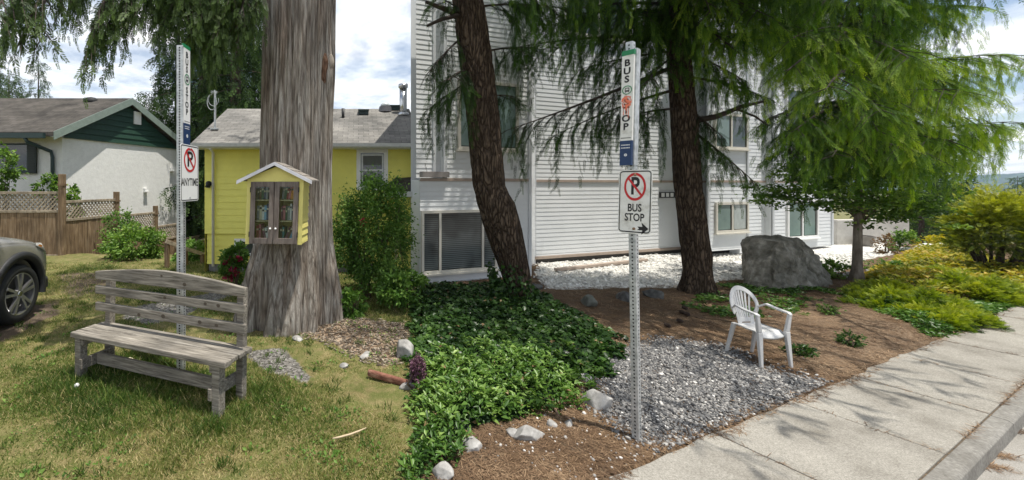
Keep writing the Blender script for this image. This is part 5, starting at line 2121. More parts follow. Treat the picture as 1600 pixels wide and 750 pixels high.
GB = 'dark conifers behind the houses'
conifer('conifer_tree', (P(366, 0, 17).x, 17.2, -.8), 17, 2.3, 41, 'big dark conifer directly behind the cedar trunk with a brown stem', 120, 1.4, .5, .32, .06, .6, GB, 2.0, tint=.36)
conifer('conifer_tree', (P(312, 0, 19).x, 19.4, -1.4), 18, 2.3, 42, 'dark conifer behind the left bus stop post', 120, 1.4, .5, .3, .06, .6, GB, 2.0, tint=.34)
conifer('conifer_tree', (P(272, 0, 21).x, 21.5, -2), 17, 2.1, 43, 'dark conifer at the end of the white house roof', 110, 1.4, .55, .26, .03, .6, GB, 2.0, tint=.34)
conifer('conifer_tree', (P(345, 0, 22).x, 22.5, -2), 13, 2.6, 47, 'dense dark conifer low between the two roofs', 110, 1.4, .55, .26, .01, .6, GB, 2.0, tint=.3)
conifer('conifer_tree', (P(392, 0, 20).x, 20.5, -1.5), 13, 2.0, 49, 'dark conifer mostly hidden by the cedar trunk', 100, 1.4, .55, .26, .02, .6, GB, 2.0, tint=.3)
conifer('conifer_tree', (P(60, 0, 34).x, 34, -3), 15.3, 2.0, 44, 'thin sparse spire topped conifer beyond the white house roof', 40, .8, .6, .2, .3, .25, GB, .6, tmpl=NEEDLE_FAR)
conifer('conifer_tree', (P(14, 0, 30).x, 30, -3), 13.0, 2.6, 45, 'rounded green conifer at the far left beyond the white house roof', 90, 1.4, .7, .3, .1, .3, GB, 1.1, tint=.5)
conifer('conifer_tree', (P(-22, 0, 28).x, 28, -3), 14.2, 2.6, 48, 'tall green conifer cut by the left edge beyond the roof', 90, 1.4, .7, .3, .1, .3, GB, 1.1, tint=.5)
conifer('conifer_tree', (P(214, 0, 40).x, 40, -3), 13.2, 2.4, 46, 'distant conifer tip just above the white house ridge', 60, 1.2, .8, .3, .2, .3, GB, .9)
# ================================================================== RIGHT: white building
FD = Vector((.9496, .3135, 0))
FN = Vector((.3135, -.9496, 0))
MSIDE = mat_noise('white_metal_siding', [(.3, (.63, .65, .66)), (.7, (.72, .735, .745))], 1.3, rough=.38, bmp=0, spec=.35)
MSTRIM = mat_plain('pale_grey_trim', (.56, .58, .60), .45, var=.05)
MTAN = mat_plain('tan_flashing', (.36, .29, .24), .6)
MWFRAME = mat_plain('cream_window_frame', (.62, .59, .52), .5, var=.05)
ZT = 7.2


def pl_t(O, x):
    r = (x - PX) / F
    return (r * O.y - O.x) / (FD.x - FD.y * r)


def pl_z(O, x, y):
    return zpx(y, O.y + FD.y * pl_t(O, x))


OA = Vector((1.15, 7.34, 0))
OAr = OA - FN * .10
OB = Vector((4.06, 9.44, 0))
OC = Vector(((1105 - PX) / F * 10.2, 10.2, 0))
OD = OC - FN * .15
bld = thing('apartment_building', 'large white building clad in horizontal metal siding behind the conifers', 'building', (5, 10, 0))


def at(O, t, z=0.0, d=0.0):
    p = O + FD * t + FN * d
    return Vector((p.x, p.y, z))


ZA = 5.45
ta0, ta1 = pl_t(OA, 656), pl_t(OA, 829)
tb0, tb1 = pl_t(OB, 833), pl_t(OB, 1108)
tc0, tc1 = 0.0, pl_t(OC, 1168)
td0, td1 = pl_t(OD, 1165), pl_t(OD, 1207)
tE0, tE1 = pl_t(OC, 1206), pl_t(OC, 1300)


def core_prism(pts, z0, z1, name='wall'):
    mb = MB()
    mb.prism([(p.x, p.y, z0) for p in pts], (0, 0, z1 - z0))
    return mb.build(name, MSIDE, bld)


back = [Vector((14.5, 19, 0)), Vector((3.2, 17.5, 0))]
core_prism([at(OA, ta0, 0, -.37), at(OA, ta1, 0, -.37), at(OB, tb0 + .1, 0, -.02), back[1] + Vector((.8, 0, 0)), back[1]], -.2, ZA - .1)
core_prism([at(OB, tb0 + .1, 0, -.03), at(OB, tb1, 0, -.02), at(OD, td0 - .2, 0, -.02), at(OD, td1 + .1, 0, -.02), at(OC, tE1, 0, -.5), back[0], back[1] + Vector((.82, 0, 0))], -.2, ZT - .1)
core_prism([at(OA, ta0, 0, -.36), at(OA, ta0, 0, -.012), at(OA, ta1, 0, -.012), at(OA, ta1, 0, -.36)], .02, 1.9)
tal = pl_t(OA, 692)
core_prism([at(OA, tal, 0, -.36), at(OA, tal, 0, -.012), at(OA, ta1, 0, -.012), at(OA, ta1, 0, -.36)], 1.9, ZA)
core_prism([at(OB, pl_t(OB, 1104), 0, -.01), at(OC, tc0, 0, -.012), at(OC, tc1, 0, -.012), at(OC, tc1, 0, -.72)], .16, ZT)
core_prism([at(OC, tE0, 0, -.72), at(OC, tE0, 0, -.012), at(OC, tE1, 0, -.012), at(OC, tE1, 0, -1.5)], .05, ZT)


def siding(O, t0, t1, z0, z1, step=.098):
    mb = MB()
    lap_siding(mb, at(O, t0), FD, t1 - t0, z0, z1, step, .0095 if O not in (OA, OAr) else .011, FN)
    return mb.build('siding', MSIDE, bld)


SL = 1.90
siding(OA, ta0, ta1, .05, SL - .02, .09)
siding(OA, tal, ta1, SL + .04, ZA, .09)
siding(OAr, pl_t(OAr, 650), tal + .25, SL + .04, ZA, .09)
siding(OB, tb0, tb1, .17, SL - .02)
siding(OB, tb0, tb1, SL + .04, ZT)
siding(OC, tc0, tc1, .16, SL - .02)
siding(OC, tc0, tc1, SL + .04, ZT)
siding(OD, td0, td1, .1, SL - .02)
siding(OD, td0, td1, SL + .04, ZT)
siding(OC, tE0, tE1, .08, SL - .02)
siding(OC, tE0, tE1, SL + .04, ZT)


def fbox(mb, O, t0, t1, z0, z1, d0, d1):
    mb.add([at(O, t, z, d) for d in (d0, d1) for z in (z0, z1) for t in (t0, t1)], [(0, 2, 3, 1), (4, 5, 7, 6), (0, 1, 5, 4), (2, 6, 7, 3), (0, 4, 6, 2), (1, 3, 7, 5)])


def fpart(name, mat, O, t0, t1, z0, z1, d0, d1):
    mb = MB()
    fbox(mb, O, t0, t1, z0, min(z1, ZA if O in (OA, OAr) else z1), d0, d1)
    return mb.build(name, mat, bld, False, .004)


for O, t0, t1 in ((OA, ta0, ta1 - .07), (OB, tb0 + .07, tb1), (OC, tc0 + .06, tc1 - .06), (OD, td0, td1), (OC, tE0 + .06, tE1)):
    fpart('storey_band', MTAN, O, t0, t1, SL - .02, SL + .035, .002, .03)
for O, t, z0 in ((OA, ta1 - .035, .05), (OA, tal + .035, SL + .04), (OB, tb0 + .03, .17), (OC, tc0 + .03, .16), (OC, tc1 - .03, .16), (OC, tE0 + .03, .08), (OC, tE1 - .03, .08)):
    fpart('corner_trim', MSTRIM, O, t - .035, t + .035, z0, ZT, .003, .034)
fpart('corner_trim', MSTRIM, OAr, tal - .16, tal - .10, SL + .05, ZT, .003, .03)
fpart('ledge', mat_plain('grey_brown_ledge', (.24, .22, .21), .6), OA, ta0, tal + .08, SL + .05, SL + .15, -.02, .10)
for O, t0, t1, z in ((OB, tb0 + .0, tb1, .17), (OD, td0, td1, .1)):
    fpart('base_flashing', MTAN, O, t0, t1, z - .07, z - .005, .0, .035)
fpart('base_flashing', MSTRIM, OA, ta0, ta1, -.02, .045, .0, .03)
fpart('foundation', mat_plain('dark_foundation', (.05, .047, .043), .9), OB, tb0, tb1, -.3, .098, -.05, -.005)
fpart('foundation', MHOLE, OC, tc0 + .04, tc1 - .05, -.3, .15, -.5, -.35)  # near-black block paints the shade under the overhanging bay
# brown board lying along the foot of the wall
bd = MB()
a_, b_ = G(868, 425), G(1010, 409)
bd.beam((a_.x, a_.y, .05), (b_.x, b_.y, .05), .09, .06)
tag(bd.build('edging_board', MTAN, None, False, .008), 'long brown edging board on the white gravel along the building', 'board')


def bwin(O, x0, x1, y0, y1, mull=(), bars=(), wd=.055, glass=None, mat=None, curtain=None):
    t0, t1 = pl_t(O, x0), pl_t(O, x1)
    xm = (x0 + x1) / 2
    z0, z1 = pl_z(O, xm, y1), pl_z(O, xm, y0)
    w = window_frame('window', t0, t1, z0, z1, 0, wd, bld, mat or MWFRAME, mull, bars, glass or MDARKGL, FD, Vector((O.x, O.y, 0)), FN, .05, True)
    if curtain:
        for c0, c1, m_ in curtain:
            mb = MB()
            tt0, tt1 = t0 + (t1 - t0) * c0, t0 + (t1 - t0) * c1
            fbox(mb, O, tt0, tt1, z0 + wd + .02, z1 - wd - .01, .0255, .028)
            mb.build('blind', m_, w)
    return w


m, nt, b = new_mat('slat_blind')
wv_ = N(nt, 'ShaderNodeTexWave', Scale=9.0, _bands_direction='Z')
nt.links.new(coords(nt), wv_.inputs['Vector'])
n = N(nt, 'ShaderNodeTexNoise', Scale=1.8, Detail=3)
nt.links.new(coords(nt), n.inputs['Vector'])
c1 = ramp(nt, [(.2, (.035, .04, .042)), (.8, (.10, .115, .115))], wv_.outputs['Fac']).outputs[0]
c2 = ramp(nt, [(.4, (.7, .7, .7)), (.62, (1.7, 1.7, 1.7))], n.outputs['Fac']).outputs[0]
nt.links.new(mixc2(nt, 1, c1, c2, 'MULTIPLY'), b.inputs['Base Color'])
b.inputs['Roughness'].default_value = .12
MBLIND = m
MSEA = mat_noise('sea_green_blind', [(.3, (.13, .19, .18)), (.7, (.22, .30, .28))], 1.5, rough=.15, bmp=0)
bwin(OA, 657, 775, 328, 424, (.235, .80), (), .05, MDARKGL, None, [(.03, .21, MBLIND), (.26, .78, MBLIND), (.83, .97, MBLIND)])
bwin(OA, 714, 808, 128, 235, (.5,), (), .055, MDARKGL, None, [(.05, .47, MSEA), (.54, .95, MSEA)])
bwin(OC, 1116, 1167, 316, 363, (.5,), (), .06, MDARKGL, None, [(.08, .44, MSEA), (.56, .92, mat_plain('pale_curtain', (.40, .44, .43), .3))])
bwin(OC, 1114, 1166, 178, 233, (.5,), (), .06, MDARKGL, None, [(.08, .44, MSEA)])
bwin(OC, 1228, 1276, 312, 372, (.48,), (), .06, MDARKGL, MWHITE, [(.08, .42, MSEA), (.55, .9, MSEA)])
bwin(OC, 1226, 1278, 140, 205, (.5,), (), .06, MDARKGL, MWHITE)
bwin(OB, 880, 985, -40, 60, (.5,), (), .06, MDARKGL)
v_ = MB()
t0, t1 = pl_t(OB, 1029), pl_t(OB, 1058)
zz0, zz1 = pl_z(OB, 1043, 309), pl_z(OB, 1043, 300)
fbox(v_, OB, t0, t1, zz0, zz1, .02, .05)
o = v_.build('wall_vent', MBLACK, bld)
v_ = MB()
for k in range(4):
    a0 = t0 + (t1 - t0) * (.05 + .24 * k)
    fbox(v_, OB, a0, a0 + (t1 - t0) * .16, zz0 + .025, zz1 - .025, .0505, .054)
v_.build('vent_louvre', MWHITE, o)
dp = MB()
p = at(OD, td1 - .12, 0, .06)
dp.tube([(p.x, p.y, .1), (p.x, p.y, 5)], .05, 8)
dp.build('downspout', mat_plain('tan_pipe', (.50, .44, .34), .5), bld, True)
lw = MB()
a_, b_ = P(1300, 372, 12.6), P(1412, 366, 12.9)
lw.beam((a_.x, a_.y, .15), (b_.x, b_.y, .15), .25, 1.2)
tag(lw.build('garden_wall', mat_noise('pale_concrete', [(.3, (.38, .36, .33)), (.7, (.52, .50, .46))], 5, bmp=.2), None, False, .01), 'low pale concrete wall beyond the garden tree', 'wall')

# ================================================================== signs and chair
base = Vector((1.9575, 2.88, -.03))
rp = thing('bus_stop_sign', 'galvanised bus stop post with orange spray paint, standing in gravel by the pavement', 'sign post', (base.x, base.y, 0))
A2 = 55
topz = zpx(66, 2.88)
lean = P(985, 66, 2.88).x - base.x
punched_post(base, (base.x + lean, base.y, topz), .046, A2, rp, ('N', 'R'))
zs_ = H - (315 - HY) / F * 2.85
cxs = base.x + lean * (zs_ / topz)
fr = Frame((cxs, base.y, 0), A2, .022)
no_parking(fr.sub(-.014, zs_, .03), .205, .445, rp, [('BUS', (-.045, .075)), ('STOP', (-.112, .075, -.0))], MSIGNOLD, True, True)
fb = Frame((base.x + lean * .82, base.y, 0), A2, .022)
bus_blade(fb.sub(-.062, 0, .05), .074, zpx(78, 2.85), zpx(258, 2.85), .022, rp, MSIGNOLD, True)
ch_ = MB()
fc = fb.sub(-.04, 0, .027)
for dx in (-.018, .018):
    fc.box(ch_, dx - .006, dx + .006, zpx(258, 2.85) - .0, zpx(76, 2.85), -.052, 0)
fc.box(ch_, -.024, .024, zpx(257, 2.85), zpx(77, 2.85), -.060, -.0525)
ch_.build('mounting_channel', MSTEEL, rp)

MPLAST = mat_noise('white_plastic', [(.3, (.46, .46, .46)), (.7, (.54, .54, .535))], 5, rough=.38, bmp=.02, spec=.5)
cf = Vector((.10, -1, 0)).normalized()                      # chair faces the viewer's side
cr = Vector((-cf.y, cf.x, 0)) * -1
cr = cf.cross(Vector((0, 0, 1))) * -1
CHM = Matrix((cr, -cf, Vector((0, 0, 1)))).transposed().to_4x4()
CHM = CHM @ Matrix.Diagonal((.66, .66, .90, 1))
CHM.translation = Vector((4.02, 4.12, 0))
chair = thing('plastic_chair', 'white plastic garden chair with slotted round back at the edge of the gravel', 'chair', CHM.translation)


def cpart(name, fn, bev=.006, smooth=False, parent=None):
    mb = MB(CHM)
    fn(mb)
    return mb.build(name, MPLAST, parent or chair, smooth, bev)


def taper(mb, p0, p1, s0, s1):
    """square tapered bar from p0 to p1, sections s0/s1 (x, y)"""
    vs = []
    for p, s in ((p0, s0), (p1, s1)):
        for a, b_ in ((-1, -1), (1, -1), (1, 1), (-1, 1)):
            vs.append((p[0] + a * s[0] / 2, p[1] + b_ * s[1] / 2, p[2]))
    mb.add(vs, [(3, 2, 1, 0), (4, 5, 6, 7)] + [(i, (i + 1) % 4, 4 + (i + 1) % 4, 4 + i) for i in range(4)])


# local axes: x right, y towards the back, z up
sw, sd_, shh = .21, .20, .42


def seat(mb):
    nx_, ny_ = 12, 12
    vs, fs = [], []
    for lay in (0, -.018):
        for j in range(ny_ + 1):
            v = j / ny_ * 2 - 1
            for i in range(nx_ + 1):
                u = i / nx_ * 2 - 1
                wdt = sw * (1.03 - .12 * (v + 1) / 2)
                z = shh - .018 * (1 - u * u) + .012 * max(0, v) - (.045 * max(0, -v - .72) / .28) + lay
                vs.append((u * wdt, v * sd_ - (.02 * (1 - u * u) if j == 0 else 0), z))
    m_ = (nx_ + 1) * (ny_ + 1)
    for j in range(ny_):
        for i in range(nx_):
            a = j * (nx_ + 1) + i
            fs += [(a, a + 1, a + nx_ + 2, a + nx_ + 1), (m_ + a, m_ + a + nx_ + 1, m_ + a + nx_ + 2, m_ + a + 1)]
    per = [i for i in range(nx_ + 1)] + [(nx_ + 1) * (j + 1) + nx_ for j in range(ny_)] + [ny_ * (nx_ + 1) + i for i in range(nx_ - 1, -1, -1)] + [(nx_ + 1) * j for j in range(ny_ - 1, 0, -1)]
    for k in range(len(per)):
        a, b_ = per[k], per[(k + 1) % len(per)]
        fs.append((a, m_ + a, m_ + b_, b_))
    mb.add(vs, fs)


cpart('seat', seat, 0, True)


def back_pt(u, v):
    """u -1..1 across, v 0..1 up the back"""
    z = shh - .01 + .40 * v
    y = sd_ - .02 + .13 * v - .045 * u * u
    return Vector((u * (.185 + .02 * math.sin(v * 3)), y, z))


def band(mb, pts, wdt, thk):
    """flat ribbon through pts lying in the back surface"""
    vs, fs = [], []
    n = len(pts)
    for i, p in enumerate(pts):
        d = (pts[min(i + 1, n - 1)] - pts[max(i - 1, 0)]).normalized()
        nn = Vector((0, -1, .3)).normalized()
        s_ = d.cross(nn).normalized()
        w_ = wdt[i] if hasattr(wdt, '__len__') else wdt
        for a, b_ in ((-1, -1), (1, -1), (1, 1), (-1, 1)):
            vs.append(p + s_ * a * w_ / 2 + nn * b_ * thk / 2)
    for i in range(n - 1):
        for k in range(4):
            fs.append((4 * i + k, 4 * i + (k + 1) % 4, 4 * i + 4 + (k + 1) % 4, 4 * i + 4 + k))
    fs += [(3, 2, 1, 0), tuple(4 * (n - 1) + k for k in range(4))]
    mb.add(vs, fs)


def backrest(mb):
    arc = []
    for a in np.linspace(-.62, math.pi + .62, 30):
        u, v = math.cos(a) * 1.06, .56 + math.sin(a) * .42
        arc.append(back_pt(u, v))
    band(mb, arc, .052, .016)
    for k in range(7):
        f_ = (k - 3) / 3
        p0, p1 = back_pt(f_ * .46, .10), back_pt(f_ * .78, .56 + .40 * math.sqrt(max(0, 1 - (f_ * .74) ** 2)))
        band(mb, [p0.lerp(p1, t) + Vector((0, .012 * math.sin(t * 3.14), 0)) for t in np.linspace(0, 1, 6)], [.024 + .012 * t for t in np.linspace(0, 1, 6)], .009)
    band(mb, [back_pt(u, .12) for u in np.linspace(-.60, .60, 7)], .05, .012)
    for s in (-1, 1):
        band(mb, [back_pt(s * .56, -.01), back_pt(s * .60, .12), back_pt(s * .70, .3)], [.07, .06, .03], .012)
    band(mb, [back_pt(u, -.0) for u in np.linspace(-.60, .60, 7)], .03, .012)


cpart('backrest', backrest, .003)
for s in (-1, 1):
    def arm(mb):
        e = back_pt(s * 1.04, .50)
        pts = [e, Vector((s * .262, .10, .66)), Vector((s * .275, -.06, .635)), Vector((s * .272, -.20, .625)), Vector((s * .262, -.235, .61))]
        vs, fs = [], []
        for i, p in enumerate(pts):
            w_ = (.03, .05, .058, .058, .05)[i]
            for a, b_ in ((-1, 0), (1, 0), (1, -.022), (-1, -.022)):
                vs.append(p + Vector((a * w_ / 2, 0, b_)))
        for i in range(4):
            for k in range(4):
                fs.append((4 * i + k, 4 * i + (k + 1) % 4, 4 * i + 4 + (k + 1) % 4, 4 * i + 4 + k))
        fs += [(3, 2, 1, 0), (16, 17, 18, 19)]
        mb.add(vs, fs)
    cpart('armrest', arm, .006)
    cpart('front_leg', lambda mb: (taper(mb, (s * .245, -.255, 0), (s * .225, -.205, .42), (.034, .036), (.072, .05)), taper(mb, (s * .228, -.205, .4205), (s * .268, -.212, .603), (.062, .046), (.046, .04))), .006)
    cpart('back_leg', lambda mb: taper(mb, (s * .235, .30, 0), (s * .195, .185, .43), (.034, .034), (.055, .05)), .006)

# ================================================================== boulder and stones
MBOUL = mat_noise('boulder_stone', [(.30, (.04, .037, .030)), (.44, (.105, .10, .082)), (.56, (.185, .175, .15)), (.70, (.37, .355, .315))], 4.5, bmp=.7, dist=.03, detail=10, rgh=.66)
Yb = 7.3
bp = []
for x, y, dY in ((1156, 376, .1), (1168, 369, -.05), (1205, 368, -.2), (1240, 370, .0), (1256, 377, .0), (1297, 440, .1), (1292, 452, -.1), (1200, 456, -.55), (1160, 455, -.35), (1154, 430, .0), (1210, 375, -.48), (1238, 400, -.42), (1268, 452, -.45)):
    bp.append(P(x + 7, y, Yb + dY))
for x, y in ((1165, 372), (1240, 372), (1290, 440), (1160, 450)):
    bp.append(P(x, y, Yb + .75))
for p in list(bp):
    if p.z < .25:
        bp.append(Vector((p.x, p.y, -.15)))
bm = bmesh.new()
for p in bp:
    bm.verts.new(p)
bmesh.ops.convex_hull(bm, input=bm.verts)
loose = [v for v in bm.verts if not v.link_faces]
bmesh.ops.delete(bm, geom=loose, context='VERTS')
bmesh.ops.triangulate(bm, faces=bm.faces)
for _ in range(5):
    es = [e for e in bm.edges if e.calc_length() > .045]
    if es:
        bmesh.ops.subdivide_edges(bm, edges=es, cuts=1)
        bmesh.ops.triangulate(bm, faces=[f for f in bm.faces if len(f.verts) > 3])
bm.normal_update()
cs_ = np.array([v.co[:] for v in bm.verts])
dn = (fbm(cs_[:, 0] * 3, cs_[:, 1] * 3, cs_[:, 2] * 3) - .5) * .13 + (fbm(cs_[:, 0] * 9, cs_[:, 1] * 9, cs_[:, 2] * 9) - .5) * .07 - .03 * (1 - np.abs(2 * vnoise(cs_[:, 0] * 4 + 3, cs_[:, 1] * 4, cs_[:, 2] * 2.5) - 1)) ** 6
dn = dn + .05 * np.abs(2 * vnoise(cs_[:, 0] * 5.5, cs_[:, 1] * 5.5, cs_[:, 2] * 4) - 1) - .025
crk = np.exp(-((cs_[:, 0] - 7.62 - (cs_[:, 2] - .6) * -.9) / .022) ** 2) * (cs_[:, 2] < .78) * (cs_[:, 2] > .15)
dn = dn - .04 * crk
for v, d_ in zip(bm.verts, dn):
    v.co += v.normal * d_
me = bpy.data.meshes.new('boulder')
bm.to_mesh(me)
bm.free()
tag(link('boulder', me, MBOUL), 'big grey cracked boulder standing on the soil right of the second conifer', 'boulder')

ES = 'edging stones of the ivy bed'
for x, y, r, lb, sd, mt in (
        (930, 640, (.13, .10, .13), 'largest mottled grey stone at the right corner of the ivy bed', 11, MROCK), (914, 606, (.065, .06, .06), 'small blue grey stone half under the ivy edge', 12, MROCK),
        (826, 692, (.125, .08, .085), 'smooth grey stone below the bright periwinkle', 13, MROCK), (862, 673, (.042, .04, .045), 'small grey stone beside the bare roots', 14, MROCK),
        (889, 671, (.055, .035, .03), 'flat pale wedge stone right of the bare roots', 15, MROCK), (736, 707, (.10, .07, .055), 'pale buff stone in the leaves at the lower left', 16, MROCK), (692, 745, (.08, .06, .06), 'pale stone at the bottom edge under the leaves', 17, MROCK), (800, 688, (.05, .05, .05), 'small lumpy stone touching the smooth grey stone', 18, MROCK)):
    g_ = G(x, y)
    rock('stone', (g_.x, g_.y, ground_z(g_.x, g_.y)), r, mt, sd, lb, 'stone', ES, .45, sd * .5)
DS = 'dark stones on the needle litter'
for x, y, r, lb, sd, mt in ((921, 480, (.17, .13, .12), 'rounded grey green stone on the needle litter', 21, mat_noise('green_grey_stone', [(.3, (.07, .075, .062)), (.7, (.17, .175, .15))], 8, bmp=.4)),
                            (974, 473, (.15, .11, .12), 'dark stone just left of the sign post', 22, MROCKD), (1023, 470, (.19, .12, .10), 'flat dark stone just right of the sign post', 23, MROCKD), (834, 455, (.15, .12, .09), 'black stone behind the ivy covered trunk', 24, MROCKD)):
    g_ = G(x, y)
    rock('stone', (g_.x, g_.y, ground_z(g_.x, g_.y)), r, mt, sd, lb, 'stone', DS, .5, sd * .5)
rg = random.Random(5)
k = 0
for i in range(26):
    x = 1288 + i * 5.2 + rg.uniform(-2, 2)
    y = 437 - 5 * math.sin(i / 26 * 3.14) + rg.uniform(-4, 3) - (i > 12) * 4
    g_ = G(x, y)
    rock('border_stone', (g_.x, g_.y, ground_z(g_.x, g_.y)), (rg.uniform(.045, .075), rg.uniform(.04, .06), rg.uniform(.035, .055)), MROCK, 60 + i, 'small pale stone in the low border row behind the garden tree', 'stone', 'border stones behind the garden tree', .5, i)
for x, y, r, lb, sd in ((1448, 389, (.35, .2, .16), 'wide white rock at the top of the flower bank', 31), (1474, 388, (.22, .15, .17), 'white rock at the right end of the bank top', 32), (1420, 393, (.2, .14, .10), 'small white rock beside the bright green bush', 33)):
    g_ = G(x, y)
    rock('white_rock', (g_.x, g_.y, ground_z(g_.x, g_.y)), r, mat_noise('white_stone', [(.3, (.5, .49, .46)), (.7, (.74, .73, .70))], 6, bmp=.5), sd, lb, 'rock', 'white rocks on the bank top', .5, sd)
pt = MB()
g_ = G(1353, 384)
pt.tube([(g_.x, g_.y, 0), (g_.x, g_.y, .24), (g_.x, g_.y, .24), (g_.x, g_.y, .30), (g_.x, g_.y, .30), (g_.x, g_.y, .24)], [.13, .17, .195, .20, .165, .15], 20)
tag(pt.build('plant_pot', mat_plain('grey_pot', (.24, .22, .20), .7), None, False), 'grey plant pot on the white gravel beside the garden tree', 'pot')
nb_ = MB()
for x, y in ((1066, 497), (1073, 500), (1062, 512), (1070, 491), (1043, 519)):
    g_ = G(x, y)
    c_ = MB()
    V, Fc = ICO2
    c_.add([(g_.x + q[0] * .03, g_.y + q[1] * .045, .03 + ground_z(g_.x, g_.y) + q[2] * .025) for q in V * (1 + .3 * (vnoise(V[:, 0] * 6, V[:, 1] * 6, V[:, 2] * 6) - .5)[:, None])], Fc.tolist())
    tag(c_.build('pine_cone', mat_plain('dark_cone', (.03, .018, .012), .9)), 'dark pine cone lying on the brown needle litter', 'pine cone', 'pine cones on the needle litter')

# ================================================================== conifers of the right side
m, nt, b = new_mat('furrowed_bark')
v = coords(nt, (1, 1, .24))
vo = N(nt, 'ShaderNodeTexVoronoi', Scale=25, _feature='DISTANCE_TO_EDGE')
nz = N(nt, 'ShaderNodeTexNoise', Scale=6, Detail=6)
nt.links.new(v, nz.inputs['Vector'])
dv = N(nt, 'ShaderNodeMix', _data_type='VECTOR')
dv.inputs[0].default_value = .22
nt.links.new(v, dv.inputs[4])
nt.links.new(nz.outputs['Color'], dv.inputs[5])
nt.links.new(dv.outputs[1], vo.inputs['Vector'])
n2 = N(nt, 'ShaderNodeTexNoise', Scale=30, Detail=6, Roughness=.7)
nt.links.new(coords(nt, (1, 1, .5)), n2.inputs['Vector'])
c1 = ramp(nt, [(0, (.028, .020, .015)), (.08, (.062, .046, .034)), (.30, (.105, .080, .060))], vo.outputs['Distance']).outputs[0]
c2 = ramp(nt, [(.3, (.6, .58, .56)), (.65, (1.2, 1.17, 1.12))], n2.outputs['Fac']).outputs[0]
nt.links.new(mixc2(nt, 1, c1, c2, 'MULTIPLY'), b.inputs['Base Color'])
b.inputs['Roughness'].default_value = .95
b.inputs['Specular IOR Level'].default_value = .1
hgt = N(nt, 'ShaderNodeMath', _operation='MINIMUM')
nt.links.new(vo.outputs['Distance'], hgt.inputs[0])
hgt.inputs[1].default_value = .22
bump(nt, b, hgt.outputs[0], 1.0, .09)
MFUR = m


def fur_disp(T, Zm, R):
    n = 1 - np.abs(2 * vnoise(np.cos(T) * 5.5 + 7, np.sin(T) * 5.5, Zm * 3.2) - 1)
    return -.018 * n ** 2 + .016 * (fbm(np.cos(T) * 10, np.sin(T) * 10, Zm * 7) - .5) + .03 * (fbm(np.cos(T) * 1.5, np.sin(T) * 1.5, Zm * 1.2, 2) - .5) + sstep(.5, -.05, Zm) * (.05 + .05 * np.cos(5 * T + 1))


MNEED = mat_leaf('hemlock_needles', [(0, (.010, .024, .005)), (.3, (.026, .062, .010)), (.55, (.075, .155, .018)), (.8, (.19, .30, .03)), (1, (.36, .46, .06))], .45, .7)
MBR = mat_noise('branch_bark', [(.3, (.02, .015, .011)), (.7, (.055, .042, .032))], 12, bmp=.5)


def px_trunk(rows, Y):
    return [(P((a + b_) / 2, y, Y), abs(b_ - a) / 2 / F * (Y - .15) / math.hypot(1, ((a + b_) / 2 - PX) / F)) for y, a, b_ in rows]


def big_conifer(label, rows, Y, boughs, seed, above, group=None, extra=None, parts_=(250, 160), fills=(), bark=None):
    rng = np.random.default_rng(seed)
    boughs = list(boughs)
    for poly, n_, yr_, kw in fills:                           # more boughs towards a region of the crown
        pl = np.array(poly, float)
        got = 0
        while got < n_:
            p = rng.uniform(0, 1, 2) * (pl.max(0) - pl.min(0)) + pl.min(0)
            if inside_sd(p[None], pl)[0] < 0:
                continue
            got += 1
            ys = p[1] - rng.uniform(0, 60)
            xs = np.interp(ys, [r_[0] for r_ in rows[::-1]], [(r_[1] + r_[2]) / 2 for r_ in rows[::-1]])
            boughs.append(((xs, ys, Y), (p[0], p[1], rng.uniform(*yr_)), dict(kw, tint=kw.get('tint', .36) + rng.normal(0, .06))))
    path = px_trunk(rows, Y)
    g_ = path[0][0]
    t = thing('conifer_tree', label, 'tree', (g_.x, g_.y, 0), group)
    trunk_mesh('trunk', path, parts_[0], parts_[1] * 2, fur_disp if bark is None else (lambda T, Zm, R: .25 * fur_disp(T, Zm, R)), bark or MFUR, t)
    lst, lb = [], MB()
    for q in boughs:
        (x0, y0, Y0), (x1, y1, Y1) = q[0], q[1]
        kw = dict(lift=.06, sec=.8, nsec=14, hang=.4, step=.036, size=.215, strands=.7, tint=.36, tip=.3, smax=4, down=.5)
        kw.update(q[2] if len(q) > 2 else {})
        tb, sp_ = bough(rng, P(x0, y0, Y0), P(x1, y1, Y1), **kw)
        add_limbs(lb, tb, 6)
        lst.append(sp_)
    zs0, zs1, rr, nb = above
    ztab = [p[0].z for p in path]
    for k in range(nb):
        z = rng.uniform(zs0, zs1)
        cx = float(np.interp(z, ztab, [p[0].x for p in path]))
        a = k * 2.4 + rng.uniform(-.5, .5)
        l = rr * rng.uniform(.6, 1.1) * (1 - .5 * (z - zs0) / (zs1 - zs0))
        A = Vector((cx, Y, z))
        e_ = A + Vector((math.cos(a) * l, math.sin(a) * l, 0))
        if e_.x < .42 * e_.y:
            continue
        tb, sp_ = bough(rng, A, A + Vector((math.cos(a) * l, math.sin(a) * l * (1.35 if math.sin(a) < 0 else .6), -.15 * l)), .1, 1.1, 13, .35, .12, .36, .3, .4, .3)
        add_limbs(lb, tb[:1], 4)
        lst.append(sp_)
    if extra:
        for tb in extra:
            lb.tube(*tb, 6, True)
    lb.build('branch', MBR, t)
    leaf_obj('crown', [sprays(rng, lst, NEEDLE)], MNEED, t)
    return t


Y1 = 6.06


def W_(X, Y, Zw):
    return (PX + F * X / Y, HY - F * (Zw - H) / Y, Y)


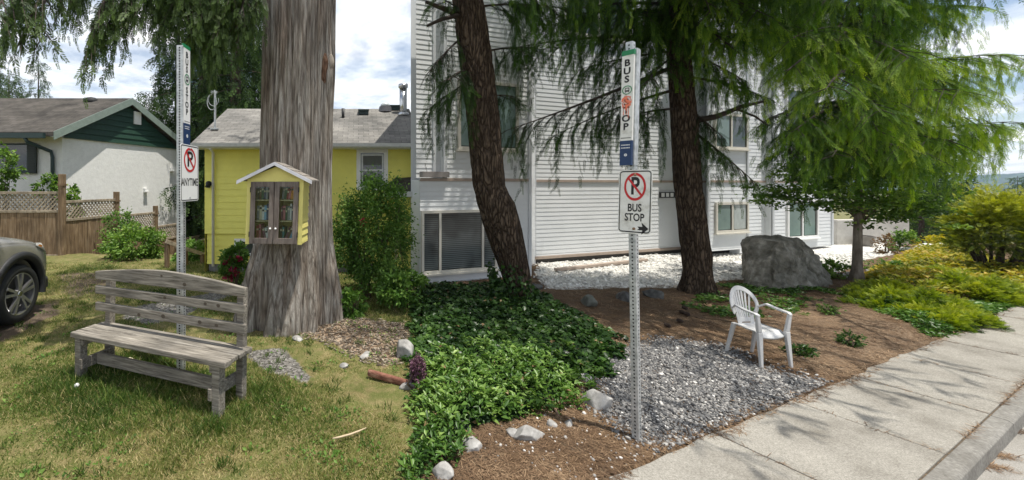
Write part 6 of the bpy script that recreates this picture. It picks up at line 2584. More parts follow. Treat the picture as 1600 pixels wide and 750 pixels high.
DK = dict(tint=.16, tip=.18)
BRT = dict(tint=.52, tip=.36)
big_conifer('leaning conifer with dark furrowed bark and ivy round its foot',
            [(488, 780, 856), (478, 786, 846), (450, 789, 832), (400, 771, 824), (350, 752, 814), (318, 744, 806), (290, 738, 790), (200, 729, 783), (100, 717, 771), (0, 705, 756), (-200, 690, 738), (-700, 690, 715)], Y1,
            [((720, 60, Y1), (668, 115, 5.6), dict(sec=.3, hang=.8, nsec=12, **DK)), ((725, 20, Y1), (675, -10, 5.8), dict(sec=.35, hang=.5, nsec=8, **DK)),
             ((728, 110, Y1), (700, 125, 5.3), dict(sec=.5, hang=.7, nsec=9, **DK)), ((745, 120, Y1), (672, 170, 6.6), dict(sec=.5, hang=.7, nsec=10, **DK)),
             ((750, 10, Y1), (865, 10, 5.6), dict(sec=.8, hang=.4, nsec=14, tint=.22)), ((750, -40, Y1), (900, -30, 5.4), dict(sec=.9, hang=.5, nsec=16, tint=.25)),
             ((760, 80, Y1), (835, 75, 6.4), dict(sec=.5, hang=.55, nsec=10, **DK)), ((770, 150, Y1), (800, 150, 6.3), dict(sec=.35, hang=.5, nsec=7, **DK)),
             ((735, -160, Y1), (752, -45, 4.5), dict(sec=.45, hang=.45, nsec=10, size=.13, strands=.8, **BRT)), ((720, -140, Y1), (712, -55, 4.5), dict(sec=.35, hang=.4, nsec=8, size=.13, **BRT)), ((735, -150, Y1), (840, -40, 4.9), dict(sec=.55, hang=.4, nsec=12, tint=.3)), (W_(2.3, 6, 5.2), W_(3.6, 2.0, 4.3), dict(sec=.5, hang=.25, nsec=26, step=.03, size=.24, strands=.3)), (W_(2.3, 6, 5.2), W_(3.2, 2.4, 4.4), dict(sec=.5, hang=.25, nsec=26, step=.03, size=.24, strands=.3)), (W_(2.3, 6, 5.8), W_(2.4, 3.2, 4.9), dict(sec=.8, hang=.3)), (W_(2.3, 6, 5.6), W_(3.6, 3.6, 4.9), dict(sec=.8, hang=.3)),  # W_ boughs sit above the frame, added to cast shadows on the pavement
             ((722, -200, Y1), (700, -120, 5.0), dict(sec=.5, hang=.4, nsec=10, tint=.25))],
            71, (5.2, 11, 2.6, 34), 'conifers between the building and the pavement',
            [([P(715, 22, Y1), P(690, 12, 5.9), P(665, 3, 5.8)], [.05, .035, .02]), ([P(715, 24, 5.95), P(690, 30, 5.8), P(668, 40, 5.7)], [.035, .03, .022])])
Y2 = 6.72
rs_ = random.Random(8)
SHADE = []
for k in range(16):                                           # unseen boughs added above the picture to shade the bed
    e_ = (rs_.uniform(2.9, 6.2), rs_.uniform(3.4, 5.6))
    SHADE.append((W_(5.5, 6.7, rs_.uniform(5.8, 7)), W_(e_[0], e_[1], rs_.uniform(5.1, 6)), dict(sec=1.2, hang=.3, nsec=16, step=.06, size=.34, strands=.3)))
big_conifer('tall straight conifer with reddish brown bark left of the boulder',
            [(472, 1056, 1126), (462, 1064, 1117), (440, 1066, 1115), (400, 1064, 1114), (300, 1052, 1099), (200, 1046, 1092), (100, 1041, 1082), (0, 1038, 1076), (-200, 1036, 1068), (-800, 1040, 1060)], Y2,
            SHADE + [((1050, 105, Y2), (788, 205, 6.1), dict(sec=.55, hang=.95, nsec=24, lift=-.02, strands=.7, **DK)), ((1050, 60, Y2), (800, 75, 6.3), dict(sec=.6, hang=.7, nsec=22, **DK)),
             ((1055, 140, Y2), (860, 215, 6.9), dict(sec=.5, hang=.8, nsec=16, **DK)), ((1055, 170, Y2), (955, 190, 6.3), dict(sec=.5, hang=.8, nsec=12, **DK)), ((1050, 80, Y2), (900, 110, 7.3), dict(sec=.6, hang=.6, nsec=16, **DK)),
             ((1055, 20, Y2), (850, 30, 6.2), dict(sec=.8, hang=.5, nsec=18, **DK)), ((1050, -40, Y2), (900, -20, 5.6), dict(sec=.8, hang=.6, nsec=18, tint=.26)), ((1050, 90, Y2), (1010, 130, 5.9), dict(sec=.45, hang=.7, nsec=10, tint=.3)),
             (W_(5.5, 6.7, 5.2), W_(5.0, 2.6, 4.2), dict(sec=.5, hang=.25, nsec=26, step=.03, size=.24, strands=.3)), (W_(5.5, 6.7, 5.2), W_(5.6, 2.8, 4.2), dict(sec=.5, hang=.25, nsec=26, step=.03, size=.24, strands=.3)), (W_(5.5, 6.7, 5.2), W_(4.3, 2.4, 4.3), dict(sec=.5, hang=.25, nsec=26, step=.03, size=.24, strands=.3)), (W_(5.5, 6.7, 5.2), W_(6.2, 3.0, 4.2), dict(sec=.5, hang=.25, nsec=26, step=.03, size=.24, strands=.3)), (W_(5.5, 6.7, 5.8), W_(5.1, 3.7, 5.0), dict(sec=1.0, hang=.3, nsec=18)), (W_(5.5, 6.7, 5.8), W_(6.6, 4.2, 5.0), dict(sec=1.0, hang=.3, nsec=18)), (W_(5.5, 6.7, 5.5), W_(4.3, 4.6, 4.9), dict(sec=.9, hang=.3, nsec=16)), ((1045, -170, Y2), (945, -45, 4.3), dict(sec=.50, hang=.55, nsec=14, size=.13, strands=.9, **BRT)), ((1045, -150, Y2), (1000, -40, 4.5), dict(sec=.45, hang=.6, nsec=12, size=.13, strands=.9, **BRT)), ((1050, -120, Y2), (900, -30, 4.8), dict(sec=.5, hang=.4, nsec=10, size=.14, tint=.42)),  # W_ boughs are out of view, added to shade pavement and soil
             ((1070, 195, Y2), (1185, 290, 6.2), dict(sec=.33, hang=.5, nsec=18, lift=.04, strands=.5, tint=.28, tip=.2)), ((1075, 170, Y2), (1130, 215, 6.3), dict(sec=.35, hang=.5, nsec=8, **DK)),
             ((1075, 30, Y2), (1150, 80, 5.6), dict(sec=.5, hang=.5, nsec=12, **BRT)), ((1070, -20, Y2), (1190, 20, 5.3), dict(sec=.7, hang=.5, nsec=16, tint=.45)), ((1070, 10, Y2), (1240, 40, 6.3), dict(sec=.8, hang=.5, nsec=18, tint=.33)), ((1070, 80, Y2), (1170, 130, 6.1), dict(sec=.5, hang=.45, nsec=12, tint=.36)),
             ((1065, -80, Y2), (1110, 20, 5.2), dict(sec=.5, hang=.5, nsec=12, **BRT)), ((1070, -60, Y2), (1280, -30, 6.4), dict(sec=.9, hang=.5, nsec=18, tint=.28)), ((1070, 120, Y2), (1190, 150, 7.2), dict(sec=.5, hang=.4, nsec=12, **DK))],
            72, (5.3, 12, 3.0, 40), 'conifers between the building and the pavement',
            [([P(1080, 190, Y2), P(1120, 182, 6.5), P(1160, 166, 6.4), P(1195, 158, 6.4)], [.06, .045, .035, .018]), ([P(1150, 170, 6.45), P(1180, 182, 6.4), P(1200, 196, 6.4)], [.02, .015, .008])], (250, 160), [([(840, -60), (1300, -60), (1300, 60), (1120, 90), (1000, 60), (850, 25)], 16, (5.4, 7.4), dict(sec=.7, hang=.5, nsec=13, tint=.28))])
Y3 = 7.55
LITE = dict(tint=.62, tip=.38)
big_conifer('slender conifer with pale grey trunk and wide bright drooping boughs right of the boulder',
            [(446, 1322, 1356), (438, 1326, 1352), (420, 1330, 1349), (350, 1333, 1348), (300, 1335, 1347), (200, 1334, 1344), (0, 1328, 1338), (-300, 1324, 1332)], Y3,
            [(W_(9.1, 7.5, 5.0), W_(6.7, 3.2, 4.2), dict(sec=.5, hang=.25, nsec=26, step=.03, size=.24, strands=.3)), ((1335, 120, Y3), (1575, 85, 7.2), dict(sec=1.0, hang=.5, nsec=26, lift=.08, strands=.8, **LITE)), ((1337, 230, Y3), (1580, 190, 7.1), dict(sec=.8, hang=.32, nsec=24, lift=.08, strands=.8, **LITE)),  # first bough is unseen, added for its shadow on the pavement
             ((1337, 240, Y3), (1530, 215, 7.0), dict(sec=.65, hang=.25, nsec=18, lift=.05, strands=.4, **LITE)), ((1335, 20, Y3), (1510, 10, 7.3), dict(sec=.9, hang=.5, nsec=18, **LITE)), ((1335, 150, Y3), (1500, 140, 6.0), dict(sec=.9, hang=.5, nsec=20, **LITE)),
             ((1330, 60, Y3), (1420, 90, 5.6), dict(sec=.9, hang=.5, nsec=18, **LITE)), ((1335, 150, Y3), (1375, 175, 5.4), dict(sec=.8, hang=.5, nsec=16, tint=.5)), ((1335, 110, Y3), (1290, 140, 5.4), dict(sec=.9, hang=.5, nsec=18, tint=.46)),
             ((1335, 60, Y3), (1230, 110, 5.7), dict(sec=.8, hang=.5, nsec=18, **LITE)), ((1335, 160, Y3), (1200, 185, 6.4), dict(sec=.8, hang=.5, nsec=18, tint=.28)), ((1335, 210, Y3), (1215, 240, 6.6), dict(sec=.7, hang=.45, nsec=16, tint=.25)),
             ((1335, 220, Y3), (1300, 245, 5.9), dict(sec=.7, hang=.4, nsec=14, tint=.3)), ((1335, 220, Y3), (1420, 235, 5.9), dict(sec=.8, hang=.45, nsec=16, tint=.42)), ((1335, 180, Y3), (1450, 200, 7.9), dict(sec=.9, hang=.4, nsec=16, tint=.3)),
             ((1335, 60, Y3), (1180, 40, 7.4), dict(sec=.9, hang=.4, nsec=16, tint=.2)), ((1335, 90, Y3), (1250, 90, 8.8), dict(sec=1.0, hang=.4, nsec=16, **DK)), ((1335, 10, Y3), (1260, 0, 8.6), dict(sec=1.0, hang=.5, nsec=16, **DK)), ((1335, 20, Y3), (1420, 20, 8.6), dict(sec=1.0, hang=.5, nsec=16, **DK)),
             ((1335, 100, Y3), (1420, 110, 8.8), dict(sec=1.0, hang=.5, nsec=16, tint=.22)), ((1335, -30, Y3), (1330, -20, 5.5), dict(sec=1.1, hang=.5, nsec=18, tint=.35)), ((1335, -60, Y3), (1450, -60, 6.4), dict(sec=1.0, hang=.5, nsec=18, tint=.3)), ((1330, -60, Y3), (1240, -50, 6.2), dict(sec=1.0, hang=.5, nsec=18, tint=.3)),
             ((1335, 190, Y3), (1240, 200, 8.5), dict(sec=.9, hang=.5, nsec=16, **DK))],
            73, (5.8, 8.2, 1.4, 6), 'conifers between the building and the pavement', None, (120, 120), [([(1190, -50), (1470, -50), (1540, 60), (1570, 120), (1560, 225), (1450, 240), (1330, 250), (1200, 235), (1175, 130)], 26, (5.6, 8.6), dict(sec=.85, hang=.5, nsec=15, tint=.52, tip=.40))], mat_noise('grey_brown_bark', [(.3, (.07, .055, .042)), (.5, (.15, .125, .10)), (.7, (.24, .21, .175))], 7, (2, 2, .6), bmp=.7, dist=.02))
# dogwood-like lower foliage on the same stem is its own small tree
MDOG = mat_leaf('small_tree_leaves', [(0, (.014, .035, .008)), (.35, (.04, .085, .016)), (.65, (.09, .17, .03)), (1, (.22, .33, .06))], .4, .4)
rng = np.random.default_rng(81)
g_ = G(1352, 441)
t = thing('small_tree', 'small broad leaved tree with low spreading branches under the bright conifer boughs', 'tree', (g_.x, g_.y + .15, 0))
mb, lv = MB(), []
b0 = Vector((g_.x, g_.y + .15, -.05))
mb.tube([b0, b0 + Vector((.02, 0, .5)), P(1346, 300, Y3 + .1)], [.045, .04, .03], 8)
for (x, y, Yq), n_ in (((1215, 300, 7.2), 900), ((1245, 275, 7.0), 900), ((1235, 320, 7.4), 700), ((1280, 300, 6.8), 900), ((1300, 275, 7.0), 1000), ((1320, 320, 7.1), 700), ((1370, 290, 6.9), 1100), ((1400, 315, 7.0), 1200), ((1425, 300, 7.2), 1100), ((1440, 325, 7.3), 1100), ((1410, 340, 7.4), 900), ((1380, 330, 7.6), 800), ((1365, 260, 7.3), 900), ((1270, 262, 7.5), 900), ((1430, 270, 7.6), 900), ((1390, 265, 7.0), 1000)):
    e = P(x, y, Yq)
    s0 = P(1344, 300 + rng.uniform(-10, 60), Y3 + .1)
    mb.tube([s0, (s0 + e) / 2 + Vector((0, 0, .10)), e], [.02, .012, .004], 5)
    for q in range(n_ // 60):
        c_ = np.array(e) + rng.normal(0, 1, 3) * np.array([.24, .24, .09])
        p = c_ + rng.normal(0, 1, (38, 3)) * np.array([.11, .11, .018])
        out = unit(np.c_[rng.normal(0, .6, (38, 2)), rng.normal(-.1, .15, 38)])
        lv.append(leaf_cloud(rng, p, out * 3, np.clip(.62 + .25 * rng.normal(size=38) * .5 + rng.uniform(-.25, .25), 0, 1), .07, .4))
mb.build('trunk', mat_noise('smooth_grey_bark', [(.3, (.07, .055, .04)), (.7, (.16, .13, .10))], 9, (1, 1, .4), bmp=.5), t)
leaf_obj('crown', lv, MDOG, t)

# ================================================================== ground cover
MIVY = mat_leaf('ivy_leaves', [(0, (.010, .026, .008)), (.35, (.026, .062, .014)), (.65, (.06, .125, .025)), (1, (.15, .24, .06))], .22, .35)
MPERI = mat_leaf('periwinkle_leaves', [(0, (.025, .06, .012)), (.35, (.06, .13, .025)), (.65, (.13, .23, .045)), (1, (.30, .42, .12))], .3, .35)
IV = gpoly([(645, 453), (770, 453), (850, 478), (900, 498), (955, 535), (968, 555), (935, 590), (900, 615), (890, 640), (850, 650), (815, 672), (760, 684), (712, 705), (685, 735), (645, 760)])


def bedz(x, y):
    sd_ = inside_sd(np.stack([x, y], 1), IV)
    return ground_z(x, y) + sstep(-.03, .28, sd_) * (.05 + .10 * fbm(x * 2.2, y * 2.2) + .05 * sstep(4.6, 3.2, y)), sd_


gx2 = np.arange(.25, 3.6, .045)
gy2 = np.arange(2.35, 7.4, .045)
X2, Y2_ = np.meshgrid(gx2, gy2)
zb2, sdb = bedz(X2.ravel(), Y2_.ravel())
n2x = len(gx2)
i, j = np.meshgrid(np.arange(len(gy2) - 1), np.arange(n2x - 1), indexing='ij')
a = i * n2x + j
Fq = np.stack([a, a + 1, a + n2x + 1, a + n2x], -1).reshape(-1, 4)
Fq = Fq[(sdb[Fq] > .03).all(1)]
bedm = mesh_np('ivy', np.stack([X2.ravel(), Y2_.ravel(), zb2 - .035], 1), Fq, np.full(len(zb2), .04))
rng = np.random.default_rng(91)


def bed_leaves(n, cond, size, mat, nm, lab, tmpl, lift, up, tmean):
    y = 2.35 * (7.4 / 2.35) ** rng.uniform(0, 1, n)
    x = rng.uniform(.11, .66, n) * y
    z, s = bedz(x, y)
    k = (s > -.02 + .35 * (fbm(x * 4, y * 4, 2) - .5)) & cond(x, y)
    x, y, z = x[k], y[k], z[k]
    m_ = len(x)
    pos = np.stack([x, y, z + rng.uniform(-.03, lift, m_)], 1)
    a = rng.uniform(0, 6.28, m_)
    out = np.stack([np.cos(a), np.sin(a), rng.uniform(-.1, up, m_)], 1)
    pt = fbm(x * 5, y * 5, 0, 3) - .5
    tn = tmean + .9 * pt + rng.normal(0, .13, m_)
    d = unit(out + rng.normal(0, .25, (m_, 3)))
    X, Yv, Zv = frames(d, rng, .6)
    s_ = (size * rng.uniform(.4, 1.45, m_))[:, None]
    return scatter(tmpl[0], tmpl[1], pos, X * s_, Yv * s_, Zv * s_, tn)


edge_y = lambda x, y: y + .5 * (fbm(x * 2, y * 2, 3) - .5)
iv = bed_leaves(46000, lambda x, y: edge_y(x, y) > 3.72, .058, MIVY, '', '', tmpl_leaf(.85), .05, .35, .42)
bv = np.array([v.co[:] for v in bedm.vertices])
bf = np.array([list(p.vertices) for p in bedm.polygons])
bt = np.full(len(bv), .02)
bf3 = np.concatenate([bf[:, [0, 1, 2]], bf[:, [0, 2, 3]]])
V, Fc, T = merge([(bv, bf3, bt), iv])
tag(link('ivy', mesh_np('ivy', V, Fc, T), MIVY), 'dark ivy ground cover under the leaning conifer', 'ivy', None, 'stuff')
pv_ = bed_leaves(26000, lambda x, y: edge_y(x, y) < 3.85, .052, MPERI, '', '', tmpl_leaf(.42), .09, .9, .5)
tag(link('periwinkle', mesh_np('periwinkle', *pv_), MPERI), 'bright green leafy ground cover at the front of the bed', 'ground cover', None, 'stuff')
# taller leafy shoots standing over the periwinkle
parts, sm_ = [], MB()
for k in range(120):
    yq = rng.uniform(2.55, 4.1)
    xq = rng.uniform(.15, .52) * yq
    z, s = bedz(np.array([xq]), np.array([yq]))
    if s[0] < .02:
        continue
    hh = rng.uniform(.06, .15)
    m_ = 16
    f_ = rng.uniform(.2, 1, m_)
    p = np.c_[xq + rng.normal(0, .012, m_), yq + rng.normal(0, .012, m_), z[0] + hh * f_]
    a = rng.uniform(0, 6.28, m_)
    d = unit(np.c_[np.cos(a), np.sin(a), rng.uniform(.1, .8, m_)])
    X, Yv, Zv = frames(d, rng, .4)
    s_ = (.055 * rng.uniform(.7, 1.3, m_))[:, None]
    parts.append(scatter(tmpl_leaf(.45)[0], tmpl_leaf(.45)[1], p, X * s_, Yv * s_, Zv * s_, np.clip(.68 + rng.normal(0, .15, m_), 0, 1)))
V, Fc, T = merge(parts)
tag(link('leafy_shoots', mesh_np('leafy_shoots', V, Fc, T), MPERI), 'young upright leafy shoots rising over the ground cover', 'ground cover', None, 'stuff')
# ivy climbing the foot of the leaning conifer
n = 2600
a = rng.uniform(0, 6.28, n)
z = rng.beta(1, 2.2, n) * .75
r = .33 + .03 * rng.normal(size=n) + .12 * np.exp(-z / .12)
tc_ = P(818, 478, Y1)
cxz = np.interp(z, [0, .5, 1], [tc_.x, P(806, 440, Y1).x, P(795, 390, Y1).x])
kk = (np.cos(a - 3.6) > -.45 + 1.1 * (z / .75)) | (z < .22)
pos = np.c_[cxz + r * np.cos(a), Y1 + r * np.sin(a), z][kk]
out = np.c_[np.cos(a), np.sin(a), -.3 + 0 * a][kk]
tag(link('climbing_ivy', mesh_np('climbing_ivy', *leaf_cloud(rng, pos, out, np.clip(.38 + rng.normal(0, .15, len(pos)), 0, 1), .06, .4, tmpl_leaf(.85))), MIVY), 'ivy climbing the foot of the leaning conifer trunk', 'ivy')
c = P(660, 600, 3.62)
MHEA = mat_leaf('purple_heather', [(0, (.05, .04, .03)), (.5, (.12, .055, .08)), (1, (.30, .15, .24))], .2)
shrub('heather', (.535, 3.62, .17), (.075, .12, .15), 1200, .026, MHEA, 'purple heather at the left edge of the bright ground cover', 'heather', seed=51, clumps=40, cs=.3)
dl = bed_leaves(900, lambda x, y: fbm(x * 3, y * 3, 7) > .45, .045, None, '', '', tmpl_leaf(.6), .07, .5, .5)
tag(link('dead_leaves', mesh_np('dead_leaves', *dl), mat_leaf('dead_leaf', [(0, (.10, .06, .03)), (.5, (.24, .16, .08)), (1, (.45, .36, .20))], .2, .8)), 'brown dead leaves caught in the ivy bed', 'dead leaves', None, 'stuff')
# bare roots
rt = MB()
for q in (((858, 600), (868, 622), (862, 640), (880, 655), (890, 668)), ((868, 606), (872, 630), (884, 648)), ((850, 625), (862, 645), (874, 660))):
    rt.tube([Vector(G(x, y)) + Vector((0, 0, .05 + .03 * math.sin(i_ * 1.7))) for i_, (x, y) in enumerate(q)], [.014, .012, .011, .009, .006][:len(q)], 6)
tag(rt.build('bare_roots', mat_plain('root_bark', (.17, .11, .075), .9), None, True), 'bare brown roots poking out beneath the ivy edge', 'roots')


def patch_cover(nm, poly, n, size, mat, label, cat, hgt, tmpl, up=.5, tmean=.5, seed=1, dens=None, amp=.5):
    rng = np.random.default_rng(seed)
    lo, hi = poly.min(0), poly.max(0)
    p = rng.uniform(0, 1, (n, 2)) * (hi - lo) + lo
    s = inside_sd(p, poly) + (fbm(p[:, 0] * 2.5, p[:, 1] * 2.5) - .5) * amp
    k = s > 0
    if dens:
        k &= (fbm(p[:, 0] * dens, p[:, 1] * dens, 5) - .5 + .02 > rng.normal(0, .05, n))
    p, s = p[k], s[k]
    z = ground_z(p[:, 0], p[:, 1]) + hgt * (.3 + 1.2 * fbm(p[:, 0] * 2, p[:, 1] * 2)) * sstep(0, .25, s) * rng.uniform(.5, 1.05, len(p))
    a = rng.uniform(0, 6.28, len(p))
    d = unit(np.c_[np.cos(a), np.sin(a), rng.uniform(-.1, up, len(p))])
    X, Yv, Zv = frames(d, rng, .8)
    s_ = (size * rng.uniform(.6, 1.3, len(p)))[:, None]
    tn = tmean + .8 * (fbm(p[:, 0] * 3, p[:, 1] * 3, 9) - .5) + rng.normal(0, .13, len(p))
    tag(link(nm, mesh_np(nm, *scatter(tmpl[0], tmpl[1], np.c_[p, z], X * s_, Yv * s_, Zv * s_, tn)), mat), label, cat, None, 'stuff')


patch_cover('creeping_plants', gpoly([(1075, 462), (1130, 450), (1300, 452), (1330, 470), (1270, 480), (1200, 500), (1130, 505), (1085, 490)]), 9000, .06, MPERI, 'patchy green creeping plants round the boulder', 'ground cover', .05, tmpl_leaf(.5), .6, .38, 3, 2.2, .6)
patch_cover('edge_plants', gpoly([(1330, 478), (1400, 500), (1450, 526), (1500, 532), (1540, 514), (1595, 486), (1595, 470), (1450, 480), (1400, 460), (1320, 455)]), 26000, .055, MPERI, 'green creeping plants along the pavement edge', 'ground cover', .10, tmpl_leaf(.5), .6, .42, 4, None, .25)
MSED = mat_leaf('yellow_ground_cover', [(0, (.05, .08, .015)), (.35, (.17, .20, .025)), (.6, (.36, .33, .04)), (.8, (.46, .32, .07)), (1, (.58, .48, .14))], .3)
patch_cover('yellow_cover', gpoly([(1335, 440), (1400, 405), (1430, 390), (1480, 388), (1540, 402), (1600, 425), (1640, 440), (1640, 462), (1560, 470), (1450, 470), (1380, 470)]), 30000, .085, MSED, 'yellow and orange low ground cover over the bank', 'ground cover', .22, tmpl_leaf(.5), .8, .5, 5, None, .4)
MJUN = mat_leaf('juniper_sprays', [(0, (.012, .03, .006)), (.3, (.06, .11, .014)), (.55, (.20, .27, .025)), (1, (.48, .50, .06))], .35, .5)


def mound(name, c, rad, n, size, mat, label, cat, seed, tmpl, up=.6, tint=.45, group=None, sheets=True):
    rng = np.random.default_rng(seed)
    c = np.array(c, float)
    t = thing(name, label, cat, c, group)
    lst = []
    u = rng.uniform(0, 6.28, n)
    k = 16
    cu, cr_ = rng.uniform(0, 6.28, k), np.sqrt(rng.uniform(0, 1, k)) * .95
    cp = np.c_[np.cos(cu) * cr_, np.sin(cu) * cr_]
    ch = np.sqrt(np.maximum(0, 1 - cr_ ** 2)) * rng.uniform(.4, 1.15, k) + .12
    q = rng.integers(0, k, n)
    off = rng.normal(0, .15, (n, 2))
    xy = cp[q] + off
    zz_ = ch[q] - 2.0 * np.abs(off).sum(1) * rng.uniform(.5, 1.2, n)
    pos = c + np.c_[xy * np.array(rad[:2]), np.maximum(zz_, .02) * rad[2]]
    d = np.c_[cp[q] * .5 + off * 4 + rng.normal(0, .3, (n, 2)), up + rng.normal(0, .25, n)]
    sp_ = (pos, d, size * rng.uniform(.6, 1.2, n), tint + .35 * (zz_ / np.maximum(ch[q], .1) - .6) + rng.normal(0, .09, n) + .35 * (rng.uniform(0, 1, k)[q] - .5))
    leaf_obj('foliage', [sprays(rng, [sp_], tmpl)], mat, t)
    mb = MB()
    for i_ in range(9):
        a = rng.uniform(0, 6.28)
        e = c + np.array([math.cos(a) * rad[0] * .7, math.sin(a) * rad[1] * .7, rad[2] * .55])
        mb.tube([c - np.array([0, 0, .05]), (c + e) / 2 + np.array([0, 0, -.04]), e], [.02, .014, .006], 5)
    mb.build('stems', MTWIG, t)
    return t


JG = 'spreading junipers on the bank'
for (x, y, rx, ry, rz, n, lb, sd) in ((1440, 490, .75, .45, .24, 3600, 'yellow green juniper lowest on the bank near the pavement', 61), (1400, 470, .6, .4, .22, 2800, 'yellow green juniper nearest the slender conifer', 62), (1535, 468, .6, .4, .36, 3400, 'bright yellow green juniper mound close to the golden bush', 63), (1490, 508, .45, .3, .16, 2000, 'low green juniper spilling to the pavement edge', 64), (1475, 440, .6, .35, .22, 2200, 'green juniper in the middle of the yellow bank', 65)):
    g_ = G(x, y)
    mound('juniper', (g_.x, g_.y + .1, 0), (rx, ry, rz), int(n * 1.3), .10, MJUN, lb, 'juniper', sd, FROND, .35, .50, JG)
MGOLD = mat_leaf('golden_sprays', [(0, (.025, .045, .008)), (.3, (.11, .15, .018)), (.6, (.29, .32, .03)), (1, (.56, .54, .09))], .35, .5)
g_ = G(1557, 432)
t = thing('golden_bush', 'large rounded golden cypress bush beside the pavement at the right edge', 'bush', (g_.x, g_.y, 0))
rng = np.random.default_rng(66)
cb_ = np.array(P(1562, 366, g_.y))
lst = []
for k in range(210):
    u = unit(rng.normal(size=(1, 3)))[0]
    if u[2] < -.55:
        u[2] *= -.5
    rr_ = np.array([.82, .50, .92]) * rng.uniform(.55, 1.0)
    e = cb_ + u * rr_
    s0 = cb_ + np.array([0, 0, -.5]) + u * .2
    m_ = 26
    off = rng.normal(0, 1, (m_, 3)) * np.array([.11, .10, .06])
    d = np.tile(u * np.array([1, 1, .55]), (m_, 1)) + rng.normal(0, .4, (m_, 3)) + off * 2
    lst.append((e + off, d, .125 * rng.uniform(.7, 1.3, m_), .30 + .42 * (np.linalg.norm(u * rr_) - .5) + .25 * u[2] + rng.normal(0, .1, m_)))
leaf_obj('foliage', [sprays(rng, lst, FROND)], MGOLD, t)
mb = MB()
for k in range(26):
    a = rng.uniform(0, 6.28)
    b0 = Vector((g_.x + .12 * math.cos(a), g_.y + .12 * math.sin(a), -.05))
    e = Vector(cb_ + np.array([math.cos(a) * .6, math.sin(a) * .35, rng.uniform(-.35, .5)]))
    mb.tube([b0, b0.lerp(e, .5) + Vector((0, 0, .05)), e], [.03, .02, .007], 6)
mb.build('stems', MBR, t)
for (x, y, rx, rz, n, sz_, mt, lb, sd) in ((1409, 392, .33, .34, 900, .075, MYGL, 'bright green round bush at the top of the bank', 91), (1384, 396, .26, .30, 500, .06, mat_leaf('bronze_leaves', [(0, (.05, .03, .02)), (.5, (.16, .10, .05)), (1, (.30, .20, .09))], .3), 'small bronze leaved shrub by the border stones', 92),
                                           (1454, 383, .34, .22, 500, .07, mat_leaf('yellow_flowers', [(0, (.10, .14, .02)), (.5, (.45, .38, .03)), (1, (.75, .62, .06))], .3), 'yellow flowering clump behind the white rocks', 93), (1487, 386, .2, .18, 350, .06, MYGL, 'small green clump at the end of the bank', 94), (1302, 436, .22, .20, 500, .07, MYGL, 'tufted green plant between boulder and border stones', 95), (1385, 425, .3, .14, 500, .06, MPERI, 'grey green clump in front of the border stones', 96),
                                           (1330, 545, .11, .09, 420, .032, MIVY, 'dark small shrub on the straw coloured slope', 97), (1296, 494, .12, .07, 260, .035, MPERI, 'sparse low plant at the top of the straw slope', 98), (1248, 560, .12, .06, 420, .035, MIVY, 'dark low plant behind the white chair leg', 99)):
    q = G(x, y)
    shrub('garden_plant', (q.x, q.y, rz * .6 + float(ground_z(q.x, q.y))), (rx, rx * .8, rz), n, sz_, mt, lb, 'plant', None, 26, .4, sd, 4)
# trees down the slope and on the valley side
for (x, Yq, h, r, sd, lb) in ((1490, 30, 8.6, 2.3, 101, 'mid green conifer standing down the slope behind the golden bush'), (1466, 36, 8.6, 2.2, 102, 'tallest dark conifer down the slope left of the golden bush'), (1440, 28, 7.0, 2.4, 103, 'pale green conifer just right of the small tree'), (1515, 45, 9.8, 2.6, 104, 'farther conifer showing left of the golden bush'), (1590, 60, 15.5, 3.4, 105, 'dark conifer tip rising above the golden bush'), (1610, 52, 13.2, 3.2, 107, 'dark conifer at the right edge above the golden bush'), (1420, 40, 8.4, 2.6, 106, 'dark conifer behind the small tree crown')):
    q = Vector(((x - PX) / F * Yq, Yq, 0))
    q.z = float(ground_z(q.x, q.y))
    conifer('slope_conifer', q, h, r, sd, lb, 60, 1.4, .7, .2, .05, .35, 'conifers down the slope', 1.0, tint=.5, mat=MFARNEED)

# ================================================================== gravel and litter
rng = np.random.default_rng(111)
bb = Z['patch']
n = 52000
p = rng.uniform(0, 1, (n, 2)) * (bb.max(0) - bb.min(0) + .4) + bb.min(0) - .2
s = inside_sd(p, bb) + (fbm(p[:, 0] * 3, p[:, 1] * 3) - .5) * .22
k = (rng.uniform(0, 1, n) < sstep(-.32, .16, s) ** 2.2) & (perp(p, SA, SD) < .01)
p = p[k]
n = len(p)
V, Fc = ICO1
d = unit(rng.normal(size=(n, 3)) * np.array([1, 1, .35]))
X, Yv, Zv = frames(d, rng)
sz = (.0076 * np.exp(rng.normal(0, .33, n)))[:, None]
V2 = V * (1 + .25 * (RNG.uniform(size=(len(V), 1)) - .5))
pos = np.c_[p, ground_z(p[:, 0], p[:, 1]) + .004 + .006 * rng.uniform(0, 1, n)]
MPEB = mat_leaf('pebble_stone', [(0, (.05, .05, .052)), (.3, (.13, .13, .13)), (.55, (.23, .22, .21)), (.8, (.40, .385, .36)), (1, (.68, .66, .63))], 0, .75)
tag(link('gravel_pebbles', mesh_np('gravel_pebbles', *scatter(V2, Fc, pos, X * sz * 1.35, Yv * sz, Zv * sz * .75, np.clip(rng.normal(.36, .25, n), 0, 1))), MPEB), 'loose grey gravel round the foot of the sign post', 'gravel', None, 'stuff')
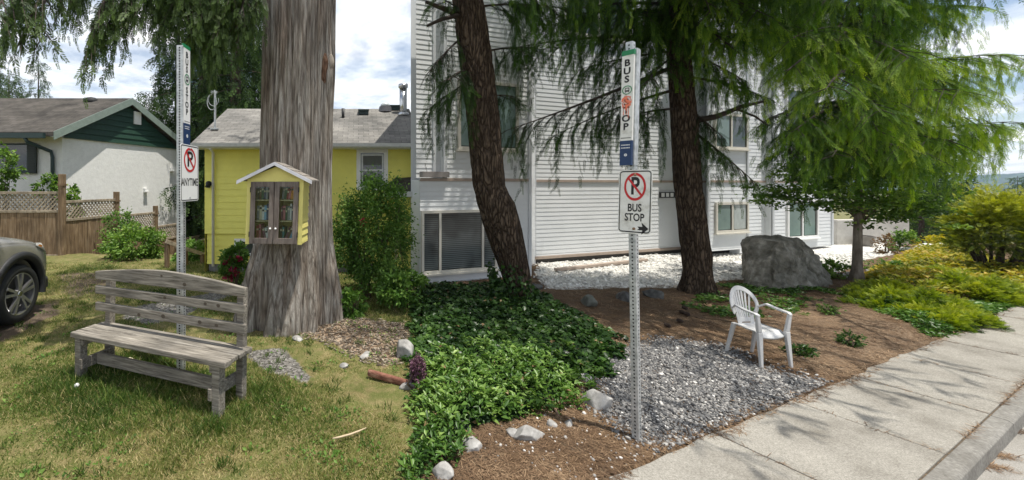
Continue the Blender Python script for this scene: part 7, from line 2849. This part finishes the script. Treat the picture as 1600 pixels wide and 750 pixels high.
# stray white chips and pale stones in the soil
n = 900
yq = 2.4 * (4.2 / 2.4) ** rng.uniform(0, 1, n)
xq = rng.uniform(.3, 1.1, n) * yq
p = np.c_[xq, yq]
k = (perp(p, SA, SD) < -.02) & (inside_sd(p, IV) < 0) & (inside_sd(p, bb) < .05) & (fbm(xq * 2, yq * 2) > .45)
p = p[k]
n = len(p)
X, Yv, Zv = frames(unit(rng.normal(size=(n, 3))), rng)
sz = (.006 * np.exp(rng.normal(0, .45, n)))[:, None]
tag(link('soil_stones', mesh_np('soil_stones', *scatter(V2, Fc, np.c_[p, ground_z(p[:, 0], p[:, 1]) + .003], X * sz * 1.3, Yv * sz, Zv * sz, np.clip(rng.normal(.8, .2, n), 0, 1))), MPEB), 'small pale stones strewn over the soil', 'stones', None, 'stuff')
# white gravel by the building
n = 16000
bb = Z['white']
p = rng.uniform(0, 1, (n, 2)) * (bb.max(0) - bb.min(0)) + bb.min(0)
p = p[inside_sd(p, bb) + (fbm(p[:, 0] * 3, p[:, 1] * 3) - .5) * .3 > 0]
p = p[p[:, 1] < 10.8]
n = len(p)
X, Yv, Zv = frames(unit(rng.normal(size=(n, 3)) * np.array([1, 1, .4])), rng)
sz = (.022 * np.exp(rng.normal(0, .3, n)))[:, None]
tag(link('white_gravel', mesh_np('white_gravel', *scatter(V2, Fc, np.c_[p, ground_z(p[:, 0], p[:, 1]) + .004], X * sz * 1.3, Yv * sz, Zv * sz * .8, np.clip(rng.normal(.55, .25, n), 0, 1))), mat_leaf('white_pebbles', [(0, (.32, .31, .29)), (.5, (.58, .57, .54)), (1, (.80, .79, .75))], 0, .8)), 'white gravel strip along the building', 'gravel', None, 'stuff')
# needle litter: brown needles on soil, along the pavement edge and in the gutter
NT = (np.array([[0, -.5, 0], [0, .5, 0], [1, .3, 0], [1, -.3, 0]]), np.array([[0, 1, 2], [0, 2, 3]]))
ps, zs = [], []
n = 120000
yq = 2.4 * (8 / 2.4) ** rng.uniform(0, 1, n)
xq = rng.uniform(.14, 1.6, n) * yq
p = np.c_[xq, yq]
pp = perp(p, SA, SD)
edge_ = pp + .10 * (fbm(xq * 5, yq * 5) - .5) * 2
k = (edge_ < .03) & (inside_sd(p, IV) < .03) & (inside_sd(p, Z['white']) < .1) & ((inside_sd(p, Z['patch']) < .05) | (rng.uniform(0, 1, n) < .12))
p = p[k]
pe = perp(p, SA, SD)
z = np.where(pe > 0, .006, ground_z(p[:, 0], p[:, 1]) + .006)
allp = [np.c_[p, z]]
for (x, y, n_, r_) in ((1596, 652, 130, .035), (1584, 672, 170, .05), (1568, 712, 150, .04), (1556, 730, 140, .05)):
    g_ = G(x, y, -.11)
    allp.append(np.c_[g_.x + rng.normal(0, r_, n_), g_.y + rng.normal(0, r_ * .5, n_), np.full(n_, -.106)])
s = rng.uniform(-4, 8, 2200)
jp = KA + KD * s[:, None] + NK * rng.normal(0, .008, (2200, 1))
jp = jp[fbm(s * 2.2, s * 0 + 3) > .5]
allp.append(np.c_[jp, np.full(len(jp), .008)])
for k in range(-6, 8):
    s0 = S0 + 1.14 * k
    n_ = 45
    f_ = rng.uniform(0, 1, (n_, 1))
    q = sdist(s0) * (1 - f_) + kpt(s0) * f_ + rng.normal(0, .008, (n_, 2))
    allp.append(np.c_[q, np.full(n_, .008)])
pos = np.concatenate(allp)
n = len(pos)
a = rng.uniform(0, 6.28, n)
X = np.c_[np.cos(a), np.sin(a), rng.normal(0, .12, n)]
Yv = np.c_[-np.sin(a), np.cos(a), 0 * a]
Zv = np.tile([0, 0, 1.0], (n, 1))
tag(link('needle_litter', mesh_np('needle_litter', *scatter(NT[0], NT[1], pos, X * rng.uniform(.02, .05, (n, 1)) * (1 + .12 * pos[:, 1:2]), Yv * rng.uniform(.0015, .0035, (n, 1)) * (.7 + .22 * pos[:, 1:2]), Zv, np.clip(.42 + .9 * (fbm(pos[:, 0] * 2.5, pos[:, 1] * 2.5) - .5) + rng.normal(0, .22, n), 0, 1))), mat_leaf('dry_needles', [(0, (.07, .042, .025)), (.5, (.19, .118, .068)), (1, (.40, .28, .17))], 0, .8)), 'brown fallen needles on soil and pavement', 'needles', None, 'stuff')
